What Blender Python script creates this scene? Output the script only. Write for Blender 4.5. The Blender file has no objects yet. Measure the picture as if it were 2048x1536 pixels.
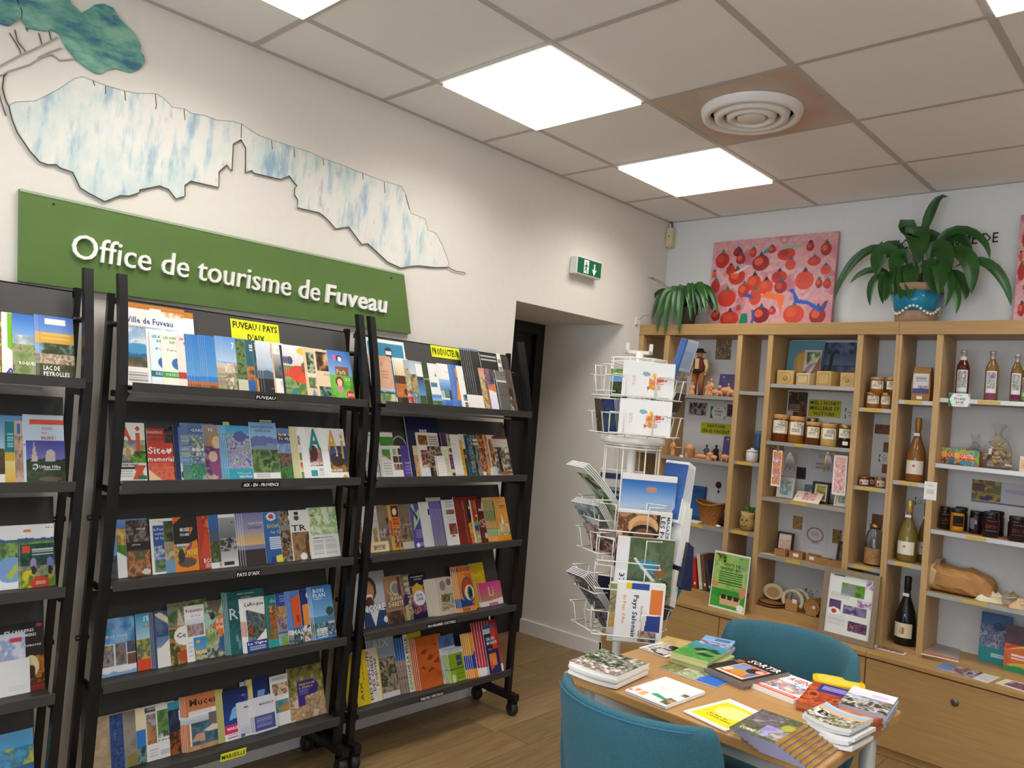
import bpy, bmesh, math, random
import numpy as np
from mathutils import Vector, Matrix
S = bpy.context.scene
COL = S.collection
# ---------------------------------------------------------------- camera
CAM = np.array([2.75237, -4.26975, 1.46918])
ROT = np.array([[0.7247717, 0.6840371, 0.0824581], [0.0419461, 0.0756504, -0.9962517], [-0.6877111, 0.7255138, 0.0261366]])                      # rows: right, down, forward
FPX = 1544.55
cd = bpy.data.cameras.new('camera'); cam = bpy.data.objects.new('camera', cd); COL.objects.link(cam)
cd.sensor_width = 36.0; cd.lens = FPX / 2048 * 36.0; cd.clip_start = .02
cam.matrix_world = Matrix(((ROT[0][0], -ROT[1][0], -ROT[2][0], CAM[0]), (ROT[0][1], -ROT[1][1], -ROT[2][1], CAM[1]),
                           (ROT[0][2], -ROT[1][2], -ROT[2][2], CAM[2]), (0, 0, 0, 1)))
S.camera = cam
# ---------------------------------------------------------------- world, exposure
w = bpy.data.worlds.new('daylight'); S.world = w; w.use_nodes = True
w.node_tree.nodes['Background'].inputs[0].default_value = (.75, .85, 1, 1)
w.node_tree.nodes['Background'].inputs[1].default_value = 6.0
S.view_settings.view_transform = 'Standard'; S.view_settings.look = 'None'
S.view_settings.gamma = 1; S.view_settings.use_curve_mapping = False
S.view_settings.exposure = 0.0
PANEL_GLOW = 1.6; PANEL_WATTS = 7.6; PANEL_SPREAD = math.radians(140); PANEL_COLOUR = (1.0, .975, .925)
S.cycles.max_bounces = 6; S.cycles.diffuse_bounces = 4; S.cycles.glossy_bounces = 3
S.cycles.transmission_bounces = 6; S.cycles.transparent_max_bounces = 8
S.cycles.caustics_reflective = False; S.cycles.caustics_refractive = False
S.cycles.sample_clamp_indirect = 4
# ---------------------------------------------------------------- measuring helpers: a sight line met with a real plane
def ray(x, y): return ROT.T @ np.array([(x - 1024) / FPX, (y - 768) / FPX, 1.0])
def hit(x, y, n, c):
    n = np.array(n, float); d = ray(x, y); return CAM + d * ((c - n @ CAM) / (n @ d))
def HX(x, y, c=0): return hit(x, y, (1, 0, 0), c)
def HY(x, y, c=0): return hit(x, y, (0, 1, 0), c)
def HZ(x, y, c=0): return hit(x, y, (0, 0, 1), c)
def on_line_col(px, P, u):          # point of the line P+t*u seen in pixel column px
    P = np.array(P, float); u = np.array(u, float); n = np.cross(ray(px, 0), ray(px, 1500)); return P + u * ((n @ (CAM - P)) / (n @ u))
def on_line_row(py, P, u):
    P = np.array(P, float); u = np.array(u, float); n = np.cross(ray(0, py), ray(2048, py)); return P + u * ((n @ (CAM - P)) / (n @ u))
def proj(P):
    q = ROT @ (np.array(P, float) - CAM); return 1024 + FPX * q[0] / q[2], 768 + FPX * q[1] / q[2]
# ---------------------------------------------------------------- colours and materials
def lin(c):
    c = np.asarray(c, float); return np.where(c <= .04045, c / 12.92, ((c + .055) / 1.055) ** 2.4)
def hexc(h):
    if len(h) == 3: h = ''.join(a * 2 for a in h)
    return np.array([int(h[i:i + 2], 16) / 255 for i in (0, 2, 4)])
def L4(h): return (*[float(v) for v in lin(hexc(h))], 1.0)
MATS = {}
def mat(name, col='fff', rough=.5, metal=0., noise=None, emit=None, trans=0., spec=.5, ior=1.45, bump=0., sheen=0., alpha=1., scale=None):
    """noise = (scale, colour2, amount, stretch xyz)"""
    if name in MATS: return MATS[name]
    m = bpy.data.materials.new(name); m.use_nodes = True; MATS[name] = m
    N = m.node_tree.nodes; K = m.node_tree.links; b = N['Principled BSDF']
    b.inputs['Base Color'].default_value = L4(col); b.inputs['Roughness'].default_value = rough
    b.inputs['Metallic'].default_value = metal; b.inputs['Specular IOR Level'].default_value = spec
    b.inputs['Transmission Weight'].default_value = trans; b.inputs['IOR'].default_value = ior
    b.inputs['Alpha'].default_value = alpha; b.inputs['Sheen Weight'].default_value = sheen
    if emit:
        b.inputs['Emission Color'].default_value = L4(emit[0]); b.inputs['Emission Strength'].default_value = emit[1]
    if noise or bump:
        sc, c2, amt, st = noise or (60, col, 0, (1, 1, 1))
        tc = N.new('ShaderNodeTexCoord'); mp = N.new('ShaderNodeMapping'); mp.inputs['Scale'].default_value = st
        nz = N.new('ShaderNodeTexNoise'); nz.inputs['Scale'].default_value = sc; nz.inputs['Detail'].default_value = 4
        K.new(tc.outputs['Object'], mp.inputs[0]); K.new(mp.outputs[0], nz.inputs['Vector'])
        if noise:
            rp = N.new('ShaderNodeValToRGB'); rp.color_ramp.elements[0].position = .35; rp.color_ramp.elements[1].position = .65
            c1 = lin(hexc(col)); cc = lin(hexc(c2)); 
            rp.color_ramp.elements[0].color = (*[float(v) for v in c1], 1); rp.color_ramp.elements[1].color = (*[float(v) for v in (c1 * (1 - amt) + cc * amt)], 1)
            K.new(nz.outputs['Fac'], rp.inputs[0]); K.new(rp.outputs[0], b.inputs['Base Color'])
        if bump:
            bp = N.new('ShaderNodeBump'); bp.inputs['Strength'].default_value = bump; bp.inputs['Distance'].default_value = .002
            K.new(nz.outputs['Fac'], bp.inputs['Height']); K.new(bp.outputs[0], b.inputs['Normal'])
    return m
def print_mat(name, rough, spec=.4):
    m = bpy.data.materials.new(name); m.use_nodes = True; MATS[name] = m
    N = m.node_tree.nodes; b = N['Principled BSDF']; a = N.new('ShaderNodeAttribute'); a.attribute_name = 'Col'
    m.node_tree.links.new(a.outputs['Color'], b.inputs['Base Color']); b.inputs['Roughness'].default_value = rough; b.inputs['Specular IOR Level'].default_value = spec
    return m
PRINT = print_mat('printed_paper', .45, .35); MATTE = print_mat('painted_matte', .8, .2); GLOSS = print_mat('painted_gloss', .25, .5)
# ---------------------------------------------------------------- mesh builder (one mesh, many shapes, colours per corner)
class MB:
    def __init__(s): s.V = []; s.F = []; s.C = []; s.n = 0; s.S = []
    def add(s, V, F, c=None, smooth=False):      # c: hex, or list of per-face colours, or per-vertex array
        V = np.asarray(V, float).reshape(-1, 3); k = s.n; s.V.append(V); s.n += len(V)
        if c is None: c = 'fff'
        pv = None
        if isinstance(c, str): cc = lin(hexc(c))
        elif isinstance(c, np.ndarray) and c.ndim == 2 and len(c) == len(V): pv = lin(c)
        else: cc = lin(np.asarray(c, float))
        for f in F:
            s.F.append([i + k for i in f]); s.S.append(smooth)
            s.C.append(pv[list(f)] if pv is not None else np.tile(cc, (len(f), 1)))
        return s
    def box(s, a, b, c=None, skip=()):
        (x0, y0, z0), (x1, y1, z1) = a, b
        V = [(x0, y0, z0), (x1, y0, z0), (x1, y1, z0), (x0, y1, z0), (x0, y0, z1), (x1, y0, z1), (x1, y1, z1), (x0, y1, z1)]
        return s.add(V, [(0, 3, 2, 1), (4, 5, 6, 7), (0, 1, 5, 4), (1, 2, 6, 5), (2, 3, 7, 6), (3, 0, 4, 7)], c)
    def tube(s, pts, r, c=None, n=8, cap=True, smooth=True):
        P = np.array(pts, float); m = len(P); r = np.broadcast_to(np.asarray(r, float), (m,))
        T = np.gradient(P, axis=0); T /= np.linalg.norm(T, axis=1)[:, None] + 1e-12
        u = np.cross(T[0], (0, 0, 1.)); 
        if np.linalg.norm(u) < .1: u = np.cross(T[0], (1., 0, 0))
        V = []
        for i in range(m):
            u = u - T[i] * (u @ T[i]); u /= np.linalg.norm(u); v = np.cross(T[i], u)
            for j in range(n):
                a = 2 * math.pi * (j + .5) / n; V.append(P[i] + r[i] * (math.cos(a) * u + math.sin(a) * v))
        F = [(i * n + j, i * n + (j + 1) % n, (i + 1) * n + (j + 1) % n, (i + 1) * n + j) for i in range(m - 1) for j in range(n)]
        if cap: F += [tuple(range(n - 1, -1, -1)), tuple((m - 1) * n + j for j in range(n))]
        return s.add(V, F, c, smooth)
    def lathe(s, prof, c=None, n=20, o=(0, 0, 0), smooth=True, axis='z', cols=None, cap=True):
        V = []
        for r, z in prof:
            for j in range(n):
                a = 2 * math.pi * j / n; V.append((r * math.cos(a), r * math.sin(a), z))
        V = np.array(V, float)
        if axis == 'x': V = V[:, [2, 0, 1]]
        if axis == 'y': V = V[:, [1, 2, 0]]
        V = V + np.array(o); m = len(prof)
        for i in range(m - 1):
            F = [(i * n + j, i * n + (j + 1) % n, (i + 1) * n + (j + 1) % n, (i + 1) * n + j) for j in range(n)]
            if i == 0: k0 = s.n; s.add(V, F, cols[i] if cols else c, smooth)
            else:
                cc = lin(hexc(cols[i] if cols else (c or 'fff')))
                for f in F: s.F.append([q + k0 for q in f]); s.S.append(smooth); s.C.append(np.tile(cc, (4, 1)))
        for idx, rv in ((0, True), (m - 1, False)) if cap else ():
            if prof[idx][0] > 1e-5:
                f = [idx * n + j for j in range(n)]
                if rv: f = f[::-1]
                cc = lin(hexc((cols[0 if rv else -1]) if cols else (c or 'fff'))); s.F.append([q + k0 for q in f]); s.S.append(False); s.C.append(np.tile(cc, (n, 1)))
        return s
    def ball(s, o, r, c=None, n=10, m=7):
        r = np.broadcast_to(np.asarray(r, float), (3,)); pr = [(max(math.sin(math.pi * i / m), 1e-4), -math.cos(math.pi * i / m)) for i in range(m + 1)]
        k = s.n; s.lathe(pr, c, n); 
        s.V[-1] = s.V[-1] * r + np.array(o); return s
    def poly(s, P, t, c=None, axis=0):           # extruded outline; P list of 2d points in the plane across 'axis'
        P = np.array(P, float); n = len(P); V = np.zeros((2 * n, 3)); o = [i for i in range(3) if i != axis]
        t0, t1 = t if isinstance(t, (tuple, list)) else (0, t); V[:n, o] = P; V[n:, o] = P; V[:n, axis] = t0; V[n:, axis] = t1
        F = [tuple(range(n)), tuple(range(2 * n - 1, n - 1, -1))] + [(i, i + n, (i + 1) % n + n, (i + 1) % n) for i in range(n)]
        return s.add(V, F, c)
    def xf(s, M):
        M = np.array(M, float); s.V = [v @ M[:3, :3].T + M[:3, 3] for v in s.V]; return s
    def mesh(s, name, m, fix=False):
        me = bpy.data.meshes.new(name); V = np.concatenate(s.V) if s.V else np.zeros((0, 3))
        me.vertices.add(len(V)); me.vertices.foreach_set('co', V.astype(np.float32).ravel())
        ln = np.array([len(f) for f in s.F]); me.loops.add(int(ln.sum())); me.polygons.add(len(ln))
        me.loops.foreach_set('vertex_index', np.concatenate([np.array(f) for f in s.F]).astype(np.int32))
        me.polygons.foreach_set('loop_start', np.concatenate([[0], np.cumsum(ln)[:-1]]).astype(np.int32))
        me.polygons.foreach_set('use_smooth', np.array(s.S, bool))
        ca = me.color_attributes.new('Col', 'FLOAT_COLOR', 'CORNER'); C = np.concatenate(s.C)
        ca.data.foreach_set('color', np.concatenate([C, np.ones((len(C), 1))], 1).astype(np.float32).ravel())
        me.materials.append(m); me.update(); me.validate()
        if fix:
            b = bmesh.new(); b.from_mesh(me); bmesh.ops.recalc_face_normals(b, faces=b.faces); b.to_mesh(me); b.free()
        return me
    def obj(s, name, m, parent=None, fix=False, loc=None):
        o = bpy.data.objects.new(name, s.mesh(name, m, fix)); COL.objects.link(o)
        if parent: o.parent = parent
        if loc is not None: o.location = loc
        return o
def tag(o, label, cat, group=None):
    o['label'] = label; o['category'] = cat
    if group: o['group'] = group
    return o
def thing(name, label, cat, loc=(0, 0, 0), rz=0, group=None):
    o = bpy.data.objects.new(name, None); COL.objects.link(o); o.location = loc; o.rotation_euler = (0, 0, rz); o.empty_display_size = .05
    return tag(o, label, cat, group)
def struct(o): o['kind'] = 'structure'; return o
def dup(root, M=None, label=None, group=None):
    r = root.copy(); COL.objects.link(r)
    if label: r['label'] = label
    if group: r['group'] = group
    for ch in root.children:
        c = ch.copy(); COL.objects.link(c); c.parent = r
        for g in ch.children:
            d = g.copy(); COL.objects.link(d); d.parent = c
    return r
def bevel(o, wd=.003, seg=2):
    m = o.modifiers.new('soft', 'BEVEL'); m.width = wd; m.segments = seg; m.limit_method = 'ANGLE'; return o
# ---------------------------------------------------------------- lettering: real letter shapes, fitted to a box
_txt = {}
def letters(text, bold=False, depth=0.0, res=2):
    k = (text, bold, depth, res)
    if k in _txt: return _txt[k]
    cu = bpy.data.curves.new('t', 'FONT'); cu.body = text; cu.resolution_u = res; cu.offset = .018 if bold else 0; cu.extrude = depth; cu.space_character = 1.05 if bold else 1
    o = bpy.data.objects.new('t', cu); COL.objects.link(o); dg = bpy.context.evaluated_depsgraph_get(); me = bpy.data.meshes.new_from_object(o.evaluated_get(dg))
    V = np.zeros(len(me.vertices) * 3); me.vertices.foreach_get('co', V); V = V.reshape(-1, 3); F = [tuple(p.vertices) for p in me.polygons]
    bpy.data.objects.remove(o); bpy.data.curves.remove(cu); bpy.data.meshes.remove(me)
    if len(V): V[:, :2] -= V[:, :2].min(0); 
    _txt[k] = (V, F); return V, F
def put_text(mb, text, O, U, W, wd, ht, c, bold=False, up=.0006, depth=0.0, keep=False, res=1):
    """O lower-left corner, U across, W up (unit vectors); fitted to wd x ht (keep = height only, width follows)"""
    V, F = letters(text, bold, depth, res)
    if not len(V): return
    O, U, W = (np.array(a, float) for a in (O, U, W)); N = np.cross(U, W); mx = V[:, :2].max(0)
    sy = ht / mx[1]; sx = sy if keep else wd / mx[0]
    if keep and wd and mx[0] * sx > wd: sx = sy = wd / mx[0]
    P = O + V[:, :1] * sx * U + V[:, 1:2] * sy * W + (V[:, 2:] + up) * N
    mb.add(P, F, c)
def letter_parts(text, bold, depth, res, O, wd, ht, m, par, up):
    """one part per raised letter"""
    V, F = letters(text, bold, depth, res); par_ = list(range(len(V)))
    def fd(i):
        while par_[i] != i: par_[i] = par_[par_[i]]; i = par_[i]
        return i
    for f in F:
        for j in f[1:]: par_[fd(j)] = fd(f[0])
    isl = {}
    for i in range(len(V)): isl.setdefault(fd(i), []).append(i)
    L = sorted([[V[v, 0].min(), V[v, 0].max(), v] for v in isl.values()]); out = []
    for a, b, v in L:
        if out and min(b, out[-1][1]) - max(a, out[-1][0]) > .5 * min(b - a, out[-1][1] - out[-1][0]): out[-1][2] += v; out[-1][1] = max(b, out[-1][1])
        else: out.append([a, b, list(v)])
    mx = V[:, :2].max(0)
    for a, b, v in out:
        ix = {j: i for i, j in enumerate(v)}; P = V[v]; Q = np.stack([P[:, 0] / mx[0] * wd, P[:, 1] / mx[1] * ht, P[:, 2] + up], 1)
        MB().add(np.array(O) + Q[:, :1] * np.array(m[0]) + Q[:, 1:2] * np.array(m[1]) + Q[:, 2:] * np.cross(m[0], m[1]), [[ix[j] for j in f] for f in F if f[0] in ix], m[2]).obj('letter', MATTE, par)
# ---------------------------------------------------------------- printed covers: a small grid of coloured cells painted by rules
rs = np.random.RandomState(7)
def vnoise(h, w, sc):
    gh, gw = max(2, int(sc * h / max(h, w)) + 2), max(2, int(sc * w / max(h, w)) + 2)
    out = np.zeros((h, w)); amp = 1
    for k in (1, 2.2, 4.7, 9.3):
        a, b = int(gh * k), int(gw * k); g = rs.rand(a + 1, b + 1); y = np.linspace(0, a - 1e-6, h); x = np.linspace(0, b - 1e-6, w)
        yi = y.astype(int); xi = x.astype(int); fy = (y - yi)[:, None]; fx = (x - xi)[None]
        out += amp * ((g[yi][:, xi] * (1 - fx) + g[yi][:, xi + 1] * fx) * (1 - fy) + (g[yi + 1][:, xi] * (1 - fx) + g[yi + 1][:, xi + 1] * fx) * fy); amp *= .5
    r = out.ravel().argsort().argsort() / max(1, out.size - 1); return r.reshape(h, w)
def paint(ops, W, H):
    """returns (H,W,3) sRGB canvas (row 0 = bottom) and the list of texts"""
    A = np.ones((H, W, 3)); T = []; v, u = np.mgrid[0:H, 0:W]; u = u / max(1, W - 1); v = v / max(1, H - 1)
    for op in ops.split('|'):
        if not op: continue
        k, _, r = op.partition(':'); a = r.split(',')
        if k in 'tTVD': T.append((float(a[0]), float(a[1]), float(a[2]), float(a[3]), a[4], ','.join(a[5:]), k)); continue
        if k == 'b': A[:] = hexc(a[0])
        elif k == 'r':
            x0, y0, x1, y1 = map(float, a[:4]); A[(u >= x0) & (u <= x1) & (v >= y0) & (v <= y1)] = hexc(a[4])
        elif k == 'e':
            x, y, rx, ry = map(float, a[:4]); A[((u - x) / rx) ** 2 + ((v - y) / ry) ** 2 <= 1] = hexc(a[4])
        elif k == 'g':
            y0, y1 = float(a[0]), float(a[1]); m = (v >= y0) & (v <= y1); t = ((v - y0) / (y1 - y0 + 1e-9))[..., None]
            A = np.where(m[..., None], hexc(a[2]) * (1 - t) + hexc(a[3]) * t, A)
        elif k == 'n':
            x0, y0, x1, y1, s = map(float, a[:5]); m = (u >= x0) & (u <= x1) & (v >= y0) & (v <= y1); q = vnoise(H, W, s)
            cs = np.array([hexc(c) for c in a[5:]]); f = q * (len(cs) - 1) * .999; i = f.astype(int); t = (f - i)[..., None]
            A = np.where(m[..., None], cs[i] * (1 - t) + cs[np.minimum(i + 1, len(cs) - 1)] * t, A)
        elif k == 'm':
            y0, yb, amp = map(float, a[:3]); rr = np.interp(np.linspace(0, 6, W), range(8), rs.rand(8)) * .7 + np.interp(np.linspace(0, 17, W), range(19), rs.rand(19)) * .3
            A[(v >= y0) & (v <= (yb + amp * (rr - .5))[None, :])] = hexc(a[3])
        elif k == 'l':
            x0, y0, x1, y1 = map(float, a[:4]); n = int(a[4]); f = (v - y0) / (y1 - y0 + 1e-9) * n
            A[(u >= x0) & (u <= x1) & (v >= y0) & (v <= y1) & ((f % 1) > .5)] = hexc(a[5])
        elif k == 'p':
            P = np.array([float(q) for q in a[1:]]).reshape(-1, 2); ins = np.zeros((H, W), bool); j = len(P) - 1
            for i in range(len(P)):
                (xi, yi), (xj, yj) = P[i], P[j]
                c = ((yi > v) != (yj > v)) & (u < (xj - xi) * (v - yi) / (yj - yi + 1e-12) + xi); ins ^= c; j = i
            A[ins] = hexc(a[0])
    return A, T
def cover(mb, ops, O, U, W, wd, ht, cell=.0028, curve=None):
    """painted sheet on the plane O + u*U + v*W"""
    O, U, W = (np.array(q, float) for q in (O, U, W)); nx = max(2, int(round(wd / cell))); ny = max(2, int(round(ht / cell)))
    A, T = paint(ops, nx + 1, ny + 1); N = np.cross(U, W)
    v, u = np.mgrid[0:ny + 1, 0:nx + 1]; u = (u / nx)[..., None] * wd; v = (v / ny)[..., None] * ht
    P = (O + u * U + v * W).reshape(-1, 3); k = nx + 1
    i = (np.arange(ny)[:, None] * k + np.arange(nx)[None]).ravel(); F = np.stack([i, i + 1, i + 1 + k, i + k], 1)
    b = mb.n; mb.V.append(P); mb.n += len(P); C = lin(A.reshape(-1, 3))
    mb.F.extend((F + b).tolist()); mb.S.extend([False] * len(F)); mb.C.extend(C[F])
    for x, y, w_, h_, c, t, bd in T:
        if bd in 'tT': put_text(mb, t, O + U * x * wd + W * y * ht, U, W, w_ * wd, h_ * ht, c, bd == 'T')
        elif bd == 'V': put_text(mb, t, O + U * (x + w_) * wd + W * y * ht, W, -U, h_ * ht, w_ * wd, c, True)      # reads upwards
        else: put_text(mb, t, O + U * x * wd + W * (y + h_) * ht, -W, U, h_ * ht, w_ * wd, c, True)                # reads downwards
def sheet(mb, ops, x0, z0, x1, z1, y, cell=.003):   # picture facing -y
    cover(mb, ops, (x0, y, z0), (1, 0, 0), (0, 0, 1), x1 - x0, z1 - z0, cell)
# ================================================================ materials of the place
WALL = mat('wall_paint', 'e6e0d6', .9, noise=(30, 'e2dcd2', .5, (1, 1, 1)))
BACKWALL = mat('wall_paint_cool', 'dddedc', .9, noise=(30, 'd9dad9', .5, (1, 1, 1)))
TILE = mat('ceiling_tile', 'f3f2ef', .95, noise=(220, 'eae8e4', .6, (1, 1, 1)))
GRID = mat('ceiling_grid', 'bdb9b3', .6)
BLACK = mat('black_metal', '0c0c0d', .35, noise=(8, '121213', .5, (1, 1, 1)))
SHELF = mat('charcoal_sheet_metal', '3a3836', .5, noise=(12, '33312f', .5, (1, 1, 1)))
WHITE = mat('white_lacquer', 'e9e7e2', .4, noise=(20, 'e0ddd7', .4, (1, 1, 1)))
WOOD = mat('beech_laminate', 'bf9e6c', .45, noise=(7, 'af8a5a', .6, (12, 12, .8)))
WOODH = mat('beech_laminate_across', 'b08d5b', .45, noise=(7, 'a07c4a', .6, (.8, 12, 12)))
TABLEW = mat('table_laminate', 'b58a57', .4, noise=(5, 'a87d4a', .5, (1, 14, 14)))
STEEL = mat('brushed_steel', 'b9b8b4', .35, metal=.6, noise=(40, 'a5a49f', .4, (1, 30, 30)))
GREYP = mat('grey_plastic', '8d8f90', .5)
RUBBER = mat('caster_rubber', '161616', .6, noise=(30, '222222', .5, (1, 1, 1)))
TEAL = mat('teal_fabric', '2f6170', .85, noise=(260, '285461', .8, (1, 1, 1)), bump=.25, sheen=.05)
SEAM = mat('teal_seam', '2d6480', .85)
DOORM = mat('dark_door_paint', '2b2a2c', .5, noise=(10, '242326', .5, (1, 1, 1)))
GREEN = mat('sign_green', '5d7a3c', .55, noise=(8, '57733a', .5, (1, 1, 1)))
TERRA = mat('terracotta', 'd49f74', .85, noise=(60, 'bf8457', .7, (1, 1, 1)), bump=.3)
CLEAR = mat('clear_glass', 'f4f6f4', .04, trans=1, ior=1.45)
CREAMP = mat('cream_plastic', 'd8cba8', .5, noise=(30, 'cdbf9a', .5, (1, 1, 1)))
KRAFT = mat('kraft_paper', 'b1824f', .8, noise=(40, 'a17443', .6, (1, 1, 6)), bump=.2)
WOODD = mat('brown_wood', '8a5a34', .6, noise=(12, '6e4526', .7, (1, 8, 8)))
H = 2.73
XW, YF = 4.563, -7.128
# ---------------------------------------------------------------- floor of planks
fl = struct(MB().box((-.7, YF, -.06), (XW, 0, -.012)).obj('floor', mat('floor_joint', '2a2018', .8)))
PL = [mat('oak_plank_%s' % k, a, .42, noise=(5, b, .8, (9, 1, 1))) for k, a, b in (('warm', '8a6f4a', '755d3c'), ('grey', '826945', '6a5438'), ('brown', '917650', '7a6241'))]
pm = [MB().box((0, 0, -.012), (.1785, 1.197, 0)).mesh('plank', m) for m in PL]
random.seed(3)
for i in range(30):
    x = -.7 + i * .18; y = YF - random.random() * 1.2
    while y < 0:
        y0, y1 = max(y, YF), min(y + 1.2, 0)
        if y1 - y0 > .02 and x < XW:
            o = bpy.data.objects.new('plank', random.choice(pm)); COL.objects.link(o); o.parent = fl; o.location = (x, y0, 0); o.scale = (1, (y1 - y0) / 1.2, 1)
        y += 1.2
# ---------------------------------------------------------------- walls
RT, RL, RR, RD = 2.006, -1.384, -.42, .62          # recess: top, sides, depth
wl = struct(MB().box((-.2, YF, 0), (0, RL, H)).box((-.2, RL, RT), (0, RR, H)).box((-.2, RR, 0), (0, 0, H)).obj('wall_left', WALL))
b = MB().box((-RD - .1, RL - .1, 0), (-.2, RL, RT + .1)).box((-RD - .1, RL, RT), (-.2, RR, RT + .1))
b.add([(0, RR, 0), (-RD, RR - .04, 0), (-RD, RR - .04, RT), (0, RR, RT), (0, RR + .1, 0), (-RD, RR + .1, 0), (-RD, RR + .1, RT), (0, RR + .1, RT)],
      [(0, 1, 2, 3), (4, 7, 6, 5), (1, 5, 6, 2), (3, 2, 6, 7), (0, 4, 5, 1)])
struct(b.obj('wall_recess', WALL))
wb = struct(MB().box((-.2, 0, 0), (XW, .15, H)).obj('wall_back', BACKWALL))
wr = struct(MB().box((XW, YF, 0), (XW + .15, 0, H)).obj('wall_right', BACKWALL))
# shop front behind the camera, with its window to the street
struct(MB().box((-.2, YF - .15, 0), (XW, YF, .5)).box((-.2, YF - .15, 2.4), (XW, YF, H)).box((-.2, YF - .15, .5), (.6, YF, 2.4)).box((3.9, YF - .15, .5), (XW, YF, 2.4)).obj('wall_front', BACKWALL))
wn = struct(MB().box((.6, YF - .1, .5), (3.9, YF - .05, .55)).box((.6, YF - .1, 2.35), (3.9, YF - .05, 2.4)).box((.6, YF - .1, .5), (.65, YF - .05, 2.4)).box((3.85, YF - .1, .5), (3.9, YF - .05, 2.4)).box((2.2, YF - .1, .5), (2.25, YF - .05, 2.4)).obj('window_1', GREYP))
# door of the recess
dr = struct(MB().box((-RD - .06, RL, 0), (-RD - .02, RR - .1, RT)).obj('door_1', DOORM))
MB().box((-RD - .02, RL, 0), (-RD + .02, RL + .07, RT)).box((-RD - .02, RR - .115, 0), (-RD + .02, RR - .04, RT)).box((-RD - .02, RL + .07, RT - .07), (-RD + .02, RR - .115, RT)).obj('door_frame', mat('door_frame_black', '1b1a1c', .45), dr)
MB().tube([(-RD + .02, RL + .16, 1.0), (-RD + .07, RL + .16, 1.0), (-RD + .07, RL + .28, 1.0)], .009, n=8).obj('door_handle', STEEL, dr)
bb = struct(MB().add([(.012, RR - .012, 0), (-RD, RR - .055, 0), (-RD, RR - .055, .085), (.012, RR - .012, .085), (.012, RR + .005, 0), (-RD, RR - .03, 0), (-RD, RR - .03, .085), (.012, RR + .005, .085)],
    [(0, 1, 2, 3), (3, 2, 6, 7), (0, 3, 7, 4), (1, 5, 6, 2)]).obj('baseboard_recess', WHITE))
struct(MB().box((0, YF, 0), (.012, RL, .085)).obj('baseboard_left', WHITE)); struct(MB().box((0, RR - .012, 0), (.012, -.28, .085)).obj('baseboard_corner', WHITE))
# ---------------------------------------------------------------- suspended ceiling
ce = struct(MB().box((-.2, YF, H + .05), (XW, 0, H + .09)).obj('ceiling', GRID))
AX = [0] + [.363 + .6 * k for k in range(8)]; BY = [0] + [-.528 - .6 * k for k in range(12)]
LIGHTS = {(1, 1), (1, 3), (1, 5), (1, 7), (1, 9), (4, 3), (4, 1), (4, 5), (4, 7), (4, 9), (6, 3), (6, 7)}
tmesh = MB().box((.012, .012, 0), (.588, .588, .012)).mesh('ceiling_tile', TILE)
for i in range(len(AX) - 1):
    for j in range(len(BY) - 1):
        x0, x1, y1, y0 = AX[i], AX[i + 1], BY[j], BY[j + 1]
        if (i, j) in LIGHTS or (i, j) == (2, 2): continue
        o = bpy.data.objects.new('ceiling_tile', tmesh); COL.objects.link(o); o.parent = ce
        o.location = (x0, y0, H); o.scale = ((x1 - x0) / .6, (y1 - y0) / .6, 1)
g = MB()
for x in AX[1:-1]: g.box((x - .012, YF, H - .003), (x + .012, 0, H + .03))
for y in BY[1:-1]: g.box((0, y - .011, H - .0025), (XW, y + .011, H + .03))
g.obj('ceiling_grid', GRID, ce)
trim = MB().box((0, YF, H - .004), (.02, 0, H + .03)).box((0, -.02, H - .004), (XW, 0, H + .03)).obj('wall_angle', GRID, ce)
GLOW = mat('led_diffuser', 'fff', .6, emit=('fff8ee', PANEL_GLOW))
lm = MB().box((.018, .018, -.018), (.582, .582, .004)).mesh('diffuser', GLOW)
lf = MB().box((.008, .008, -.004), (.592, .018, .02)).box((.008, .582, -.004), (.592, .592, .02)).box((.008, .018, -.004), (.018, .582, .02)).box((.582, .018, -.004), (.592, .582, .02)).mesh('frame', WHITE)
LL = {(1, 3): 'glowing square ceiling panel, larger of the two in full view, above the racks', (1, 1): 'glowing square ceiling panel nearest the back wall and air vent', (1, 5): 'glowing ceiling panel above the green sign, cut by the upper edge',
      (4, 3): 'glowing ceiling panel above the wine shelf, cut at the top corner'}
for (i, j) in sorted(LIGHTS):
    t = thing('ceiling_light', LL.get((i, j), 'glowing ceiling panel out of the photo behind the viewer'), 'ceiling light', (AX[i], BY[j + 1], H), 0, 'square ceiling light panels' if (i, j) in LL else 'ceiling panels behind the viewer')
    ld = bpy.data.lights.get('led_panel') or bpy.data.lights.new('led_panel', 'AREA'); ld.shape = 'SQUARE'; ld.size = .56; ld.energy = PANEL_WATTS; ld.spread = PANEL_SPREAD; ld.color = PANEL_COLOUR
    lo = bpy.data.objects.new('led_panel', ld); COL.objects.link(lo); lo.parent = t; lo.location = (.3, .3, -.021)
    for nm, me in (('diffuser', lm), ('frame', lf)):
        o = bpy.data.objects.new(nm, me); COL.objects.link(o); o.parent = t
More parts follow.
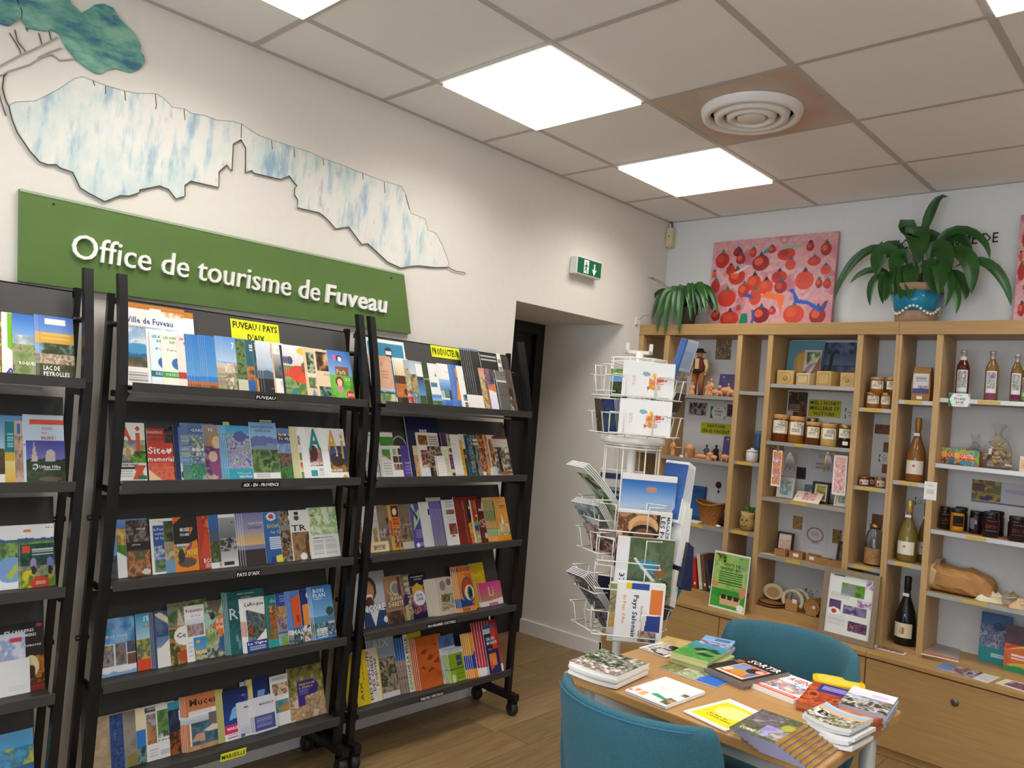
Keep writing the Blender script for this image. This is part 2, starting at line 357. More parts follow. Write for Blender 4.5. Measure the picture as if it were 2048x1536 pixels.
# air vent
vx, vy = AX[2] + .3, BY[2] - .3
t = thing('air_vent', 'round white ringed air diffuser set in a plain ceiling panel', 'air vent', (vx, vy, H))
MB().box((-.288, -.288, -.001), (.288, .288, .01)).obj('vent_plate', mat('vent_plate', 'c9bba9', .4, noise=(5, 'c4a898', .8, (1, 1, 1))), t)
for r0, r1, z0, z1 in ((.2, .165, -.002, -.035), (.15, .115, -.012, -.04), (.1, .07, -.016, -.042)):
    MB().lathe([(r0, z0), (r0 - .008, z1 + .004), (r1 + .012, z1), (r1, z1 + .004), (r1, z0 + .02)], n=40, cap=False).obj('vent_ring', WHITE, t)
MB().lathe([(.055, -.02), (.055, -.034), (.045, -.038), (.0001, -.038)], n=32).obj('vent_hub', WHITE, t)
MB().lathe([(.0001, -.003), (.165, -.003)], n=32).obj('vent_throat', mat('vent_throat', '55504a', .8), t)
# ---------------------------------------------------------------- brochure racks
ZS = [1.44, 1.137, .829, .52, .214]; LEAN = math.radians(20)
RACK = [(-4.375, -3.465, 'outer'), (-3.365, -2.455, 'middle'), (-2.398, -1.493, 'doorway')]
RLAB = ['black tiered brochure rack nearest the viewer, cut by the photo edge', 'black tiered brochure rack standing below the green sign', 'black tiered brochure rack standing beside the dark doorway']
post = [(.155, 1.778), (.192, 1.65), (.224, 1.53), (.244, 1.43), (.254, 1.28), (.258, 1.0), (.259, .085)]
racks = []
for k, (ya, yb, nm) in enumerate(RACK):
    t = thing('brochure_rack', RLAB[k], 'rack', (.18, (ya + yb) / 2, 0), 0, 'black brochure racks'); racks.append(t); ox, oy = .18, (ya + yb) / 2
    def put(mb, name, m, par=t): return mb.xf(Matrix.Translation((-ox, -oy, 0))).obj(name, m, par, fix=True)
    for y in (ya, yb):
        P = [(x + .013, z) for x, z in post] + [(x - .013, z) for x, z in reversed(post)]
        put(MB().poly(P, (y - .013, y + .013), axis=1), 'front_post', BLACK)
        put(MB().tube([(.078, y, 1.72), (.125, y, 1.1), (.128, y, .1)], .014, n=4, smooth=False), 'rear_post', BLACK)
        put(MB().box((.03, y - .016, .07), (.32, y + .016, .1)), 'foot_bar', BLACK)
        for x in (.055, .295):
            c = put(MB().lathe([(.0001, -.017), (.024, -.017), (.03, -.011), (.03, .011), (.024, .017), (.0001, .017)], n=20, axis='y', o=(x, y, .03)), 'caster', RUBBER)
            put(MB().box((x - .012, y - .022, .03), (x + .012, y - .018, .07)).box((x - .012, y + .018, .03), (x + .012, y + .022, .07)).box((x - .014, y - .022, .063), (x + .014, y + .022, .07)).xf(Matrix.Identity(4)), 'caster_fork', BLACK)
        for z in (1.62, 1.0, .62): put(MB().lathe([(.009, -.018), (.009, .018)], n=10, axis='y', o=(.115, y, z)), 'bolt', BLACK)
    put(MB().box((.115, ya, .11), (.14, yb, .135)), 'cross_bar', BLACK); put(MB().box((.045, ya, 1.69), (.07, yb, 1.71)), 'cross_bar', BLACK)
    for s, z in enumerate(ZS):
        a, c = ya + .016, yb - .016; hb = .29 if s == 0 else .265; sl = math.tan(LEAN)
        sh = MB()
        sh.box((.284, a, z - .028), (.2865, c, z)).box((.19, a, z - .013), (.284, c, z - .0105)).box((.276, a, z - .001), (.284, c, z + .001))
        x0 = .192; sh.add([(x0, a, z - .026), (x0, c, z - .026), (x0 - hb * sl, c, z - .026 + hb), (x0 - hb * sl, a, z - .026 + hb), (x0 - .002, a, z - .026), (x0 - .002, c, z - .026), (x0 - .002 - hb * sl, c, z - .026 + hb), (x0 - .002 - hb * sl, a, z - .026 + hb)],
            [(0, 1, 2, 3), (7, 6, 5, 4), (3, 2, 6, 7), (0, 3, 7, 4), (1, 5, 6, 2)])
        o = put(sh, 'shelf', SHELF)
        if s == 0:
            put(MB().box((.225, a + .01, z - .043), (.245, c - .1, z - .034)), 'shelf_lower_edge', mat('edge_sheen_grey', '7c7974', .4))  # lower flange; its paler grey paints in the reflection along the shelf edge
        for y in (a, c): put(MB().box((.12, y - .003, z - .05), (.25, y + .003, z - .03)), 'shelf_bracket', BLACK)
def rack_sign(k, s, text, y0, wd, ht, bg, fg, z=None, x=None, name='shelf_tag', lab=None, lines=1):
    t = racks[k]; ox, oy = t.location.x, t.location.y; m = MB()
    if x is None: x = .2875
    if z is None: z = ZS[s] - .0285
    U, W = np.array((0, 1, 0.)), np.array((0, 0, 1.))
    if name == 'paper_sign': W = np.array((-math.sin(LEAN), 0, math.cos(LEAN)))
    O = np.array((x, y0, z)); N = np.cross(U, W)
    m.add([O, O + U * wd, O + U * wd + W * ht, O + W * ht], [(0, 1, 2, 3)], bg); m.add([O - N * .0008, O + U * wd - N * .0008, O + U * wd + W * ht - N * .0008, O + W * ht - N * .0008], [(3, 2, 1, 0)], bg)
    L = text.split('/n'); h1 = ht / len(L)
    for i, q in enumerate(L):
        w_ = wd * .92 * len(q) / max(len(a) for a in L); put_text(m, q, O + U * (wd - w_) / 2 + W * (ht - h1 * (i + 1) + h1 * .2), U, W, w_, h1 * .6, fg, True, up=.0008)
    m.xf(Matrix.Translation((-ox, -oy, 0))); o = m.obj(name, MATTE, t); o['label'] = lab; return o
yy = lambda px, z: float(on_line_col(px, (.287, 0, z), (0, 1, 0))[1])
rack_sign(1, 0, 'FUVEAU', yy(511, 1.42), yy(552, 1.42) - yy(511, 1.42), .019, '111', 'eee', lab='black tag reading FUVEAU in white')
rack_sign(1, 1, 'AIX - EN - PROVENCE', yy(484, 1.12), yy(560, 1.12) - yy(484, 1.12), .02, '111', 'eee', lab='black tag reading AIX - EN - PROVENCE in white')
rack_sign(1, 2, "PAYS D'AIX", yy(472, .81), yy(521, .81) - yy(472, .81), .022, '1a1a1a', 'eee', lab="black tag reading PAYS D'AIX in white")
rack_sign(1, 4, 'MARSEILLE', yy(441, .19), yy(492, .19) - yy(441, .19), .026, 'd8dc2e', '222', z=.178, lab='yellow tag reading MARSEILLE')
rack_sign(2, 3, 'PROGRAMMES CULTURELS', yy(853, .5), yy(914, .5) - yy(853, .5), .02, '111', 'eee', lab='black tag reading PROGRAMMES CULTURELS')
rack_sign(2, 4, 'THEATRE / SPECTACLE', yy(838, .19), yy(888, .19) - yy(838, .19), .02, '111', 'eee', lab='black tag reading THEATRE / SPECTACLE')
def backpanel(px, py):      # a point on the slanted back sheet of the top shelf
    n = np.array((math.cos(LEAN), 0, math.sin(LEAN))); return hit(px, py, n, n @ np.array((.194, 0, ZS[0] - .026)))
a, c, d = backpanel(464, 682), backpanel(560, 688), backpanel(464, 637)
rack_sign(1, 0, "FUVEAU / PAYS/nD'AIX", a[1], c[1] - a[1], (d[2] - a[2]) / math.cos(LEAN), 'dfe32a', '151515', z=a[2], x=a[0], name='paper_sign', lab="yellow paper sign reading FUVEAU / PAYS D'AIX")
a, c, d = backpanel(864, 713), backpanel(921, 719), backpanel(864, 690)
rack_sign(2, 0, "PRODUCTEUR", a[1], c[1] - a[1], (d[2] - a[2]) / math.cos(LEAN), 'e2e52a', '151515', z=a[2], x=a[0], name='paper_sign', lab='yellow paper sign reading PRODUCTEUR')
# ---------------------------------------------------------------- green sign
P = [HX(40, 377, .02), HX(808, 547, .02), HX(822, 668, .02), HX(38, 562, .02)]
t = thing('office_sign', 'long green board sign with raised white letters above the racks', 'sign', (0, (P[0][1] + P[1][1]) / 2, 1.74)); oy = t.location.y
m = MB(); m.poly([(p[1] - oy, p[2] - 1.74) for p in P], (.001, .02), axis=0); m.obj('board', GREEN, t, fix=True)
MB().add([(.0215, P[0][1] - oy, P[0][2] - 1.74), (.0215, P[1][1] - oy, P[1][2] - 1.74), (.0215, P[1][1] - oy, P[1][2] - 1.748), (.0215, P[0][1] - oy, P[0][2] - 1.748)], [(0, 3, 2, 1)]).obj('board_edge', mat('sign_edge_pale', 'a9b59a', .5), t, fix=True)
m = MB(); y0 = HX(143, 512, .03)[1] - oy; y1 = HX(640, 590, .03)[1] - oy; y2 = HX(653, 590, .03)[1] - oy; y3 = HX(774, 612, .03)[1] - oy; zb = .079
letter_parts('Office de tourisme de', False, .006, 3, (.021, y0, zb), y1 - y0, .079, ((0, 1, 0), (0, 0, 1), 'f4f2ec'), t, .005)
letter_parts('Fuveau', True, .006, 3, (.021, y2, zb), y3 - y2, .076, ((0, 1, 0), (0, 0, 1), 'f4f2ec'), t, .005)
for px, py in ((107, 408), (782, 556)):
    q = HX(px, py, .02); MB().lathe([(.0001, .004), (.003, .003), (.003, 0)], n=8, axis='x', o=(.02, q[1] - oy, q[2] - 1.74)).obj('screw', BLACK, t)
# ---------------------------------------------------------------- mural cut-outs
def crop(pts, x0, y0, s): return [(x0 + a / s, y0 + b / s) for a, b in pts]
top = crop([(62, 770), (110, 745), (260, 738), (430, 650), (540, 575), (600, 560), (680, 590), (770, 625), (910, 665), (1000, 682), (1140, 685), (1200, 720), (1260, 785), (1345, 795), (1400, 830), (1500, 845), (1580, 878), (1700, 888)], 0, 0, 3.658) + \
    crop([(300, 175), (430, 260), (520, 290), (610, 320), (685, 345), (800, 380), (895, 425), (1050, 480), (1120, 510), (1250, 560), (1345, 595), (1470, 630), (1500, 680), (1540, 825), (1645, 870), (1665, 950), (1725, 975), (1775, 1070), (1818, 1190)], 400, 200, 3.657)
low = crop([(1815, 1222), (1720, 1225), (1600, 1212), (1540, 1215), (1470, 1230), (1370, 1185), (1290, 1110), (1225, 1050), (1180, 1055), (1085, 928), (990, 942), (945, 890), (910, 855), (870, 825), (710, 788), (712, 730), (688, 690), (690, 645), (708, 630), (650, 555), (590, 582), (390, 535), (378, 515), (330, 530), (332, 350), (298, 290), (242, 322), (232, 520), (195, 475), (138, 525), (135, 640)], 400, 200, 3.657) + \
    crop([(1395, 1325), (1352, 1355), (1352, 1435), (1285, 1455), (1230, 1385), (1165, 1360), (1020, 1390), (1018, 1410), (940, 1435), (880, 1430), (765, 1475), (650, 1415), (585, 1375), (530, 1260), (440, 1230), (410, 1205), (350, 1205), (290, 1185), (220, 1110), (125, 970), (85, 870)], 0, 0, 3.658)
def wallpts(pts, x=.006): return [(lambda q: (float(q[1]), float(q[2])))(HX(a, b, x)) for a, b in pts]
MURAL = bpy.data.materials.new('mural_mountain'); MURAL.use_nodes = True
N = MURAL.node_tree.nodes; K = MURAL.node_tree.links; bs = N['Principled BSDF']; bs.inputs['Roughness'].default_value = .8
tc = N.new('ShaderNodeTexCoord')
def nz(scale, st, rot=0):
    mp = N.new('ShaderNodeMapping'); mp.inputs['Scale'].default_value = st; mp.inputs['Rotation'].default_value = (rot, 0, 0); n = N.new('ShaderNodeTexNoise'); n.inputs['Scale'].default_value = scale; n.inputs['Detail'].default_value = 5; n.inputs['Roughness'].default_value = .6
    K.new(tc.outputs['Object'], mp.inputs[0]); K.new(mp.outputs[0], n.inputs['Vector']); return n
def ramp(src, els):
    r = N.new('ShaderNodeValToRGB'); e = r.color_ramp.elements
    while len(e) < len(els): e.new(.5)
    for q, (p, c) in zip(e, els): q.position = p; q.color = L4(c)
    K.new(src.outputs['Fac'], r.inputs[0]); return r
r1 = ramp(nz(5, (1, 3.2, .9), .12), [(0.36, 'b4c8da'), (.43, 'd5e2e6'), (.5, 'eff0ec'), (.62, 'f3f1ea'), (.68, 'd5d3de')])
r2 = ramp(nz(3, (1, 1.2, .8), .3), [(.35, 'c4dee0'), (.5, 'f4f2ec'), (.66, 'efeae6')])
mx = N.new('ShaderNodeMix'); mx.data_type = 'RGBA'; mx.blend_type = 'MULTIPLY'; mx.inputs[0].default_value = .8
K.new(r1.outputs[0], mx.inputs[6]); K.new(r2.outputs[0], mx.inputs[7]); K.new(mx.outputs[2], bs.inputs['Base Color'])
t = thing('mountain_mural', 'flat cut-out mural of a pale blue rocky mountain above the green sign', 'mural', (0, -2.8, 2.0))
def cut(pts, name, m, par, x0=.001, x1=.007, oy=-2.8, oz=2.0):
    P = [(y - oy, z - oz) for y, z in wallpts(pts)]; b = MB().poly(P, (x0, x1), axis=0); o = b.obj(name, m, par, fix=False)
    q = bmesh.new(); q.from_mesh(o.data); bmesh.ops.triangulate(q, faces=q.faces); bmesh.ops.recalc_face_normals(q, faces=q.faces); q.to_mesh(o.data); q.free(); return o
cut(top + low, 'mountain_panel', MURAL, t)
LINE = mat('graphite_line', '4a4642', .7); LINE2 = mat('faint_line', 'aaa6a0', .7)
def pen(pts, r, name, m, par, oy=-2.8, oz=2.0, x=.0075):
    MB().tube([(x, y - oy, z - oz) for y, z in wallpts(pts)], r, n=4, smooth=False).obj(name, m, par)
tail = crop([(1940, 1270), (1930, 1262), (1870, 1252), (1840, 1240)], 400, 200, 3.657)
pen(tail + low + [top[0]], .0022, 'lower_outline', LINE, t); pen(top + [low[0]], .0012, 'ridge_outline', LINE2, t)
for seg in ([(910, 668), (918, 735)], [(1135, 690), (1142, 770), (1138, 800)], [(1345, 800), (1352, 880)], [(770, 628), (772, 690)], [(1765, 905), (1762, 1010)], [(680, 592), (690, 625)]): pen(crop(seg, 0, 0, 3.658), .0014, 'rock_line', LINE, t)
for seg in ([(685, 350), (690, 420)], [(897, 430), (905, 480)], [(1187, 530), (1192, 580)], [(1345, 600), (1352, 680)], [(520, 295), (528, 360)], [(1500, 690), (1530, 800)]): pen(crop(seg, 400, 200, 3.657), .0013, 'rock_line', LINE, t)
lf_ = crop([(120, -230), (120, 0), (165, 80), (160, 150), (200, 205), (330, 228), (375, 215), (435, 250), (480, 340), (560, 440), (640, 500), (700, 535), (740, 540), (790, 510), (850, 500), (900, 515), (960, 530), (1020, 505), (1060, 460), (1055, 410), (1030, 380), (1030, 330), (990, 250), (930, 190), (880, 140), (830, 60), (760, 25), (690, 35), (640, 70), (595, 95), (560, 60), (520, 30), (500, -60), (430, -160), (300, -230)], 0, 0, 3.658)
l2 = crop([(-330, -160), (-330, 60), (-200, 140), (-90, 160), (0, 172), (60, 190), (100, 168), (150, 132), (158, 90), (130, 0), (60, -120), (-120, -190)], 0, 0, 3.658)
FOL = bpy.data.materials.new('mural_foliage'); FOL.use_nodes = True; N = FOL.node_tree.nodes; K = FOL.node_tree.links; bs = N['Principled BSDF']; bs.inputs['Roughness'].default_value = .8
tc = N.new('ShaderNodeTexCoord')
r1 = ramp(nz(4.5, (1, 1.3, 3.2), .75), [(.33, '35606a'), (.43, '46748a'), (.5, '5f9a8e'), (.62, '8ebca4')]); K.new(r1.outputs[0], bs.inputs['Base Color'])
t = thing('tree_mural', 'flat cut-out mural of a teal pine tree with pencilled branches in the top corner', 'mural', (0, -3.9, 2.3))
for q in (lf_, l2): cut(q, 'foliage_panel', FOL, t, oy=-3.9, oz=2.3)
for seg in ([(70, 240), (110, 300), (150, 370), (155, 400)], [(110, 215), (130, 300), (190, 375)], [(285, 240), (300, 290), (310, 330)], [(360, 225), (372, 270), (378, 300)], [(190, 200), (205, 225)]): pen(crop(seg, 0, 0, 3.658), .0016, 'twig_line', LINE, t, -3.9, 2.3, x=.003)
for seg in ([(-100, 520), (0, 480), (150, 400), (200, 380), (330, 320), (420, 270)], [(-100, 560), (20, 545), (60, 520), (220, 470), (300, 420), (380, 395), (440, 440), (540, 430)], [(280, 420), (360, 380), (450, 350)]): pen(crop(seg, 0, 0, 3.658), .003, 'branch_line', LINE2, t, -3.9, 2.3, x=.003)
pen(crop([(60, 520), (30, 560), (20, 640), (40, 720), (62, 770)], 0, 0, 3.658), .002, 'trunk_line', LINE, t, -3.9, 2.3, x=.003)
pen(crop([(-20, 600), (10, 740), (45, 845)], 0, 0, 3.658), .0016, 'trunk_line', LINE, t, -3.9, 2.3, x=.003)
# ---------------------------------------------------------------- exit sign, alarm sounder
t = thing('exit_sign', 'green emergency exit sign with running figure and down arrow', 'sign', (0, -.865, 2.222))
bevel(MB().box((0.001, -.115, 0), (.05, .115, .098)).obj('housing', WHITE, t), .004)
m = MB(); U, W = (0, 1, 0), (0, 0, 1)
m.add([(.0512, -.107, .006), (.0512, .107, .006), (.0512, .107, .092), (.0512, -.107, .092)], [(0, 1, 2, 3)], '0a6a4c')
q = lambda P, c, u=.0518: m.add([(u, a, z) for a, z in P], [tuple(range(len(P)))], c)
q([(-.052, .012), (-.008, .012), (-.008, .086), (-.052, .086)], 'f2fff8')
q([(.022, .045), (.042, .008), (.066, .045), (.05, .04), (.05, .075), (.038, .075), (.038, .04)], 'f2fff8')
for P in ([(-.034, .066), (-.026, .066), (-.026, .075), (-.034, .075)], [(-.038, .04), (-.027, .038), (-.025, .063), (-.035, .062)], [(-.038, .04), (-.03, .042), (-.044, .02), (-.048, .024)], [(-.034, .04), (-.026, .04), (-.018, .014), (-.024, .014)], [(-.036, .06), (-.034, .055), (-.048, .044), (-.05, .049)], [(-.028, .062), (-.027, .055), (-.014, .048), (-.014, .053)]): q(P, '0a6a4c', .0523)
for y in (-.083, .085): q([(y, .006), (y + .002, .006), (y + .002, .092), (y, .092)], '3f8f74')
m.obj('sign_face', GLOSS, t)
t = thing('alarm_sounder', 'small cream alarm box mounted high in the room corner', 'alarm', (.028, -.03, 2.56))
bevel(MB().box((-.024, -.018, 0), (.024, .0295, .125)).obj('housing', CREAMP, t), .006); MB().lathe([(.0001, -.022), (.004, -.0215), (.004, -.017)], n=8, axis='y', o=(0, 0, .07)).obj('sensor_lens', BLACK, t)
MB().tube([(.0, .01, .125), (-.002, .01, .168)], .004, n=6).obj('cable', BLACK, t)
MB().lathe([(.012, 0), (.012, -.008), (.0001, -.009)], n=10, o=(0, 0, 0)).obj('status_light', CREAMP, t)
# ================================================================ brochures on the racks
CROP = {'a': (220, 580, 3.793), 'b': (220, 820, 3.793), 'c': (200, 990, 3.793), 'd': (180, 1150, 3.793), 'e': (180, 1320, 3.793), 'f': (720, 640, 5.689), 'g': (720, 820, 5.689),
        'h': (700, 970, 5.689), 'i': (690, 1100, 5.689), 'j': (670, 1220, 4.86), 'k': (0, 520, 3.2), 'l': (0, 520, 3.2), 'm': (0, 960, 2.667), 'n': (0, 960, 2.667), 'o': (0, 960, 2.667)}
WHERE = {'a': (1, 0), 'b': (1, 1), 'c': (1, 2), 'd': (1, 3), 'e': (1, 4), 'f': (2, 0), 'g': (2, 1), 'h': (2, 2), 'i': (2, 3), 'j': (2, 4), 'k': (0, 0), 'l': (0, 1), 'm': (0, 2), 'n': (0, 3), 'o': (0, 4)}
ORD = ['top', 'second', 'third', 'fourth', 'bottom']
KIND = {'L': 'leaflet', 'B': 'booklet', 'M': 'magazine', 'C': 'card', 'N': 'sticky_note'}
THICK = {'L': .0012, 'B': .0026, 'M': .004, 'C': .001, 'N': .0006}
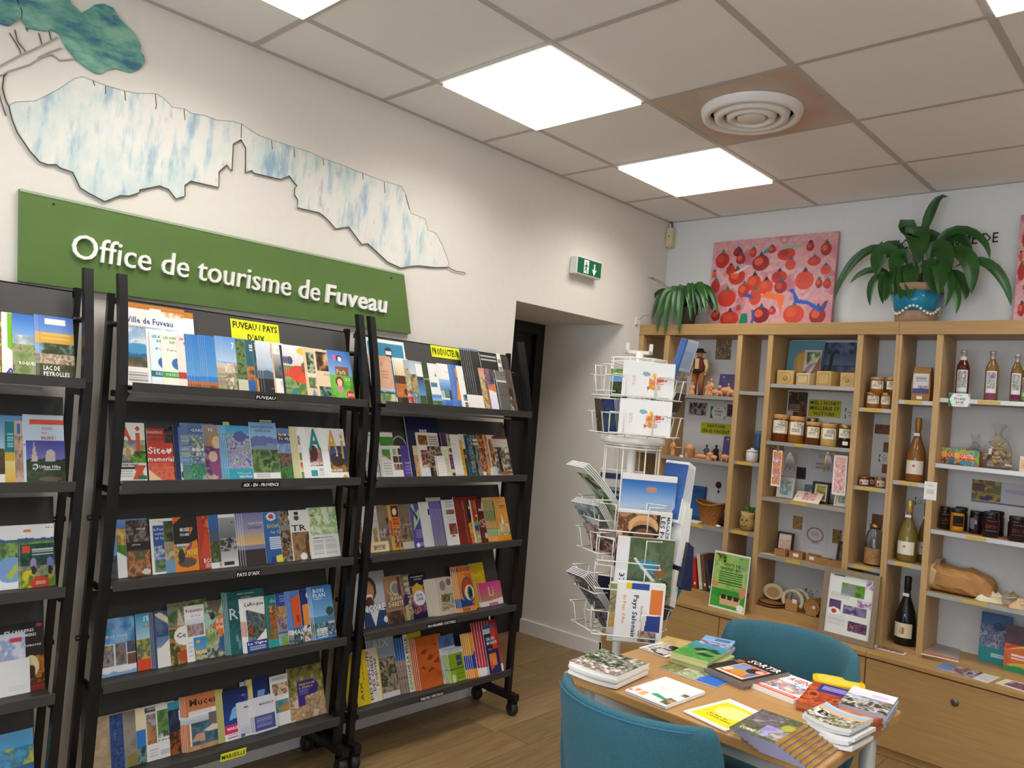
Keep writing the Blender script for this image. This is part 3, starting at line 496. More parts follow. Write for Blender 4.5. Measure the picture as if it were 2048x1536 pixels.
# shelf;left,right,top (crop pixels; right under 2 = width in metres);kind;cover;label;copies fanned behind,step
DATA = r"""
a;200,.205,112;M;b:f4f2ee|r:0,.92,1,1,c8792b|n:0,.6,1,.72,6,8fb4d8,b8cfe4,e8ecf0|m:0,.62,.06,7f9cc0|r:0,0,1,.55,f4f2ee;spare town magazine half hidden behind its twin
a;124,.205,85;M;b:f4f2ee|n:0,.45,.85,.72,6,8fb4d8,b8cfe4,eef0f2,6f9cc8|r:0,.93,1,1,c8792b|n:.45,.87,1,.94,9,c8792b,f4f2ee,c8792b|r:.42,.86,.6,.96,f2efe8|e:.22,.36,.3,.15,4a9ccb|n:0,.22,.42,.34,6,6b5a48,8a7050,3c4a3c|m:.34,.37,.04,2f6a9c|r:0,0,1,.22,f4f2ee|l:.05,.04,.5,.16,6,999|T:.05,.755,.74,.075,2a4a8a,Ville de Fuveau|t:.03,.69,.3,.04,d08a4a,Vivre ici;white town magazine with orange band and gorge photo
a;295,.148,292;C;b:f3f1ec|l:.1,.1,.9,.9,9,e4e2dc;blank white card behind the butterfly leaflets
a;322,.098,318;L;b:dfecf0|r:0,.18,1,.3,1f6a80|e:.55,.45,.3,.12,3a6aa8|e:.7,.5,.18,.1,d8a070|T:.1,.9,.8,.05,1f6a80,LES AVENTURES|T:.25,.82,.5,.05,1f6a80,DE ALIX|t:.2,.68,.5,.04,667,Pars|t:.15,.22,.7,.05,fff,DES NOTES;pale blue butterfly children's leaflet with teal stripe
a;410,.098,328;L;b:efe9da|r:0,.18,1,.3,3f9a3c|e:.55,.45,.22,.11,3a6aa8|e:.7,.48,.18,.1,e0b088|T:.1,.9,.8,.05,3f9a3c,LES AVENTURES|T:.3,.82,.5,.05,3f9a3c,DE ELIA|t:.2,.68,.5,.04,887,Pars le|t:.1,.22,.75,.05,fff,A LA DECOUVERTE;cream butterfly children's leaflet with green stripe
a;530,.098,338;L;b:f0dcd2|r:0,.18,1,.3,b53a3a|e:.6,.45,.26,.11,3a5aa8|T:.1,.9,.8,.05,b53a3a,LES AVENTURES|T:.25,.82,.5,.05,b53a3a,DE;pink butterfly children's leaflet with red stripe
a;645,.095,338;L;b:2f78bf|g:.25,1,5a96c8,2a72bc|n:0,0,1,.14,9,8a4a22,b5682e,6a3a1c|m:.1,.14,.05,b5682e|T:.55,.76,.4,.06,9cc4e8,MO|t:.55,.68,.3,.05,9cc4e8,CI;blue leaflet with ochre cliffs along its foot;3,16
a;750,.085,345;L;b:2f78bf|g:.25,1,5a96c8,2a72bc|n:0,0,1,.14,9,8a4a22,b5682e,6a3a1c|m:.1,.15,.05,b5682e|T:.7,.72,.25,.06,9cc4e8,MO;second blue leaflet with ochre cliffs, right of the first pile;3,14
a;880,.1,352;L;b:7fa8d8|g:.55,1,b0c4d8,5f92d0|n:0,.05,1,.5,10,4a5a38,8a9a58,c8b088,6a5a48,d8d0b8|n:0,.35,1,.52,9,e0d4c4,a88a70,6a5a50|e:.85,.12,.1,.07,5a3a8a|T:.35,.78,.6,.12,fff,7 lieux;village photo leaflet with white script on blue sky;5,9
a;985,.095,372;L;b:3a5a2c|n:0,0,1,1,9,2c4420,4a6a34,6a8a48,3a3a24|r:0,0,.6,.25,c8c4a8;dark green woodland path leaflet
a;1058,.09,378;L;b:1f5a6a|n:0,.2,1,.5,8,8a4a2a,c87a3a,3a3a3a|r:0,0,.5,.25,2a5a9a|l:.2,.78,.8,.92,3,d8e4e8;teal leaflet with white lines and rust photo
a;1116,.09,382;L;b:2a4a4a|n:0,.25,1,.6,8,6a4a2a,2a4a4a,a06a3a|p:d8862e,.05,0,.05,.3,.6,0|l:.1,.8,.7,.95,3,c8d4d0;dark teal leaflet with orange wedge
a;1178,.098,386;L;b:9ab0c8|g:.5,1,aebccb,dde4ea|n:0,0,1,.42,7,1c1a20,2c2a30,3a3436|m:.3,.45,.1,4a5a6a|r:0,0,1,.3,1c1a20|r:.4,.7,.85,.88,4a4e54|t:.3,.1,.6,.04,aaa,l'envers;grey blue dusk leaflet with dark lower half;2,18
a;1258,.085,405;L;b:eee8dc|r:0,0,.08,1,d8b088|g:.33,.8,3a3a3a,c0c0c0|r:0,.33,.08,.8,d8b088|n:.3,.4,.9,.6,6,222,555,888|t:.3,.86,.6,.04,222,L ombre|l:.3,.15,.9,.28,3,bbb;cream leaflet with black and white corridor photo
a;1325,.06,418;L;b:1c1824|r:0,0,.2,1,2a2434;narrow black leaflet beside the poppies
a;1375,.1,415;L;b:6a8a4a|g:.6,1,d8d4c8,e8ecf0|n:0,0,1,.45,10,4a7a38,7aa050,b0a878,3a5a28|e:.45,.45,.45,.16,d8442c|e:.7,.36,.3,.1,e0502e|e:.8,.62,.16,.1,6a4a3a|e:.1,.7,.14,.08,4a4a6a|e:.75,.9,.3,.08,e8c43a|n:.6,.5,.9,.66,7,3a2a2a,8a5a3a|r:.1,.05,.25,.16,3a7aa0;poppy meadow leaflet with big red flower;2,14
a;1505,.09,433;L;b:e0c8a4|n:.12,.5,.9,.9,8,2a2a24,5a7a3a,c8c8b8,3a4a2a|n:.12,.2,.9,.4,6,7a9a4a,4a5a3a,d8d8d0|p:7a8ab0,.2,.02,.35,.2,.5,.02|p:7a8ab0,.5,.02,.65,.18,.8,.02|T:.1,.42,.7,.08,fff,DOS D;tan leaflet with dark collage of garden photos
a;1585,.095,447;L;b:e4cba8|n:.1,.56,1,.95,6,1c1814,3a2a1c,8a5a30,e0b080|n:.1,0,1,.25,7,2a4a3a,8ab0a0,1c2a20|t:.4,.48,.4,.04,888,Balade;sand leaflet with dark framed hair photo
a;1690,1872,452;L;b:5aa03a|g:.5,1,8ab0e0,4a74c0|n:0,0,1,.5,5,4a9a2e,6ab43c,7ac044|r:.28,.5,.85,.68,8a5a34|e:.5,.84,.14,.07,2a2a3a|e:.52,.83,.09,.05,e8e8e8|e:.3,.85,.08,.06,d86a9a|e:.4,.37,.18,.11,6a3a20|e:.4,.35,.11,.08,f0c0a0|r:.3,.17,.5,.28,e07aa0|e:.82,.12,.18,.09,d0342c|T:.68,.09,.28,.06,fff,2022|T:.66,.4,.2,.06,eef,2.5|t:.32,.52,.4,.1,e8e0c0,Park|T:.25,.01,.16,.07,7cf,10;bright green park leaflet with red 2022 disc
b;300,500,138;B;b:c8402c|r:.0,.6,1,1,b0382a|n:.68,.6,1,1,5,2a1c18,5a4a3a,1c1410|T:.0,.89,.6,.06,f0c8b8,SHARING|t:.0,.8,.58,.05,d87a68,HISTORY|t:.0,.71,.6,.05,d87a68,REFLECTION|t:.0,.62,.4,.05,d87a68,CULTURE;red booklet reading SHARING HISTORY above the memorial leaflet
b;300,500,248;B;b:d2452e|n:0,0,1,.45,5,d2452e,e07a5e,c83a28|p:f0c8a0,0,0,0,.3,.5,0|l:.1,.2,.9,.45,7,dc6a50|T:.02,.7,.68,.19,fff,Site|T:.0,.5,1,.13,fff,memorial|p:fff,.72,.78,.82,.7,.95,.8,.9,.87,.83,.82,.76,.86;orange red memorial site leaflet with white heart
b;70,300,95;M;b:f2efe8|n:.06,.3,1,.69,6,6a7aa0,c8b8a0,4a8a2e,8aaa4a,e0d0b0|e:.4,.5,.22,.07,e8d8b0|e:.4,.49,.1,.07,c8a070|n:.6,.3,1,.5,8,4a8a2e,7ab040,2a5a1c|p:d8553a,.55,.27,1,.27,.85,.15,.95,.02,.5,.02,.62,.15|r:.68,.02,.98,.09,1f7a4a|T:.0,.67,.55,.31,d8553a,A|T:.66,.5,.18,.45,d8553a,i|T:.02,.3,.55,.05,222,ESCAPADES|T:.02,.25,.7,.04,222,VIGNERONNES|r:.0,.2,.6,.235,222|l:.04,.05,.5,.17,3,aaa;white magazine with giant red Ai letters and straw hat
b;503,.1,112;L;b:1e2a54|n:0,.5,1,1,6,1e2a54,26346a,18204a|l:.25,.3,.8,.5,5,5a6aa0|T:.2,.6,.7,.06,9ab,PLAN;navy leaflet reading PLAN
b;545,.1,130;L;b:2f6ab8|g:.3,1,7aa8d8,2f6ab8|r:0,0,1,.3,d0dcec|e:.3,.1,.3,.12,1c2030;blue leaflet tucked beside the navy one
b;610,.1,100;L;b:5a78a0|n:0,.3,1,.8,9,8ab0c8,3a6a9a,c8d4d0,2a5a8a,d8c88a|n:0,0,1,.28,8,2a7a4a,5aa060,1f5a6a,8ac0a0|g:.82,1,4a6a9c,5a7aa8|T:.15,.85,.7,.05,d8e0ec,GARDEN|T:.15,.5,.8,.06,fff,BONNE|T:.3,.41,.6,.06,f0e8e0,ET LE JA;swirling blue and green painting leaflet;4,11
b;735,.1,112;L;b:9a8070|g:.7,1,7a8a98,b09080|n:0,0,1,.6,7,4a3a50,6a3a6a,a8908a,c8b0a0|e:.45,.72,.3,.15,b08a58|e:.48,.68,.17,.11,e0c0a8|e:.5,.3,.35,.25,8a4a78|e:.3,.42,.16,.1,d8b8a4|T:.2,.88,.2,.06,eee,N.;portrait leaflet of woman in purple dress
b;895,.024,90;N;b:dcd98a;yellow sticky note peeping over the lavender guides
b;905,.1,118;B;b:3f9cc8|n:.05,.2,.95,.85,12,8a7ab8,b8a8d0,6a9a70,d8d0e0,5a5a98|g:.85,1,5ab0d8,4aa4d4|r:0,0,1,.2,2fa0b4|e:.55,.8,.25,.1,5a6aa8|t:.35,.1,.5,.04,cde,Massif|T:.4,.04,.5,.05,fff,Sainte-Victoire;light blue lavender field guide;4,10
b;1180,.05,76;N;b:dcd98a;yellow sticky note behind the mountain guide
b;1095,1305,92;B;b:8ab8e0|g:.75,1,9ac4e8,78acdc|m:.4,.72,.12,6a7ab0|m:.4,.6,.1,8a9ab0|n:0,.12,1,.52,7,3a5a30,5a7a40,8aa060,2a3a24|r:0,0,1,.12,eee|t:.05,.9,.85,.05,345,Concors Sainte-Victoire|t:.2,.83,.6,.05,345,Grand Site de France|l:.1,.03,.6,.09,2,888;tall blue guide with grey mountain over green valley
b;1300,.1,138;L;b:3a4a78|g:.55,1,2a4a8a,6a8ab8|n:0,.5,1,.7,6,d8dce8,6a8ab8,9ab0d0|n:0,.25,1,.5,7,5a4a40,8a6a50,3a3430|n:0,0,1,.24,8,2a6a2a,4a8a3a,1c3a1c|r:.02,.75,1,.9,3a2a28|T:.06,.84,.9,.06,fff,FROM VILLAGE|T:.06,.76,.8,.06,fff,TO VILLAGE;blue village leaflet reading FROM VILLAGE TO VILLAGE
b;1437,.085,128;B;b:e8e4d0|r:0,0,.08,1,d8cc8a|e:.5,.89,.35,.08,fafafa|n:.15,.66,1,.82,6,8a6a4a,3a2a20,c8b8a0|n:.15,.36,1,.5,8,3a6a2a,6a9a4a|n:.15,.16,1,.32,8,c84a2c,e8c8a0,4a8a3a|n:.15,.0,1,.13,8,3a7a2e,7ab04a;food photo booklet with pale yellow spine;3,9
b;1518,.1,133;B;b:f0eee8|n:.1,.25,.95,.6,6,3a3a4a,d8b0a0,c88a80,8a7a80|e:.3,.5,.18,.16,5a2a24|T:.1,.55,.55,.43,1f8a8a,A|T:.78,.45,.14,.4,1f8a8a,i|T:.05,.27,.8,.05,fff,LAISSEZ VOUS|r:.1,.06,.38,.17,2f9aa4|l:.45,.05,.9,.2,4,9aa;white booklet with giant teal Ai letters;3,10
b;1672,1822,140;B;b:f2f0ea|n:.1,.18,1,.66,6,2a3a78,3a4a8a,4a5a98|n:.1,.14,1,.36,7,8a5a2a,c88a3a,3a4a2a|e:.5,.38,.35,.14,3a3430|p:d8d0c0,.45,.45,.5,.62,.55,.45|T:.05,.55,.5,.42,d8a23a,A|T:.74,.4,.14,.5,d8a23a,i|T:.1,.15,.6,.05,fff,PLAN GUIDE|p:d8a23a,.6,0,.8,.1,1,0;white booklet with giant ochre Ai letters and fountain;3,10
c;70,.1,205;L;b:3a6aa8|g:.35,1,6a9ad0,3a72b8|n:0,0,1,.4,8,1c2434,3a4a5a,5a3a3a;blue sky city leaflet next to the post
c;140,.1,190;L;b:e8e8e8|n:0,.5,.9,.85,6,c8a04a,8a6a2a,d8b868|n:0,.35,.9,.55,8,2a6a1c,4a8a2e|g:.85,1,4a7ab8,6a9ad0|p:f0f0f0,0,0,0,.45,.35,.33,1,.33,1,0;white leaflet with ochre house and hedge
c;212,395,195;L;b:3a2a20|n:0,.6,1,1,8,2a1c14,4a3a2c,8a8a88,3a2c20|n:0,0,1,.45,7,6a3a20,c88a60,8a5a3a,4a5a3a|r:0,.48,.9,.6,1c1410|e:.8,.07,.18,.05,d8d4cc|T:.45,.82,.4,.03,eee,OPEN AIR|T:.25,.54,.35,.03,eee,LOFT FOOD;brown terrace cafe leaflet
c;400,.1,185;L;b:eeece6|r:.1,.03,.65,.88,2a5298|n:.1,.03,.65,.3,8,3a6a4a,7a9a5a,2a3a5a|n:.1,.25,.65,.5,7,2a4a78,c8ccd0,2a5298|t:.3,.93,.5,.03,777,Provence|T:.12,.78,.55,.05,dfe8f4,la Provence|t:.15,.7,.5,.05,dfe8f4,visite en|t:.15,.62,.5,.05,dfe8f4,et terre;white leaflet with narrow blue village picture
c;505,.1,200;L;b:8a8a70|n:0,.55,1,1,9,1c2a18,3a4a24,5a6a3a|n:0,.25,1,.6,6,b0a080,8a7a58,c8b898|r:0,0,1,.25,6a9ab0|r:.5,.13,.95,.24,c83a34|e:.7,.16,.1,.06,eee;tree and facade leaflet with small red shield
c;578,762,168;L;b:e88a2a|r:0,.5,1,1,1c1614|p:e8602a,0,.86,.0,1,.4,1|p:e8862a,0,0,0,.4,1,.56,1,0|p:8a3a7a,.3,.3,.8,.55,.6,.3|n:.05,.2,.45,.48,6,3a3434,e8c83a,5a5a5a|r:.1,.46,.6,.5,c8d0d8|e:.5,.16,.4,.09,5a5048|e:.28,.28,.14,.13,38323a|T:.28,.72,.4,.07,fff,MUSEE|T:.28,.64,.38,.05,fff,DE LA MINE|p:e8702a,.7,.66,.72,.8,.85,.78|T:.5,.29,.46,.1,f0d83a,MINE;black and orange mining museum leaflet
c;765,.095,163;L;b:b8361c|n:.2,.78,1,1,6,c84a2a,8a1c10,e07a4a|p:e8e4d8,.4,.72,.95,.72,.95,.5,.7,.5|n:.5,.55,1,.72,7,2a8a2a,4aa03a|p:d0482a,0,.2,.3,.75,.6,.2|T:.15,.12,.85,.08,fff,ECOMUSEE|l:.2,.02,.9,.1,3,e8c8b8;red ecomuseum leaflet with green vignette
c;850,.095,155;L;b:3a5a9a|g:.75,1,3a5a9c,3a6ab0|m:.3,.72,.1,4a5a6a|n:.0,.12,1,.5,7,5a5a3a,3a4a24,8a8a5a|r:0,0,1,.1,e8e8e4|r:.3,.02,.5,.09,d88a3a|T:.45,.8,.5,.08,e8e0f0,Pey;mountain village leaflet with white foot
c;928,.095,150;L;b:8a8a8a|g:.55,1,6a6a6a,a8a8a8|n:0,.25,1,.55,9,333,777,bbb,222|g:0,.3,e0e0e0,b0b0b0|r:0,.94,1,1,eee|r:.1,.04,.5,.1,333|t:.5,.8,.5,.06,444,Pays;black and white village leaflet
c;1110,1288,142;B;b:8a88a8|g:.38,1,e0b878,7a7aa8|g:.6,1,a8a0b0,7878a4|n:0,0,1,.3,6,2a2420,4a3a34,3a3038|m:.0,.26,.12,3a302e|T:.25,.78,.65,.04,d8d4e8,GUIDE TOURS|t:.2,.69,.6,.07,3a3a4a,Gardanne;violet dusk guide with handwritten title;3,15
c;1268,.1,130;L;b:2f6aa8|g:0,1,2a5a9a,3478b4|e:.35,.9,.2,.08,e8e8e8|e:.35,.9,.12,.05,c84a4a|T:.15,.68,.8,.07,d8d048,ESCAPADE|T:.3,.57,.6,.06,d8d048,La Cave|l:.2,.25,.95,.5,6,dde6f0|e:.6,.07,.3,.07,e8d83a|r:.2,0,.4,.12,2a3a8a;blue game leaflet with yellow title
c;1390,.1,125;L;b:4a4a44|n:0,0,1,1,10,2a2a24,6a6a5a,b0a898,8a4a2a,3a4434|r:0,.62,.6,.72,888|T:.4,.83,.5,.07,eee,Les|T:.05,.35,.8,.1,222,QUO|e:.7,.06,.2,.07,d8d4cc;grey collage leaflet with street photos
c;1470,1637,118;L;b:e8e4e0|n:.05,0,1,.55,5,8a6a44,a8845a,6a4a30|e:.85,.25,.22,.3,5a3a28|e:.9,.22,.12,.26,d8a880|e:.5,.07,.16,.07,eee|r:.25,.9,.42,.96,2a2a2a|e:.33,.84,.12,.05,444|T:.05,.58,.7,.12,4a4038,TR|r:.05,.58,.4,.7,e4ecf0;white leaflet with black crest above an arched stone door
c;1612,1836,98;B;b:e9e6df|n:.04,.45,1,1,5,e4e8d0,b0cc90,8ab870,d8e0c0,e8e4d4|r:.1,.82,.22,.86,b84a3a|e:.15,.7,.02,.02,b84a3a|e:.3,.7,.02,.02,b84a3a|e:.4,.85,.02,.02,b84a3a|e:.5,.68,.02,.02,b84a3a|r:.18,.55,.2,.62,c03a2a|l:.1,.06,.45,.35,14,bbb|l:.52,.06,.9,.35,14,c4c4c0|r:.15,.39,.8,.4,888|T:.12,.38,.2,.025,333,BIENVENUE;cream leaflet with pale green map
d;88,362,345;M;b:4a8ac8|g:.45,1,7aa8dc,2f72b4|n:0,.5,1,1,4,3a7ab8,5a96cc,8ab8e0|r:0,.15,1,.55,dfe6ee|r:.04,.17,.38,.53,5a5048|n:.04,.17,.38,.53,6,c8a04a,5a5a8a,a89a8a,4a4a44|n:.42,.17,.72,.55,6,5a5248,8a7a68,6a70a0,b8a890|n:.76,.36,1,.56,6,3a4a6a,7a6a58|n:.76,.15,1,.34,6,a86a4a,6a4a3a|g:0,.15,e8ecf2,f4f4f4|m:0,.06,.06,8ab0dc|e:.35,.88,.06,.04,8a7a78|t:.15,.66,.6,.05,cfe0f0,Bel ciel;sky blue magazine with four small village photos
d;366,.1,300;L;b:6ab4dc|g:.5,1,b8d8e4,3f9cc8|n:0,.2,1,.55,5,c8b02a,8a9a3a,4a5a6a,d8c03a|r:0,0,1,.2,dc4a24|T:.25,.86,.7,.09,fff,S'EVADER|r:.25,.74,1,.78,c83a3a|t:.28,.745,.6,.03,fff,en provence;turquoise leaflet with orange foot and sunflower field
d;497,.105,285;B;b:dcdad4|g:.35,1,7a92b0,22386a|n:0,.55,1,1,4,22386a,3a527a,5a7090|p:d8ccb0,.05,.95,.25,.98,1,.65,.8,.62|p:e8e4da,.1,.3,.9,.66,1,.6,.25,.2|r:0,0,1,.28,e4e2dc|r:0,0,.08,1,3a4a6a|l:.55,.05,.95,.25,2,555;navy booklet with pale ribbon stripes;2,10
d;742,.085,200;L;b:6a7a2a|n:0,.6,1,1,8,4a5a1c,8a9a3a,c8b04a|r:0,0,1,.5,6a7a3a;olive leaflet peeping over the white one
d;616,.1,222;L;b:8a7a5a|n:0,.62,1,.98,6,3a5a24,8a8a78,5a6a3a,b8a890|n:0,0,1,.6,8,8a5a2a,c8a060,4a3a20,3a6a2a|e:.55,.45,.38,.16,eeebe4|e:.6,.12,.35,.1,b84a1c|T:.25,.42,.6,.08,222,Cont|p:c8b8a0,.3,.62,.4,.92,.55,.62;restaurant guide leaflet with white round label
d;742,895,240;L;b:eeecea|n:.08,.45,.95,.72,7,b0a8b8,8a6a5a,c8a890,5a5a4a|g:.65,.76,c8d4e0,e8e8ea|r:.35,.2,1,.42,3a9ad0|T:.08,.86,.85,.08,9a2a4a,Roquevaire|t:.3,.79,.5,.04,888,au vrai|l:.08,.05,.3,.35,4,ccc;white village leaflet with purple red title
d;800,910,485;L;b:3a6a8a|g:.5,1,5aa0d0,2f8ac8|n:0,0,1,.5,7,5a6a2a,c8b03a,2a3a4a|e:.3,.85,.12,.08,e8b03a|T:.1,.28,.85,.17,fff,BALADES|T:.1,.06,.85,.15,dde,CEZANNE;short blue walks leaflet in front of the village leaflet
d;895,1065,203;L;b:5a9a8a|n:0,0,1,1,5,3a4a3a,7a9a5a,c8c4a8,2a3a44|p:a8ccc0,0,.8,0,.5,.5,.65|p:6a5a50,.1,1,.9,1,.6,.75,.3,.85|p:e07a2a,.35,.55,1,.85,1,.3,.8,.25|n:0,.25,.4,.5,8,6a8a4a,c8d0a0,4a6a3a|p:3a5a8a,.5,.2,.8,.4,1,.2,.75,.05|e:.35,.73,.12,.07,2a3a3a|T:.5,.58,.5,.08,fff,AU COEUR|T:.5,.48,.5,.07,fff,la Provence;diamond collage leaflet with orange panel
d;1068,.148,135;B;b:1f5a5c|n:0,0,1,1,4,1f5a5c,256668,1a5054|r:0,0,.03,1,2f7a7c|T:.28,.93,.45,.035,cfe0dc,Guide touristique|T:.38,.87,.25,.035,cfe0dc,et pratique|t:.05,.55,.4,.18,cfdcd4,Rv|e:.2,.25,.03,.06,6a9aa0|e:.25,.15,.04,.08,5a8a94;dark teal hardback tourist guide;3,9
d;1188,1360,185;B;b:f0eee8|n:.12,.2,1,.78,7,3a4a78,6a7a5a,2a3420,8a9ab0,3a4a2a|p:f0eee8,.12,.8,1,.8,1,.65|p:f0eee8,.5,.2,1,.4,1,.2|e:.3,.4,.1,.06,b83a34|r:0,.3,.1,.58,d89a8a|r:.05,0,1,.2,2a3a8a|T:.1,.83,.85,.09,2a3a2a,LaRoque|T:.1,.12,.85,.06,fff,La Vigne|l:.15,.02,.9,.1,2,9ab;white village booklet with cyclists and navy foot;2,9
d;1368,.1,158;L;b:1f7a78|n:.1,.35,1,.78,7,8a4a24,c8702e,3a2a20,d8a060|r:0,0,1,.14,2a9a94|n:0,.14,1,.34,7,4a6a3a,a0703a|T:.15,.85,.6,.08,8fd0c8,du 23;teal leaflet with rusty village photo;2,9
d;1442,.085,143;L;b:2a4a9a|n:0,.5,1,.75,8,8a6a3a,c8a060,4a3a2a|n:0,.25,1,.5,7,5a4a6a,a88aa0,7a9a8a|n:0,0,1,.22,6,8ab0d8,7a9a3a|l:.2,.8,.9,.95,3,6a8ad0;royal blue leaflet with three photo bands
d;1548,.1,125;L;b:4a7ac0|g:.8,1,3a62b0,6a92d0|p:e05a24,.1,.3,.05,.85,.8,.97,.85,.35|r:.7,.5,.78,.62,c8d8e8|r:.7,.7,.78,.82,c8d8e8|r:.25,.4,.34,.52,8a2a14|n:0,0,1,.28,10,eeeae4,2a2a3a,3a7a8a,1c1c24,c8c0b0|T:0,.16,.7,.1,eee,MALLE;orange facade leaflet with graffiti foot;3,10
d;1625,.09,115;L;b:1f3a78|r:0,.72,1,1,1a3272|p:e8923a,.1,.3,.1,.7,.8,.74,.9,.3|r:.5,.55,.72,.68,2f7a4a|r:.6,.3,.75,.45,2f7a4a|n:0,0,1,.28,9,2a1c14,eee,6a4a24|e:.5,.88,.18,.07,c8d0e0|T:.05,.18,.8,.12,f4f0ea,Tours;navy leaflet with ochre house and green shutters
d;1722,1885,92;B;b:4a8ac8|g:.42,1,86b8e0,3a78bc|n:0,.05,1,.35,9,2a4a4a,8ab0b8,1c2a34,d8e0e0|m:.3,.42,.04,5a8ab0|e:.8,.5,.18,.08,3a5a4a|T:.1,.87,.5,.08,eaf2fa,BON|T:.08,.78,.58,.08,eaf2fa,PLAN|l:.1,.73,.5,.76,1,cde|l:.1,.02,.6,.2,6,e0e8ea;blue harbour booklet reading BON PLAN;2,10
e;30,.148,445;B;b:b09a80|n:0,0,1,1,3,b8a48a,a89274,c0ac92;plain sand coloured booklet by the post
e;165,.1,425;L;b:2f4c8a|n:0,0,1,1,9,2a447e,3a5a9a,1f2f5a,4a6aa8;navy leaflet with dark speckled pattern
e;270,.1,400;L;b:8a8478|n:0,.2,1,1,3,9a9488,7a7468|e:.85,.35,.3,.22,e8c43a|p:8a7a3a,.1,0,.1,.2,1,.4,1,0|T:.6,.1,.35,.2,fff,M;grey leaflet with yellow cap and white M
e;365,.1,372;L;b:2f6ab0|g:.6,1,e8d8b0,f0e4c4|r:0,.3,1,.6,2f78c0|n:0,0,1,.3,6,3a4a4a,7aa098,1f3a3a;cream and blue coastal leaflet
e;437,.1,360;L;b:dcdad6|n:.05,.3,.9,.85,5,9a8a80,c87a3a,7a6a5a,a8b0b8|r:0,0,1,.3,e4e2de|r:0,.88,1,.97,555|l:.1,.89,.9,.96,1,aaa|l:.1,.05,.8,.2,3,bbb;white leaflet with russet landscape band
e;520,.09,348;L;b:e4e2de|n:.05,.38,1,.9,6,3a6a2a,7a9a5a,2a4a20,c8d4d8|l:.1,.05,.9,.15,3,999|t:.05,.32,.8,.04,444,Nature;white leaflet with green hillside
e;612,.105,328;L;b:1c4a68|g:.85,1,2f8aa8,3a9ab0|n:0,.45,1,.85,6,1c2a44,14202c,2a3a5a|n:0,0,1,.45,6,a85a24,6a3014,2a1810,c8783a|T:.35,.62,.6,.2,e8eef0,KUS;dark leaflet with orange cave and white capitals
e;742,1030,285;B;b:c87a4a|r:.08,.06,.96,.72,eceae4|n:.12,.08,.96,.56,4,3a5a6a,5a7a8a,2a4a5a|g:.5,.62,b0b8c0,d8dcde|r:.6,.38,.94,.62,6a6468|p:d8d0c0,.45,.32,.7,.4,.95,.36,.95,.3,.6,.28|p:c8987a,.1,.16,.25,.28,.48,.28,.48,.14|n:0,0,1,.08,5,c89a6a,b0844e|T:.12,.8,.84,.13,3a2420,Mucem|l:.12,.64,.7,.72,3,c8c8c4;terracotta sea museum programme with harbour photo;3,11
e;978,.03,232;N;b:b8b46a;yellow sticky note behind the sea museum programme
e;1170,.115,165;L;b:18285a|r:.2,.35,.42,1,e0d088|p:6a9ac8,.45,.2,.6,.75,.85,.75,.75,.2|p:6a9ac8,.85,.5,1,.7,1,.4|l:0,.88,.18,.98,2,ddd;navy and sky blue poster leaflet behind the white ones
e;1030,.1,243;L;b:1c2a6a|g:.3,1,24489a,14204c|p:7ab0e0,.2,.4,.35,.62,.7,.68,.6,.42|n:.6,.6,1,.85,7,1c2a6a,5a7ab8,e0e4ec|r:0,.14,.9,.3,d82a5a|r:0,0,1,.14,eceaea|T:.1,.2,.7,.06,fff,MARSEILLE|l:.1,.02,.8,.12,2,c87a98;navy leaflet with crimson band and white foot
e;1130,.1,330;L;b:d8d6dc|l:.1,.05,.9,.25,5,b8b8c8|r:.1,.02,.25,.1,5a5a9a|T:.3,.8,.6,.06,333,MARSEILLE|r:0,.3,1,.32,c8c6ce;plain white city leaflet, left of its tilted neighbour
e;1395,1605,130;L;b:e4e2dc|n:.08,.6,1,.84,7,c8a088,e0c0a8,6a4a3a,d8b098|n:.08,.25,1,.5,6,2a6a8a,3a8aa8,b88a4a,4a7a8a|e:.6,.32,.3,.06,b8843a|l:.1,.9,.6,.95,2,999|T:.2,.5,.8,.09,e8eef0,festival;white summer leaflet with beach photos
e;1250,1430,296;L;b:dcdae2|r:.04,.06,.94,.48,4a5290|l:.12,.14,.8,.42,5,8a90b8|T:.3,.76,.6,.06,444,MARSEILLE;tilted white city leaflet with indigo lower half;2,12
e;1605,1870,72;B;b:6a6238|n:0,.45,1,1,11,4a4a24,8a7a3a,6a6a34,b0a060|n:0,0,1,.45,9,b88a3a,c8a890,8a6a4a,e0c8b0|p:3a2a7a,.25,.25,.25,.72,.7,.72,.85,.6,.8,.45,.45,.42,.45,.25|T:.3,.63,.45,.04,e8c83a,PASS POUR|T:.3,.57,.4,.04,e8c83a,L EXPLO|l:.3,.45,.55,.55,3,8a7ab8;olive herb photo booklet with purple P
f;112,.205,195;M;b:f0efec|r:.03,.1,.96,.95,2f86a8|r:.03,.1,.96,.55,2a7c9c|e:.55,.8,.1,.09,1c2a30|r:.48,.76,.62,.82,e8e8e4|l:.5,.66,.6,.7,1,bcd;white framed teal poster with round black badge
f;245,432,398;L;b:d8a588|n:0,.28,1,1,3,dcab90,d0a080|g:.12,.3,4a6a8a,b0cce8|m:.05,.24,.05,3a4a3a|n:0,0,1,.2,8,5a7a4a,8aa06a,c8c8a8|e:.35,.82,.08,.05,c48a6e|l:.3,.5,.7,.68,3,c08468;peach winery leaflet with green hills;2,50
f;478,.07,430;L;b:e4dccc|g:.55,1,d8b888,f0ece4|n:0,.42,1,.62,7,3a1c0c,6a3414,1c1008|g:.15,.44,6a2c0c,c8702a|n:0,.15,1,.42,8,a04a14,d8822e,4a1c08|r:0,0,1,.16,2a140a;white and orange sunset tree leaflet;2,17
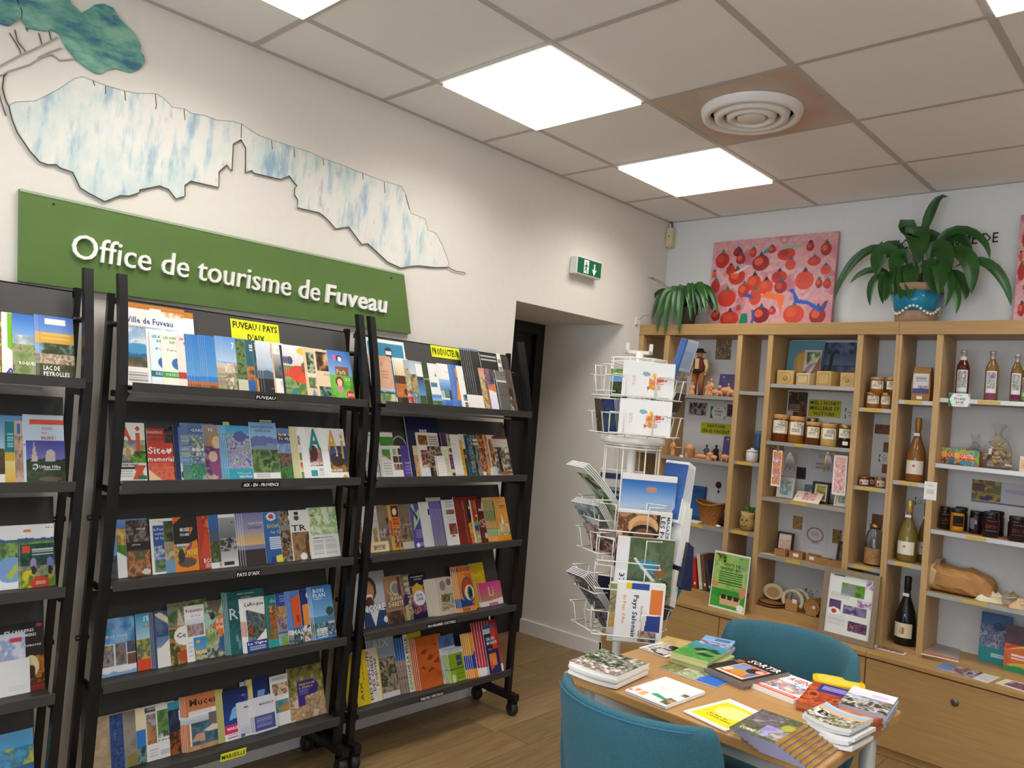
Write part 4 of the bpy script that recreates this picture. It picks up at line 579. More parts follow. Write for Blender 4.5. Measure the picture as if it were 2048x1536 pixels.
f;565,.08,450;L;b:a8b0b0|n:0,.3,1,.8,8,c88a4a,8aa0a0,d8b878,4a6a5a|n:0,0,1,.3,7,3a5a6a,a82a24,c8c0b0|e:.4,.1,.25,.09,b82420;pale village street leaflet with red seal
f;625,.09,462;L;b:8a9aa4|g:.7,1,c0ccd0,a8b8c4|n:0,.3,1,.7,8,6a8a6a,c89a5a,3a4a3a|n:0,0,1,.3,7,8ab0b8,4a6a6a,c8d0d0|r:.5,0,.85,.62,3a3430|V:.55,.04,.24,.55,f0ece4,DOMAINES;grey leaflet with DOMAINES set upright
f;700,.09,498;L;b:e8e6e0|r:.6,.82,.8,.9,8ab0a0|g:.25,.7,5a92d0,3a4a5a|n:0,.0,1,.25,7,3a5a2a,2a3a1c|r:0,.62,1,.7,2a3440;white vineyard leaflet with blue sky
f;775,.08,468;L;b:2c4424|n:0,0,1,.7,8,1c2c14,3a5a2c,24361c,6a7a5a|r:0,.6,1,.62,8a9a7a;dark green vineyard leaflet
f;842,.085,490;L;b:e6e4de|p:8a8a88,.4,.7,.48,.82,.56,.7|r:.05,.45,.5,.56,4a7a9a|g:.15,.28,8ab8e0,3a7ac0|n:0,0,1,.15,7,3a5a34,5a7a44|r:0,.28,1,.3,ccc;white olive estate leaflet with small logo
f;982,.085,495;L;b:ebe9e4|g:.38,.64,4a7ac0,9ac0e4|n:.05,.22,1,.4,6,c8a83a,4a7a3a,6a8ab0|r:.4,.15,.9,.4,2a3a5a|g:0,.18,2a5aa8,4a7ac8|t:.3,.8,.5,.03,aaa,Truffes;white leaflet with blue landscape and glass;2,14
f;1118,.075,508;L;b:3a72b8|p:e07a2a,.2,.9,.6,1,.9,.5,.5,.2|n:.3,.3,.9,.7,6,2a1c1c,d86a24,4a3a5a|p:e8862e,.1,.2,.3,.7,.5,.2|p:8a2a20,.6,.1,.9,.4,1,.1;blue and orange cellar leaflet;3,12
f;1172,.085,522;L;b:e9e6e0|n:.2,.2,.9,.34,6,5a8ab0,3a5a3a|r:.25,.06,.75,.16,3a3a1c|e:.5,.3,.2,.05,2a3a2a|r:.4,.66,.6,.76,d0ccc4|T:.3,.08,.4,.05,d8c84a,HUILE;white leaflet with olive yellow plate
f;1470,1724,368;M;b:24211f|l:.05,.84,.75,.96,2,b8b4ac;black folder with two lines of white print
f;1672,.028,380;C;b:e8e6e2|l:.1,.1,.9,.9,6,8a8884;small white printed tag on the black folder
f;1385,.04,345;L;b:5a82c0|g:.3,1,4a72b8,8ab0dc|r:.8,0,1,1,e8e6e2;narrow blue leaflet behind the black ones
f;1352,.055,330;L;b:2a2523|r:0,0,1,.24,e6e2da|n:0,.24,1,1,5,241f1d,322c29|g:.97,1,6a8ab0,4a6a98;tall black cellar leaflet with white foot;5,22
f;1428,.055,545;L;b:a8803a|n:0,0,1,1,6,8a6a2a,c89a4a,d8c0a0,4a5a3a|g:.8,1,d0a088,c89080;mustard leaflet between dark leaflets
f;1485,.05,550;L;b:5a3450|n:0,0,1,1,7,4a2a44,8a4a5a,c88a6a,3a2c3c|r:.3,.3,.5,.6,d8704a;plum leaflet with orange streak
f;1540,.065,560;L;b:e4ddd8|n:0,.5,1,1,6,6a4a5a,2a2430,a88a8a|e:.5,.55,.5,.1,d8703a|r:0,0,1,.38,dcd8ec;white leaflet with plum top and orange bowl;2,12
f;1592,.06,600;L;b:2a3028|n:0,0,1,1,9,1c2420,4a5a44,2a2a2a,8a8a7a;dark grass leaflet before the grey booklet
f;1738,1832,560;L;b:6a5c52|n:0,0,1,1,4,6e6056,5e5048,7a6a60|e:.5,.45,.25,.12,4a3430|T:.1,.03,.4,.16,ddd,Un|r:.3,.3,.5,.36,b8a898;taupe leaflet with dark heart shape
f;1618,1735,575;B;b:5c5854|r:0,.73,1,.76,d8d4ce|r:0,.4,1,.42,4a4643|r:0,.76,1,1,76726c|l:0,.77,1,1,1,6c6862;grey wrapped booklet with pale line
g;75,.095,250;L;b:d8d4cc|n:0,.1,1,.6,7,b0a898,e0dcd4,8a8078|t:.05,.88,.8,.1,333,Cony|r:0,.7,1,.71,777;white leaflet with handwriting next to the post
g;235,.07,255;L;b:8a8078|n:0,0,1,1,7,4a3a34,a89888,d8d4cc;brown pattern leaflet beside the post
g;362,.12,252;L;b:35302d|e:.55,.62,.36,.3,c8c4bc|e:.55,.62,.33,.275,35302d|t:.3,.6,.5,.1,d8d4cc,essentiel;charcoal leaflet with white drawn circle
g;270,.08,252;L;b:e8e6e0|r:.05,.7,1,.9,3f8a34|r:.05,.55,1,.66,dfe6d4|p:3f9a3a,.1,.62,1,.62,1,.4,.7,.36,.1,.5|p:d8803a,.05,.46,1,.46,1,.42|l:.1,.03,.9,.32,5,b8b8b4|T:.1,.76,.7,.06,4aa048,PANIERS;white leaflet with green fruit panel;2,10
g;383,.078,405;L;b:eeeae2|n:.55,.7,.9,.92,4,6a3a24,3a2014,a8744a|n:.15,.46,.5,.66,4,8a6a3a,3a2a1c,d8b888|n:.55,.46,.9,.66,4,4a4a3a,2a2a24|n:.15,.22,.5,.42,4,8a4a3a,c89a8a,4a2a1c|n:.55,.22,.9,.42,4,6a5a34,3a4a2c|r:.18,.7,.4,.9,b0aca4;cream leaflet with grid of food photos
g;505,630,405;L;b:5a3f9a|e:.7,.72,.3,.22,3f2a78|e:.7,.72,.26,.19,5a3f9a|T:.25,.41,.6,.06,eee,VIOLETTE|l:.25,.05,.9,.35,3,8a78c0;purple card with dark oval ring
g;600,.195,72;M;b:1a2042|n:0,0,1,1,3,1c2246,181e3e|e:.42,.76,.03,.035,c8ccd8|e:.5,.76,.03,.035,c8ccd8|e:.58,.76,.03,.035,c8ccd8;tall navy poster with three white loops
g;650,.07,405;L;b:c89a68|n:0,0,1,.75,7,b8844e,d8b080,a8743c|n:0,.7,1,1,6,e0c8a0,c8b88a;tan leaflet with baker's crust photo
g;705,962,255;M;b:e0d8cc|n:.08,.72,.48,.94,5,6a3a14,c8823a,3a1c08|n:.12,.2,.48,.6,6,5a2a1c,c88a7a,2a1410,d8b8a0|r:.1,.02,.46,.18,d4dce0|r:.52,.66,1,.96,d0c6be|l:.56,.7,.95,.92,4,8a8078;cream booklet with amber photo column
g;815,.1,412;L;b:2a1c14|n:0,.3,1,1,14,1c120c,6a4a34,c8b8a0,3a2418|l:.2,.04,.8,.3,5,a88a6a;coffee bean leaflet
g;985,.06,255;L;b:2a2434|n:0,0,1,1,6,3a2a4a,6a3a6a,2a2a24;plum leaflet behind the cream one
g;1058,.06,275;L;b:d8d0a8|n:0,.65,1,1,6,6a7a4a,c8b868,8a9a9a|r:0,.5,.5,.65,3a2a1c;cream leaflet with golden field
g;975,.065,415;L;b:d4d8b4|l:.2,.1,.9,.6,7,b8bc90|r:0,.9,1,1,e0e0cc;pale green leaflet
g;1042,.05,425;L;b:d8ca98|r:.15,.25,1,.75,6a2a6a|e:.5,.9,.3,.08,5a4a3a|r:.2,.02,1,.12,4a2450|l:.25,.3,.9,.7,3,8a4a8a;cream leaflet with purple label;0,0
g;918,.045,525;L;b:e8e4da|l:.1,.1,.9,.9,6,dcd8ce;short white leaflet before the coffee beans;2,10
g;1190,.06,275;L;b:d8dcd4|n:0,.3,1,.65,7,4a5a3a,2a2a20,8a7a58|r:0,.42,1,.5,c87a4a|r:0,0,1,.4,1c4a50|l:.3,.75,.9,.92,4,aab4a4;white leaflet with dark teal foot
g;1145,.045,342;L;b:e0a81c|l:.2,.1,.8,.8,5,c88c14;bright yellow narrow leaflet
g;1095,.055,280;L;b:e4e2d8|t:.2,.75,.4,.04,aaa,Bio|r:0,0,1,.04,c8c4b8;long white leaflet before the yellow one
g;1255,.06,282;L;b:2c4454|n:0,0,1,1,6,24384a,3a5464,2a4a5a|V:.3,.08,.45,.84,7aa0b8,PROVENCE|e:.6,.3,.25,.05,d87a3a;slate blue leaflet with pale lettering
g;1330,.06,285;L;b:24382c|n:0,0,1,1,7,1c2c24,3a5a40,8a8a78,2a3428|l:.2,.7,.8,.9,2,d8dcd4;bottle green leaflet
g;1370,.06,420;L;b:8a8474|n:0,0,1,1,7,6a6454,a8a090,3a3a30;grey stone leaflet
g;1405,.065,275;L;b:8a3a1c|n:0,0,1,1,9,6a2010,c8602a,d8b080,2a1410,b84a1c|e:.2,.05,.2,.05,e8e4dc;red collage leaflet
g;1478,.055,282;L;b:d89a5a|n:0,.4,1,1,6,c87a3a,e0b070,8a4a1c|r:.3,.2,.85,.78,7a5aa8|r:.2,0,1,.18,e8e4e0;orange leaflet with lilac stripe
g;1515,.055,285;L;b:e4d4bc|n:.1,.2,1,.9,8,e8dcc8,8a4a24,d88a3a,2a1c14|r:.3,0,1,.22,b8d0e4;cream comic leaflet with blue corner
g;1578,1757,300;L;b:b8a894|r:0,.94,1,1,6a2a1c|n:0,.05,1,.8,6,d8ccbc,8a7a6a,3a2c24,c8b8a4|n:0,.72,1,.93,3,c8baa8,d4c8b8|p:2a1c18,.25,.1,.2,.62,.32,.62,.42,.1|e:.35,.66,.12,.07,3a3430|e:.5,.05,.4,.03,b8603a;sepia comic drawing leaflet with dark figure
h;95,.08,285;L;b:6a5a48|n:0,0,1,.6,7,8a5a2a,3a2a1c,c8a04a,2a5a6a|n:0,.6,1,1,5,3a3a4a,c8c8c8;dark fruit photo leaflet left of the post
h;175,.12,245;L;b:d4d2cc|l:.5,.05,.95,.85,16,b0aea8|n:.3,.2,.6,.5,6,8a5a2a,c8a04a,3a2a1c|r:0,.0,.45,1,d8d6d0|T:.85,.86,.1,.06,222,S;white leaflet with small printed lines
h;365,528,238;L;b:8a7862|n:0,0,1,1,3,8e7c66,847058|n:.05,.3,1,.48,6,3a3030,8a8080,c8c0b8,5a4a44|e:.75,.68,.2,.05,4a2a24|e:.65,.62,.06,.05,4a2a24|t:.2,.88,.7,.04,5a4636,LE MASQUE|t:.4,.81,.4,.03,5a4636,theatre;taupe horseback leaflet
h;492,628,228;L;b:d8a83a|r:.25,.72,.92,.98,5a2414|e:.55,.84,.18,.08,e8d8c8|r:.25,.5,.92,.72,d8782a|n:.25,.05,.92,.48,6,8a5a3a,e0b888,5a2c1c,c89060|r:0,.3,.22,.65,c8541c|l:.3,.54,.8,.68,3,8a3a14;yellow orange leaflet with white lion crest
h;612,765,222;L;b:7a6a54|n:0,.15,1,.7,5,8a7a60,6a5a44,a08c70,54463a|r:0,0,1,.16,c8c0ac|l:.2,.5,.9,.56,2,b8a88a|p:5e5040,.25,.55,.28,.8,.34,.55|p:5e5040,.6,.55,.63,.8,.69,.55;olive brown leaflet with cream foot
h;738,900,213;L;b:5a4f98|n:0,0,1,1,3,5a4f98,544890,6258a4|p:a8c8a0,.15,.4,.25,.7,.9,.95,.95,.85,.5,.55|p:a8c8a0,.1,.95,.3,1,.45,.75|p:24203c,.1,.9,.3,.78,.42,.6,.55,.68,.4,.78|l:.25,.2,.9,.4,5,b0aad0|e:.3,.06,.13,.05,eeeaf4|l:.48,.03,.9,.1,2,c8c4dc;violet circus leaflet with pale green figure
h;900,.06,195;L;b:dcdad4|l:.4,.2,.8,.7,7,c4c2bc|r:.7,.5,.85,.72,3a3a3a;white folded leaflet;3,14
h;945,.09,148;L;b:d2d2cc|r:.0,.65,.5,.76,2a2438|l:.1,.2,.6,.6,10,b8b8b4|r:.3,.12,.8,.3,a8c084;tall white leaflet with pale green block
h;1085,.07,188;L;b:5a4a98|g:0,.85,6a6a78,6a5aa8|r:0,.84,1,1,5a4494|r:.2,.0,.8,.2,4a5a5a|l:.3,.3,.7,.65,4,d0c8e8|e:.5,.25,.12,.02,e8e4f0;purple school leaflet;7,15
h;1142,1292,172;L;b:dcdad6|r:.08,.68,.95,.78,a8748a|n:.08,.68,.95,.78,7,c84a6a,4a6a3a,d8b8c8|n:.15,.24,.95,.48,4,8a4a2a,a8603a,6a3420|l:.1,.82,.9,.95,3,a8b0b4|l:.1,.52,.8,.64,4,c4c4c0|l:.1,.05,.8,.18,3,cfd4cc|e:.4,.2,.15,.02,c04a2a;white leaflet with brown and berry photos;2,12
h;1255,.16,138;M;b:7a2214|n:0,0,1,1,3,7e2416,741f12|l:.28,.02,.6,.9,3,8a3424;large dark red folder
h;1360,.1,175;L;b:1c1412|r:0,0,.2,1,7a2214|p:d8b03a,.35,.25,.4,.6,.55,.7,.65,.6,.7,.25|p:c8a02e,.2,.02,.15,.45,.35,.5,.4,.2|n:.2,0,1,.25,6,c8541c,e0882a,2a1410|n:.3,.78,.9,.95,7,1c1412,8a9a8a,c8c8b8;black leaflet with golden bottle
h;1432,.09,172;L;b:a8301c|n:0,0,1,.5,6,b8381c,e8a03a,4a8a34,d8d8d0|e:.35,.35,.22,.08,3a3a98|e:.4,.45,.2,.06,6aa03a|r:.3,.6,.6,.64,e8d8c8|p:c8502e,.2,.8,.35,1,.5,.75|r:0,0,.1,1,d8d0c8;scarlet fruit basket leaflet
h;1500,1697,172;L;b:5e2014|n:0,0,1,1,3,62241a,581c10|p:c8b8a8,.3,.8,.4,.98,.52,.8|r:.12,.74,.75,.78,c8b0a0|e:.35,.45,.3,.09,d8c0a0|n:.1,.35,.9,.52,8,62241a,d8c8b0,4a140a,b89a80|e:.35,.15,.1,.07,c8a890|e:.7,.15,.08,.06,d83a24|T:.15,.745,.6,.05,e0d0c0,Rocdolives;maroon chocolate leaflet with pale emblem
h;1725,1890,143;L;b:d89a4a|n:0,.2,1,1,3,dca050,d0903e|n:0,.05,1,.3,6,4a8a4a,d8b880,6aa060|r:0,0,1,.12,e0901c|p:eee4cc,.45,.3,.55,.62,.68,.3|n:.3,.2,.95,.38,7,e8d8b8,d8b880,c8a070|p:5a7a3a,.0,.45,.05,.95,.18,.9,.12,.5|l:.5,.72,.9,.8,2,8a4a1c|l:.3,.86,.8,.89,1,8a5a24;orange leaflet with cream castle drawing;6,15
h;245,460,655;C;b:f0d8a8|n:.15,.25,.8,.65,9,f0d8a8,4a4440,e8d0a0,777;small cream signed card leaning on the lip
i;85,.1,290;L;b:c8c6c0|l:.3,.88,.8,.95,2,aaa|g:0,.6,8a8a88,c0beb8;white leaflet half hidden by the post
i;232,522,262;M;b:b0b4bc|g:.4,1,c0c4cc,a0a4ac|e:.32,.68,.3,.22,3a2a1e|e:.28,.64,.23,.2,b8805a|e:.3,.53,.14,.06,f0e8e0|e:.3,.515,.12,.03,6a2a20|e:.27,.44,.2,.07,4a3424|p:22406e,0,0,0,.3,.3,.25,.6,.28,1,.34,1,0|p:e8e6e2,.28,.26,.42,.0,.62,.28|e:.86,.1,.09,.055,e8e4dc|T:.02,.27,.92,.13,fff,NCORE!;large laughing man poster magazine reading ENCORE
i;495,.105,308;L;b:a8805e|g:.3,1,8a6a4e,b08c68|n:0,0,1,.25,6,3a2a24,5a3c30,8a6044|e:.6,.72,.26,.16,c8c090|e:.6,.72,.2,.11,7a8a8a|p:6a3a44,.7,.6,.75,.95,.92,.95,.95,.5|p:d8a888,.1,.75,.4,.6,.35,.55|T:.25,.45,.6,.1,ecd8b8,JEAN|T:.15,.34,.8,.1,ecd8b8,DARETE;bronze dancer leaflet
i;692,805,288;L;b:8a7a58|n:0,.2,1,.8,6,6a5a4a,a89468,4a3a6a,c8b890|r:.15,0,.5,.35,c8b070|l:.35,.3,.85,.95,5,c8bca0|p:3a2458,.0,.3,.2,.55,.9,.6,.6,.35|V:.55,.06,.3,.85,c8bca0,ZENITH;ochre and purple season leaflet
i;785,988,288;L;b:1c1430|n:0,0,1,.8,7,c87a5a,4a2a6a,e0a080,1c1430,8a5a8a|r:0,.75,1,1,16112a|p:d8a83a,.1,.4,.15,.7,.45,.8,.75,.7,.85,.4|e:.5,.45,.34,.17,e8e4ec|m:0,.12,.1,1c1040|T:.12,.92,.75,.035,ddd,PROGRAMMATION|T:.3,.86,.45,.035,ddd,CULTURELLE|T:.32,.48,.36,.07,3a2458,SILVA|T:.3,.39,.4,.07,3a2458,CANE;dark concert leaflet with white oval reading SILVA CANE
i;1085,1332,335;B;b:cfc0a8|n:0,0,1,1,2,d2c4ac,c8b89e|e:.3,.8,.13,.14,8a8088|e:.6,.88,.12,.1,7a6c70|e:.8,.66,.08,.09,a08c90|e:.4,.38,.24,.2,8a7e4a|e:.5,.36,.2,.22,d8ccb0|n:.2,.15,.75,.55,6,cfc0a8,8a7e4a,d8ccb0,5a5030|t:.15,.12,.3,.14,6a5e3c,Live;cream booklet with grey ovals and painted face;6,17
i;1483,.1,160;B;b:d8b01c|n:0,0,1,1,4,dcb624,c89c10,e8cc4a|r:.25,.35,.8,.75,e0bc30|r:.3,.4,.75,.7,d0a818|l:.3,.3,.75,.45,3,e8d88a|g:.8,1,c8a818,d8c83a;yellow season booklet
i;1335,1512,195;B;b:e08a4a|r:0,.1,.95,.84,d06a24|e:.25,.5,.5,.35,e09030|e:.6,.45,.42,.3,2a4a8a|e:.6,.5,.36,.22,b8481c|e:.68,.4,.32,.17,f0d8b0|e:.72,.39,.17,.15,2a6a7a|e:.74,.39,.09,.09,0c1c24|p:1f3f88,0,.1,0,.3,.6,.2,.95,.12|T:.04,.87,.9,.1,3a140c,ROUSS|T:.08,.01,.45,.08,2a1c14,2024;orange festival booklet with giant eye;3,16
i;1605,1858,385;B;b:c83a8a|g:.2,1,b88a5a,d0368c|g:0,.2,d8c0c0,e8e0dc|p:e8e0e0,0,0,0,.14,1,.28,1,0|r:.35,.02,.75,.1,d05a9a|t:.4,.4,.22,.4,f0c8dc,Li;short pink booklet in front of the yellow one;1,16
j;120,.1,445;L;b:b8a01c|g:0,1,a8901a,c8b024;yellow leaflet left of the post
j;370,.125,258;M;b:6a7078|g:.75,1,8a9098,9aa0a4;grey spine of city photo magazine
j;412,.125,232;M;b:8a8c90|g:.6,.9,8a9cb0,a8b0b8|r:0,.9,1,1,9a9890|n:0,.08,1,.6,8,5a4a38,8a7a60,b8a890,2a2824,6a7a4a|T:.02,.76,.75,.13,c8d4e0,AIX|r:0,0,1,.08,d8d6d2;grey sky city magazine with crowded old town;2,12
j;228,480,410;B;b:e0c420|r:.52,0,1,1,e8e0d0|r:.95,0,1,1,d8c040|V:.15,.08,.1,.35,5a4a14,AIX|V:.12,.5,.07,.3,5a4a14,avril|V:.27,.45,.07,.35,5a4a14,aout 2026|V:.5,.05,.11,.9,2e2450,DES EXPLOITS|V:.64,.2,.11,.65,2e2450,DES CHEFS|V:.78,.28,.11,.52,2e2450,D'OEUVRE;yellow and white booklet with upright purple title
j;695,.105,262;L;b:2a5a98|g:.6,1,2a68a8,1f5aa0|p:4a7ab8,.4,.6,.5,.78,.62,.6|n:0,0,1,.6,5,8a7464,a89080,6a5a50,5a4a48;blue sky rocky hill leaflet;3,23
j;735,.105,240;B;b:c8b41c|g:0,.6,e0d02a,a89a1c|r:0,0,.22,1,e4e2da|V:.03,.03,.15,.9,3a3a44,COUCHE LA BELLE;yellow and white narrow booklet
j;838,1098,280;B;b:c85f20|n:0,0,1,1,2,cc6424,c0581c|p:8a3a10,.15,.68,.25,.76,.45,.74,.3,.66|p:8a3a10,.65,.8,.72,.86,.8,.78|p:8a3a10,.35,.54,.5,.64,.66,.6,.5,.52|p:8a3a10,.58,.46,.8,.56,.84,.44|p:8a3a10,.1,.4,.2,.46,.3,.36|p:8a3a10,.32,.3,.5,.4,.62,.34|n:.65,.14,.85,.3,7,c85f20,a84c16;plain orange booklet with small brown figures;3,14
j;1062,.1,262;L;b:8a9ab0|g:.75,1,4a6a9a,5a78a8|p:3a5a8a,.2,.75,.55,.95,.9,.75|r:0,.6,1,.74,c8ccd0|n:0,0,1,.6,4,9aa8b8,c8d0d8;pale leaflet with blue mountain peak
j;1137,.095,388;B;b:8aa81c|g:.85,1,c8ccd0,b8b8c0|r:.5,.45,.85,.78,3a4a5a|r:0,.36,1,.4,3a5a3a|n:0,0,1,.36,3,94b024,80a018|e:.2,.1,.12,.14,c8d8b0|l:.4,.05,.9,.3,4,5a7a14|t:.5,.55,.3,.1,a8b8c8,Jour;lime green booklet with dark square;4,9
j;1305,.085,210;B;b:e09a1c|g:0,.5,e08a1c,e8a42a|r:0,.2,1,.5,1f3a98|p:1f3a98,0,.45,.3,.6,.6,.48|l:.3,.28,.8,.45,2,c8d0e8|r:0,0,1,.14,e88a1c;orange booklet with royal blue panel;4,15
j;1492,.06,82;B;b:b02a34|g:.2,1,c03a48,a8242c|r:0,0,1,.16,d8d0d0;tall crimson booklet;6,23
j;1508,1632,155;B;b:1a2a54|p:c8442c,.6,.95,1,.98,1,.5,.6,.5|r:0,.82,.55,.92,b8c0c8|r:.2,.18,.75,.42,d87a2a|p:d8402c,.2,.1,.5,.15,.3,.3|T:.15,.68,.65,.07,fff,SALON|T:.15,.59,.8,.07,fff,MUSIQUE|l:.2,.46,.5,.52,1,c8442c|r:0,.95,1,1,3a6a9a;navy programme with red and orange blocks
k;-60,.06,330;L;b:5a4a7a|n:0,0,1,1,6,6a4a6a,c87a3a,3a5a3a,e8c83a;dark colourful leaflet at photo's edge
k;15,.07,332;L;b:eceae4|p:7ab81c,.2,1,.2,.45,.8,.3,1,.3,1,1|n:.7,.2,1,.7,5,6a5a48,a8a090,3a5a2a|T:.1,.03,.4,.1,3a4a98,A;white leaflet with lime green curve
k;85,.105,340;L;b:4a8ad0|g:.6,1,8ab4e0,2a6ac0|n:0,.5,1,.66,6,d8d8d8,b0b8b8,8aa0a8|n:0,0,1,.52,7,6a7a4a,8a9a5a,a8a078,4a5a34|T:.15,.19,.85,.06,fff,ROQUES-HAUTES|l:.3,.28,.6,.3,1,ddd;blue sky mountain leaflet reading ROQUES-HAUTES
k;262,497,350;B;b:5a82c8|g:.5,1,9ab8e4,4a72c0|r:0,.56,1,.74,d8a848|l:.08,.6,.9,.72,2,e8c060|n:0,.4,1,.56,6,2a3a20,4a5434,8ab0d8|n:0,.22,1,.4,9,c8b098,8a6a50,d8c8b0,5a4438|n:0,0,1,.24,6,4a5a2c,3a4424,6a5a34|r:.2,.87,.78,.96,eee|T:.12,.14,.45,.07,fff,LAC DE|T:.12,.05,.72,.07,fff,PEYROLLES;blue lakeside booklet reading LAC DE PEYROLLES;2,8
l;-90,.148,990;M;b:7aa0c8|g:.5,1,b0c8dc,5a8ab8|n:0,0,1,.5,6,3a3424,5a5234,c8b890|r:0,0,1,.12,e8e4de;sky topped magazine at photo's edge
l;35,.055,1035;L;b:d8b03a|r:0,.5,.5,1,1f7a80|n:.5,.3,1,1,7,3a7a2a,8a9a4a,d8b03a|g:0,.35,d8ac3a,e8d08a|l:.1,.55,.4,.8,5,8ac8c8;yellow leaflet with teal edge
l;138,.06,1030;L;b:c8a890|r:.1,.78,.9,.95,2a6ab0|n:0,0,1,.75,4,d0b09a,b8987e,8a6a5a|r:.2,.4,.9,.46,8a2a34|r:.2,.68,.8,.72,7a3a34;dusty pink leaflet with blue label;1,38
l;195,462,988;B;b:c4d2e0|r:.15,.86,1,.93,d8563a|T:.45,.78,.24,.03,d88a7a,ENVIE|T:.45,.71,.12,.03,d88a7a,DE|T:.43,.63,.36,.05,c8442c,BALADE ?|r:.0,.54,1,.56,889;pale blue booklet reading ENVIE DE BALADE
l;205,458,1155;B;b:5a5aa8|g:.5,1,7a7ab8,4a4a98|n:0,0,1,.55,7,1c2c1c,3a4a2a,2a3a24,4a5238|m:.3,.55,.12,2a3a28|p:c8b8b0,.12,.5,.2,.95,.3,.5|e:.62,.68,.12,.1,c8c0b8|p:c8b8b0,.5,.5,.5,.66,.75,.66,.75,.5|e:.22,.37,.07,.065,eee|e:.22,.37,.05,.045,2a3a2a|T:.32,.33,.55,.08,eee,Urban Hike|l:.45,.28,.85,.31,2,c8c8c4|e:.6,.08,.3,.05,6a5a48;indigo booklet with domed church reading Urban Hike
m;-60,.06,300;L;b:4a8a3a|r:0,.62,1,.78,5ab82a|n:0,0,1,.55,5,2a5a8a,5a4a2a,3a6a3a|g:.8,1,8ab0c8,6a9ab8|l:.2,.64,.9,.76,2,eee;green label leaflet at photo's edge
m;22,318,247;M;b:e8e8e6|r:0,.8,1,1,ecebe8|m:.45,.78,.06,3a5a88|n:0,.3,1,.72,6,3a5a34,6a8a4a,8ab04a,2a4a30|e:.2,.3,.3,.2,7aa0d0|p:d8d8d8,.3,0,.5,.5,.62,.5,.7,0|p:b0b84a,.1,.2,.4,.5,.45,.45,.2,.15|T:.85,.93,.12,.02,222,N 1|e:.5,.9,.08,.025,d88a3a;white magazine with winding road and hills
m;137,327,348;B;b:24463a|n:0,.5,1,1,6,1c3a30,2a5a48,143028|n:0,.25,1,.5,7,3a4a2a,a89a80,6a7a4a|n:0,0,.4,.4,7,d8c01c,a8b02a,4a5a1c|n:.8,0,1,.25,7,c8b81c,5a7a2a|r:.08,.8,.3,.96,d84a2a|e:.4,.72,.0,.0,fff|e:.38,.55,.09,.13,9a8ab8|e:.85,.55,.1,.13,7a78b0|e:.38,.4,.07,.1,222|e:.85,.38,.07,.1,222|e:.55,.1,.28,.15,b8401c|l:.35,.72,.95,.88,3,c8d4cc|l:.42,.06,.7,.16,3,e8b8a0;dark green cycling booklet with two riders;1,8
n;-60,.1,805;L;b:b0a82a|g:0,1,a89a2a,b8b43a;olive yellow leaflet at photo's edge
n;40,282,785;M;b:241f1c|n:.05,.1,1,.5,5,6a3a14,b8742a,3a1c0c,8a4a1c|e:.35,.36,.12,.12,c8a878|e:.7,.36,.18,.16,d8c898|e:.7,.28,.1,.1,3a2414|e:.15,.3,.07,.1,b89468|g:0,.08,7a2418,8a2c1c|r:.12,.8,.24,.92,eee|r:.15,.82,.21,.9,222|T:.28,.87,.5,.045,eee,CARRIERES|T:.28,.8,.55,.045,eee,DES LUMIERES|T:.04,.65,.9,.035,ddd,L'EGYPTE DES PHARAONS|r:.84,.93,.96,.98,a83a44;black light show magazine with ram statue
n;-70,.1,838;L;b:c8d0e0|n:0,.3,1,.9,4,d8dce4,8a9ac0,e4e4e8|r:.6,.85,.9,.92,c83a4a;white and blue leaflet at photo's edge
n;-70,.11,985;C;b:e4e2de|l:.5,.1,.9,.25,3,d4d2ce;blank white card in front at photo's edge
o;-70,.085,1390;L;b:8a94a0|n:0,0,1,1,5,7a8490,a8b0b8;grey leaflet at photo's edge
o;22,212,1362;L;b:4a94cc|g:.5,1,3a8ac8,6ab4dc|n:0,.4,1,.75,6,5aa0c8,3a7a9a,c8b84a|n:0,0,1,.38,7,8a5a4a,c8a088,4a3a3a|m:.3,.46,.06,3a6a98;blue lake leaflet with golden reeds
"""
SHELVED = {}; NTH = ['', 'first', 'second', 'third', 'fourth', 'fifth', 'sixth', 'seventh', 'eighth', 'ninth']
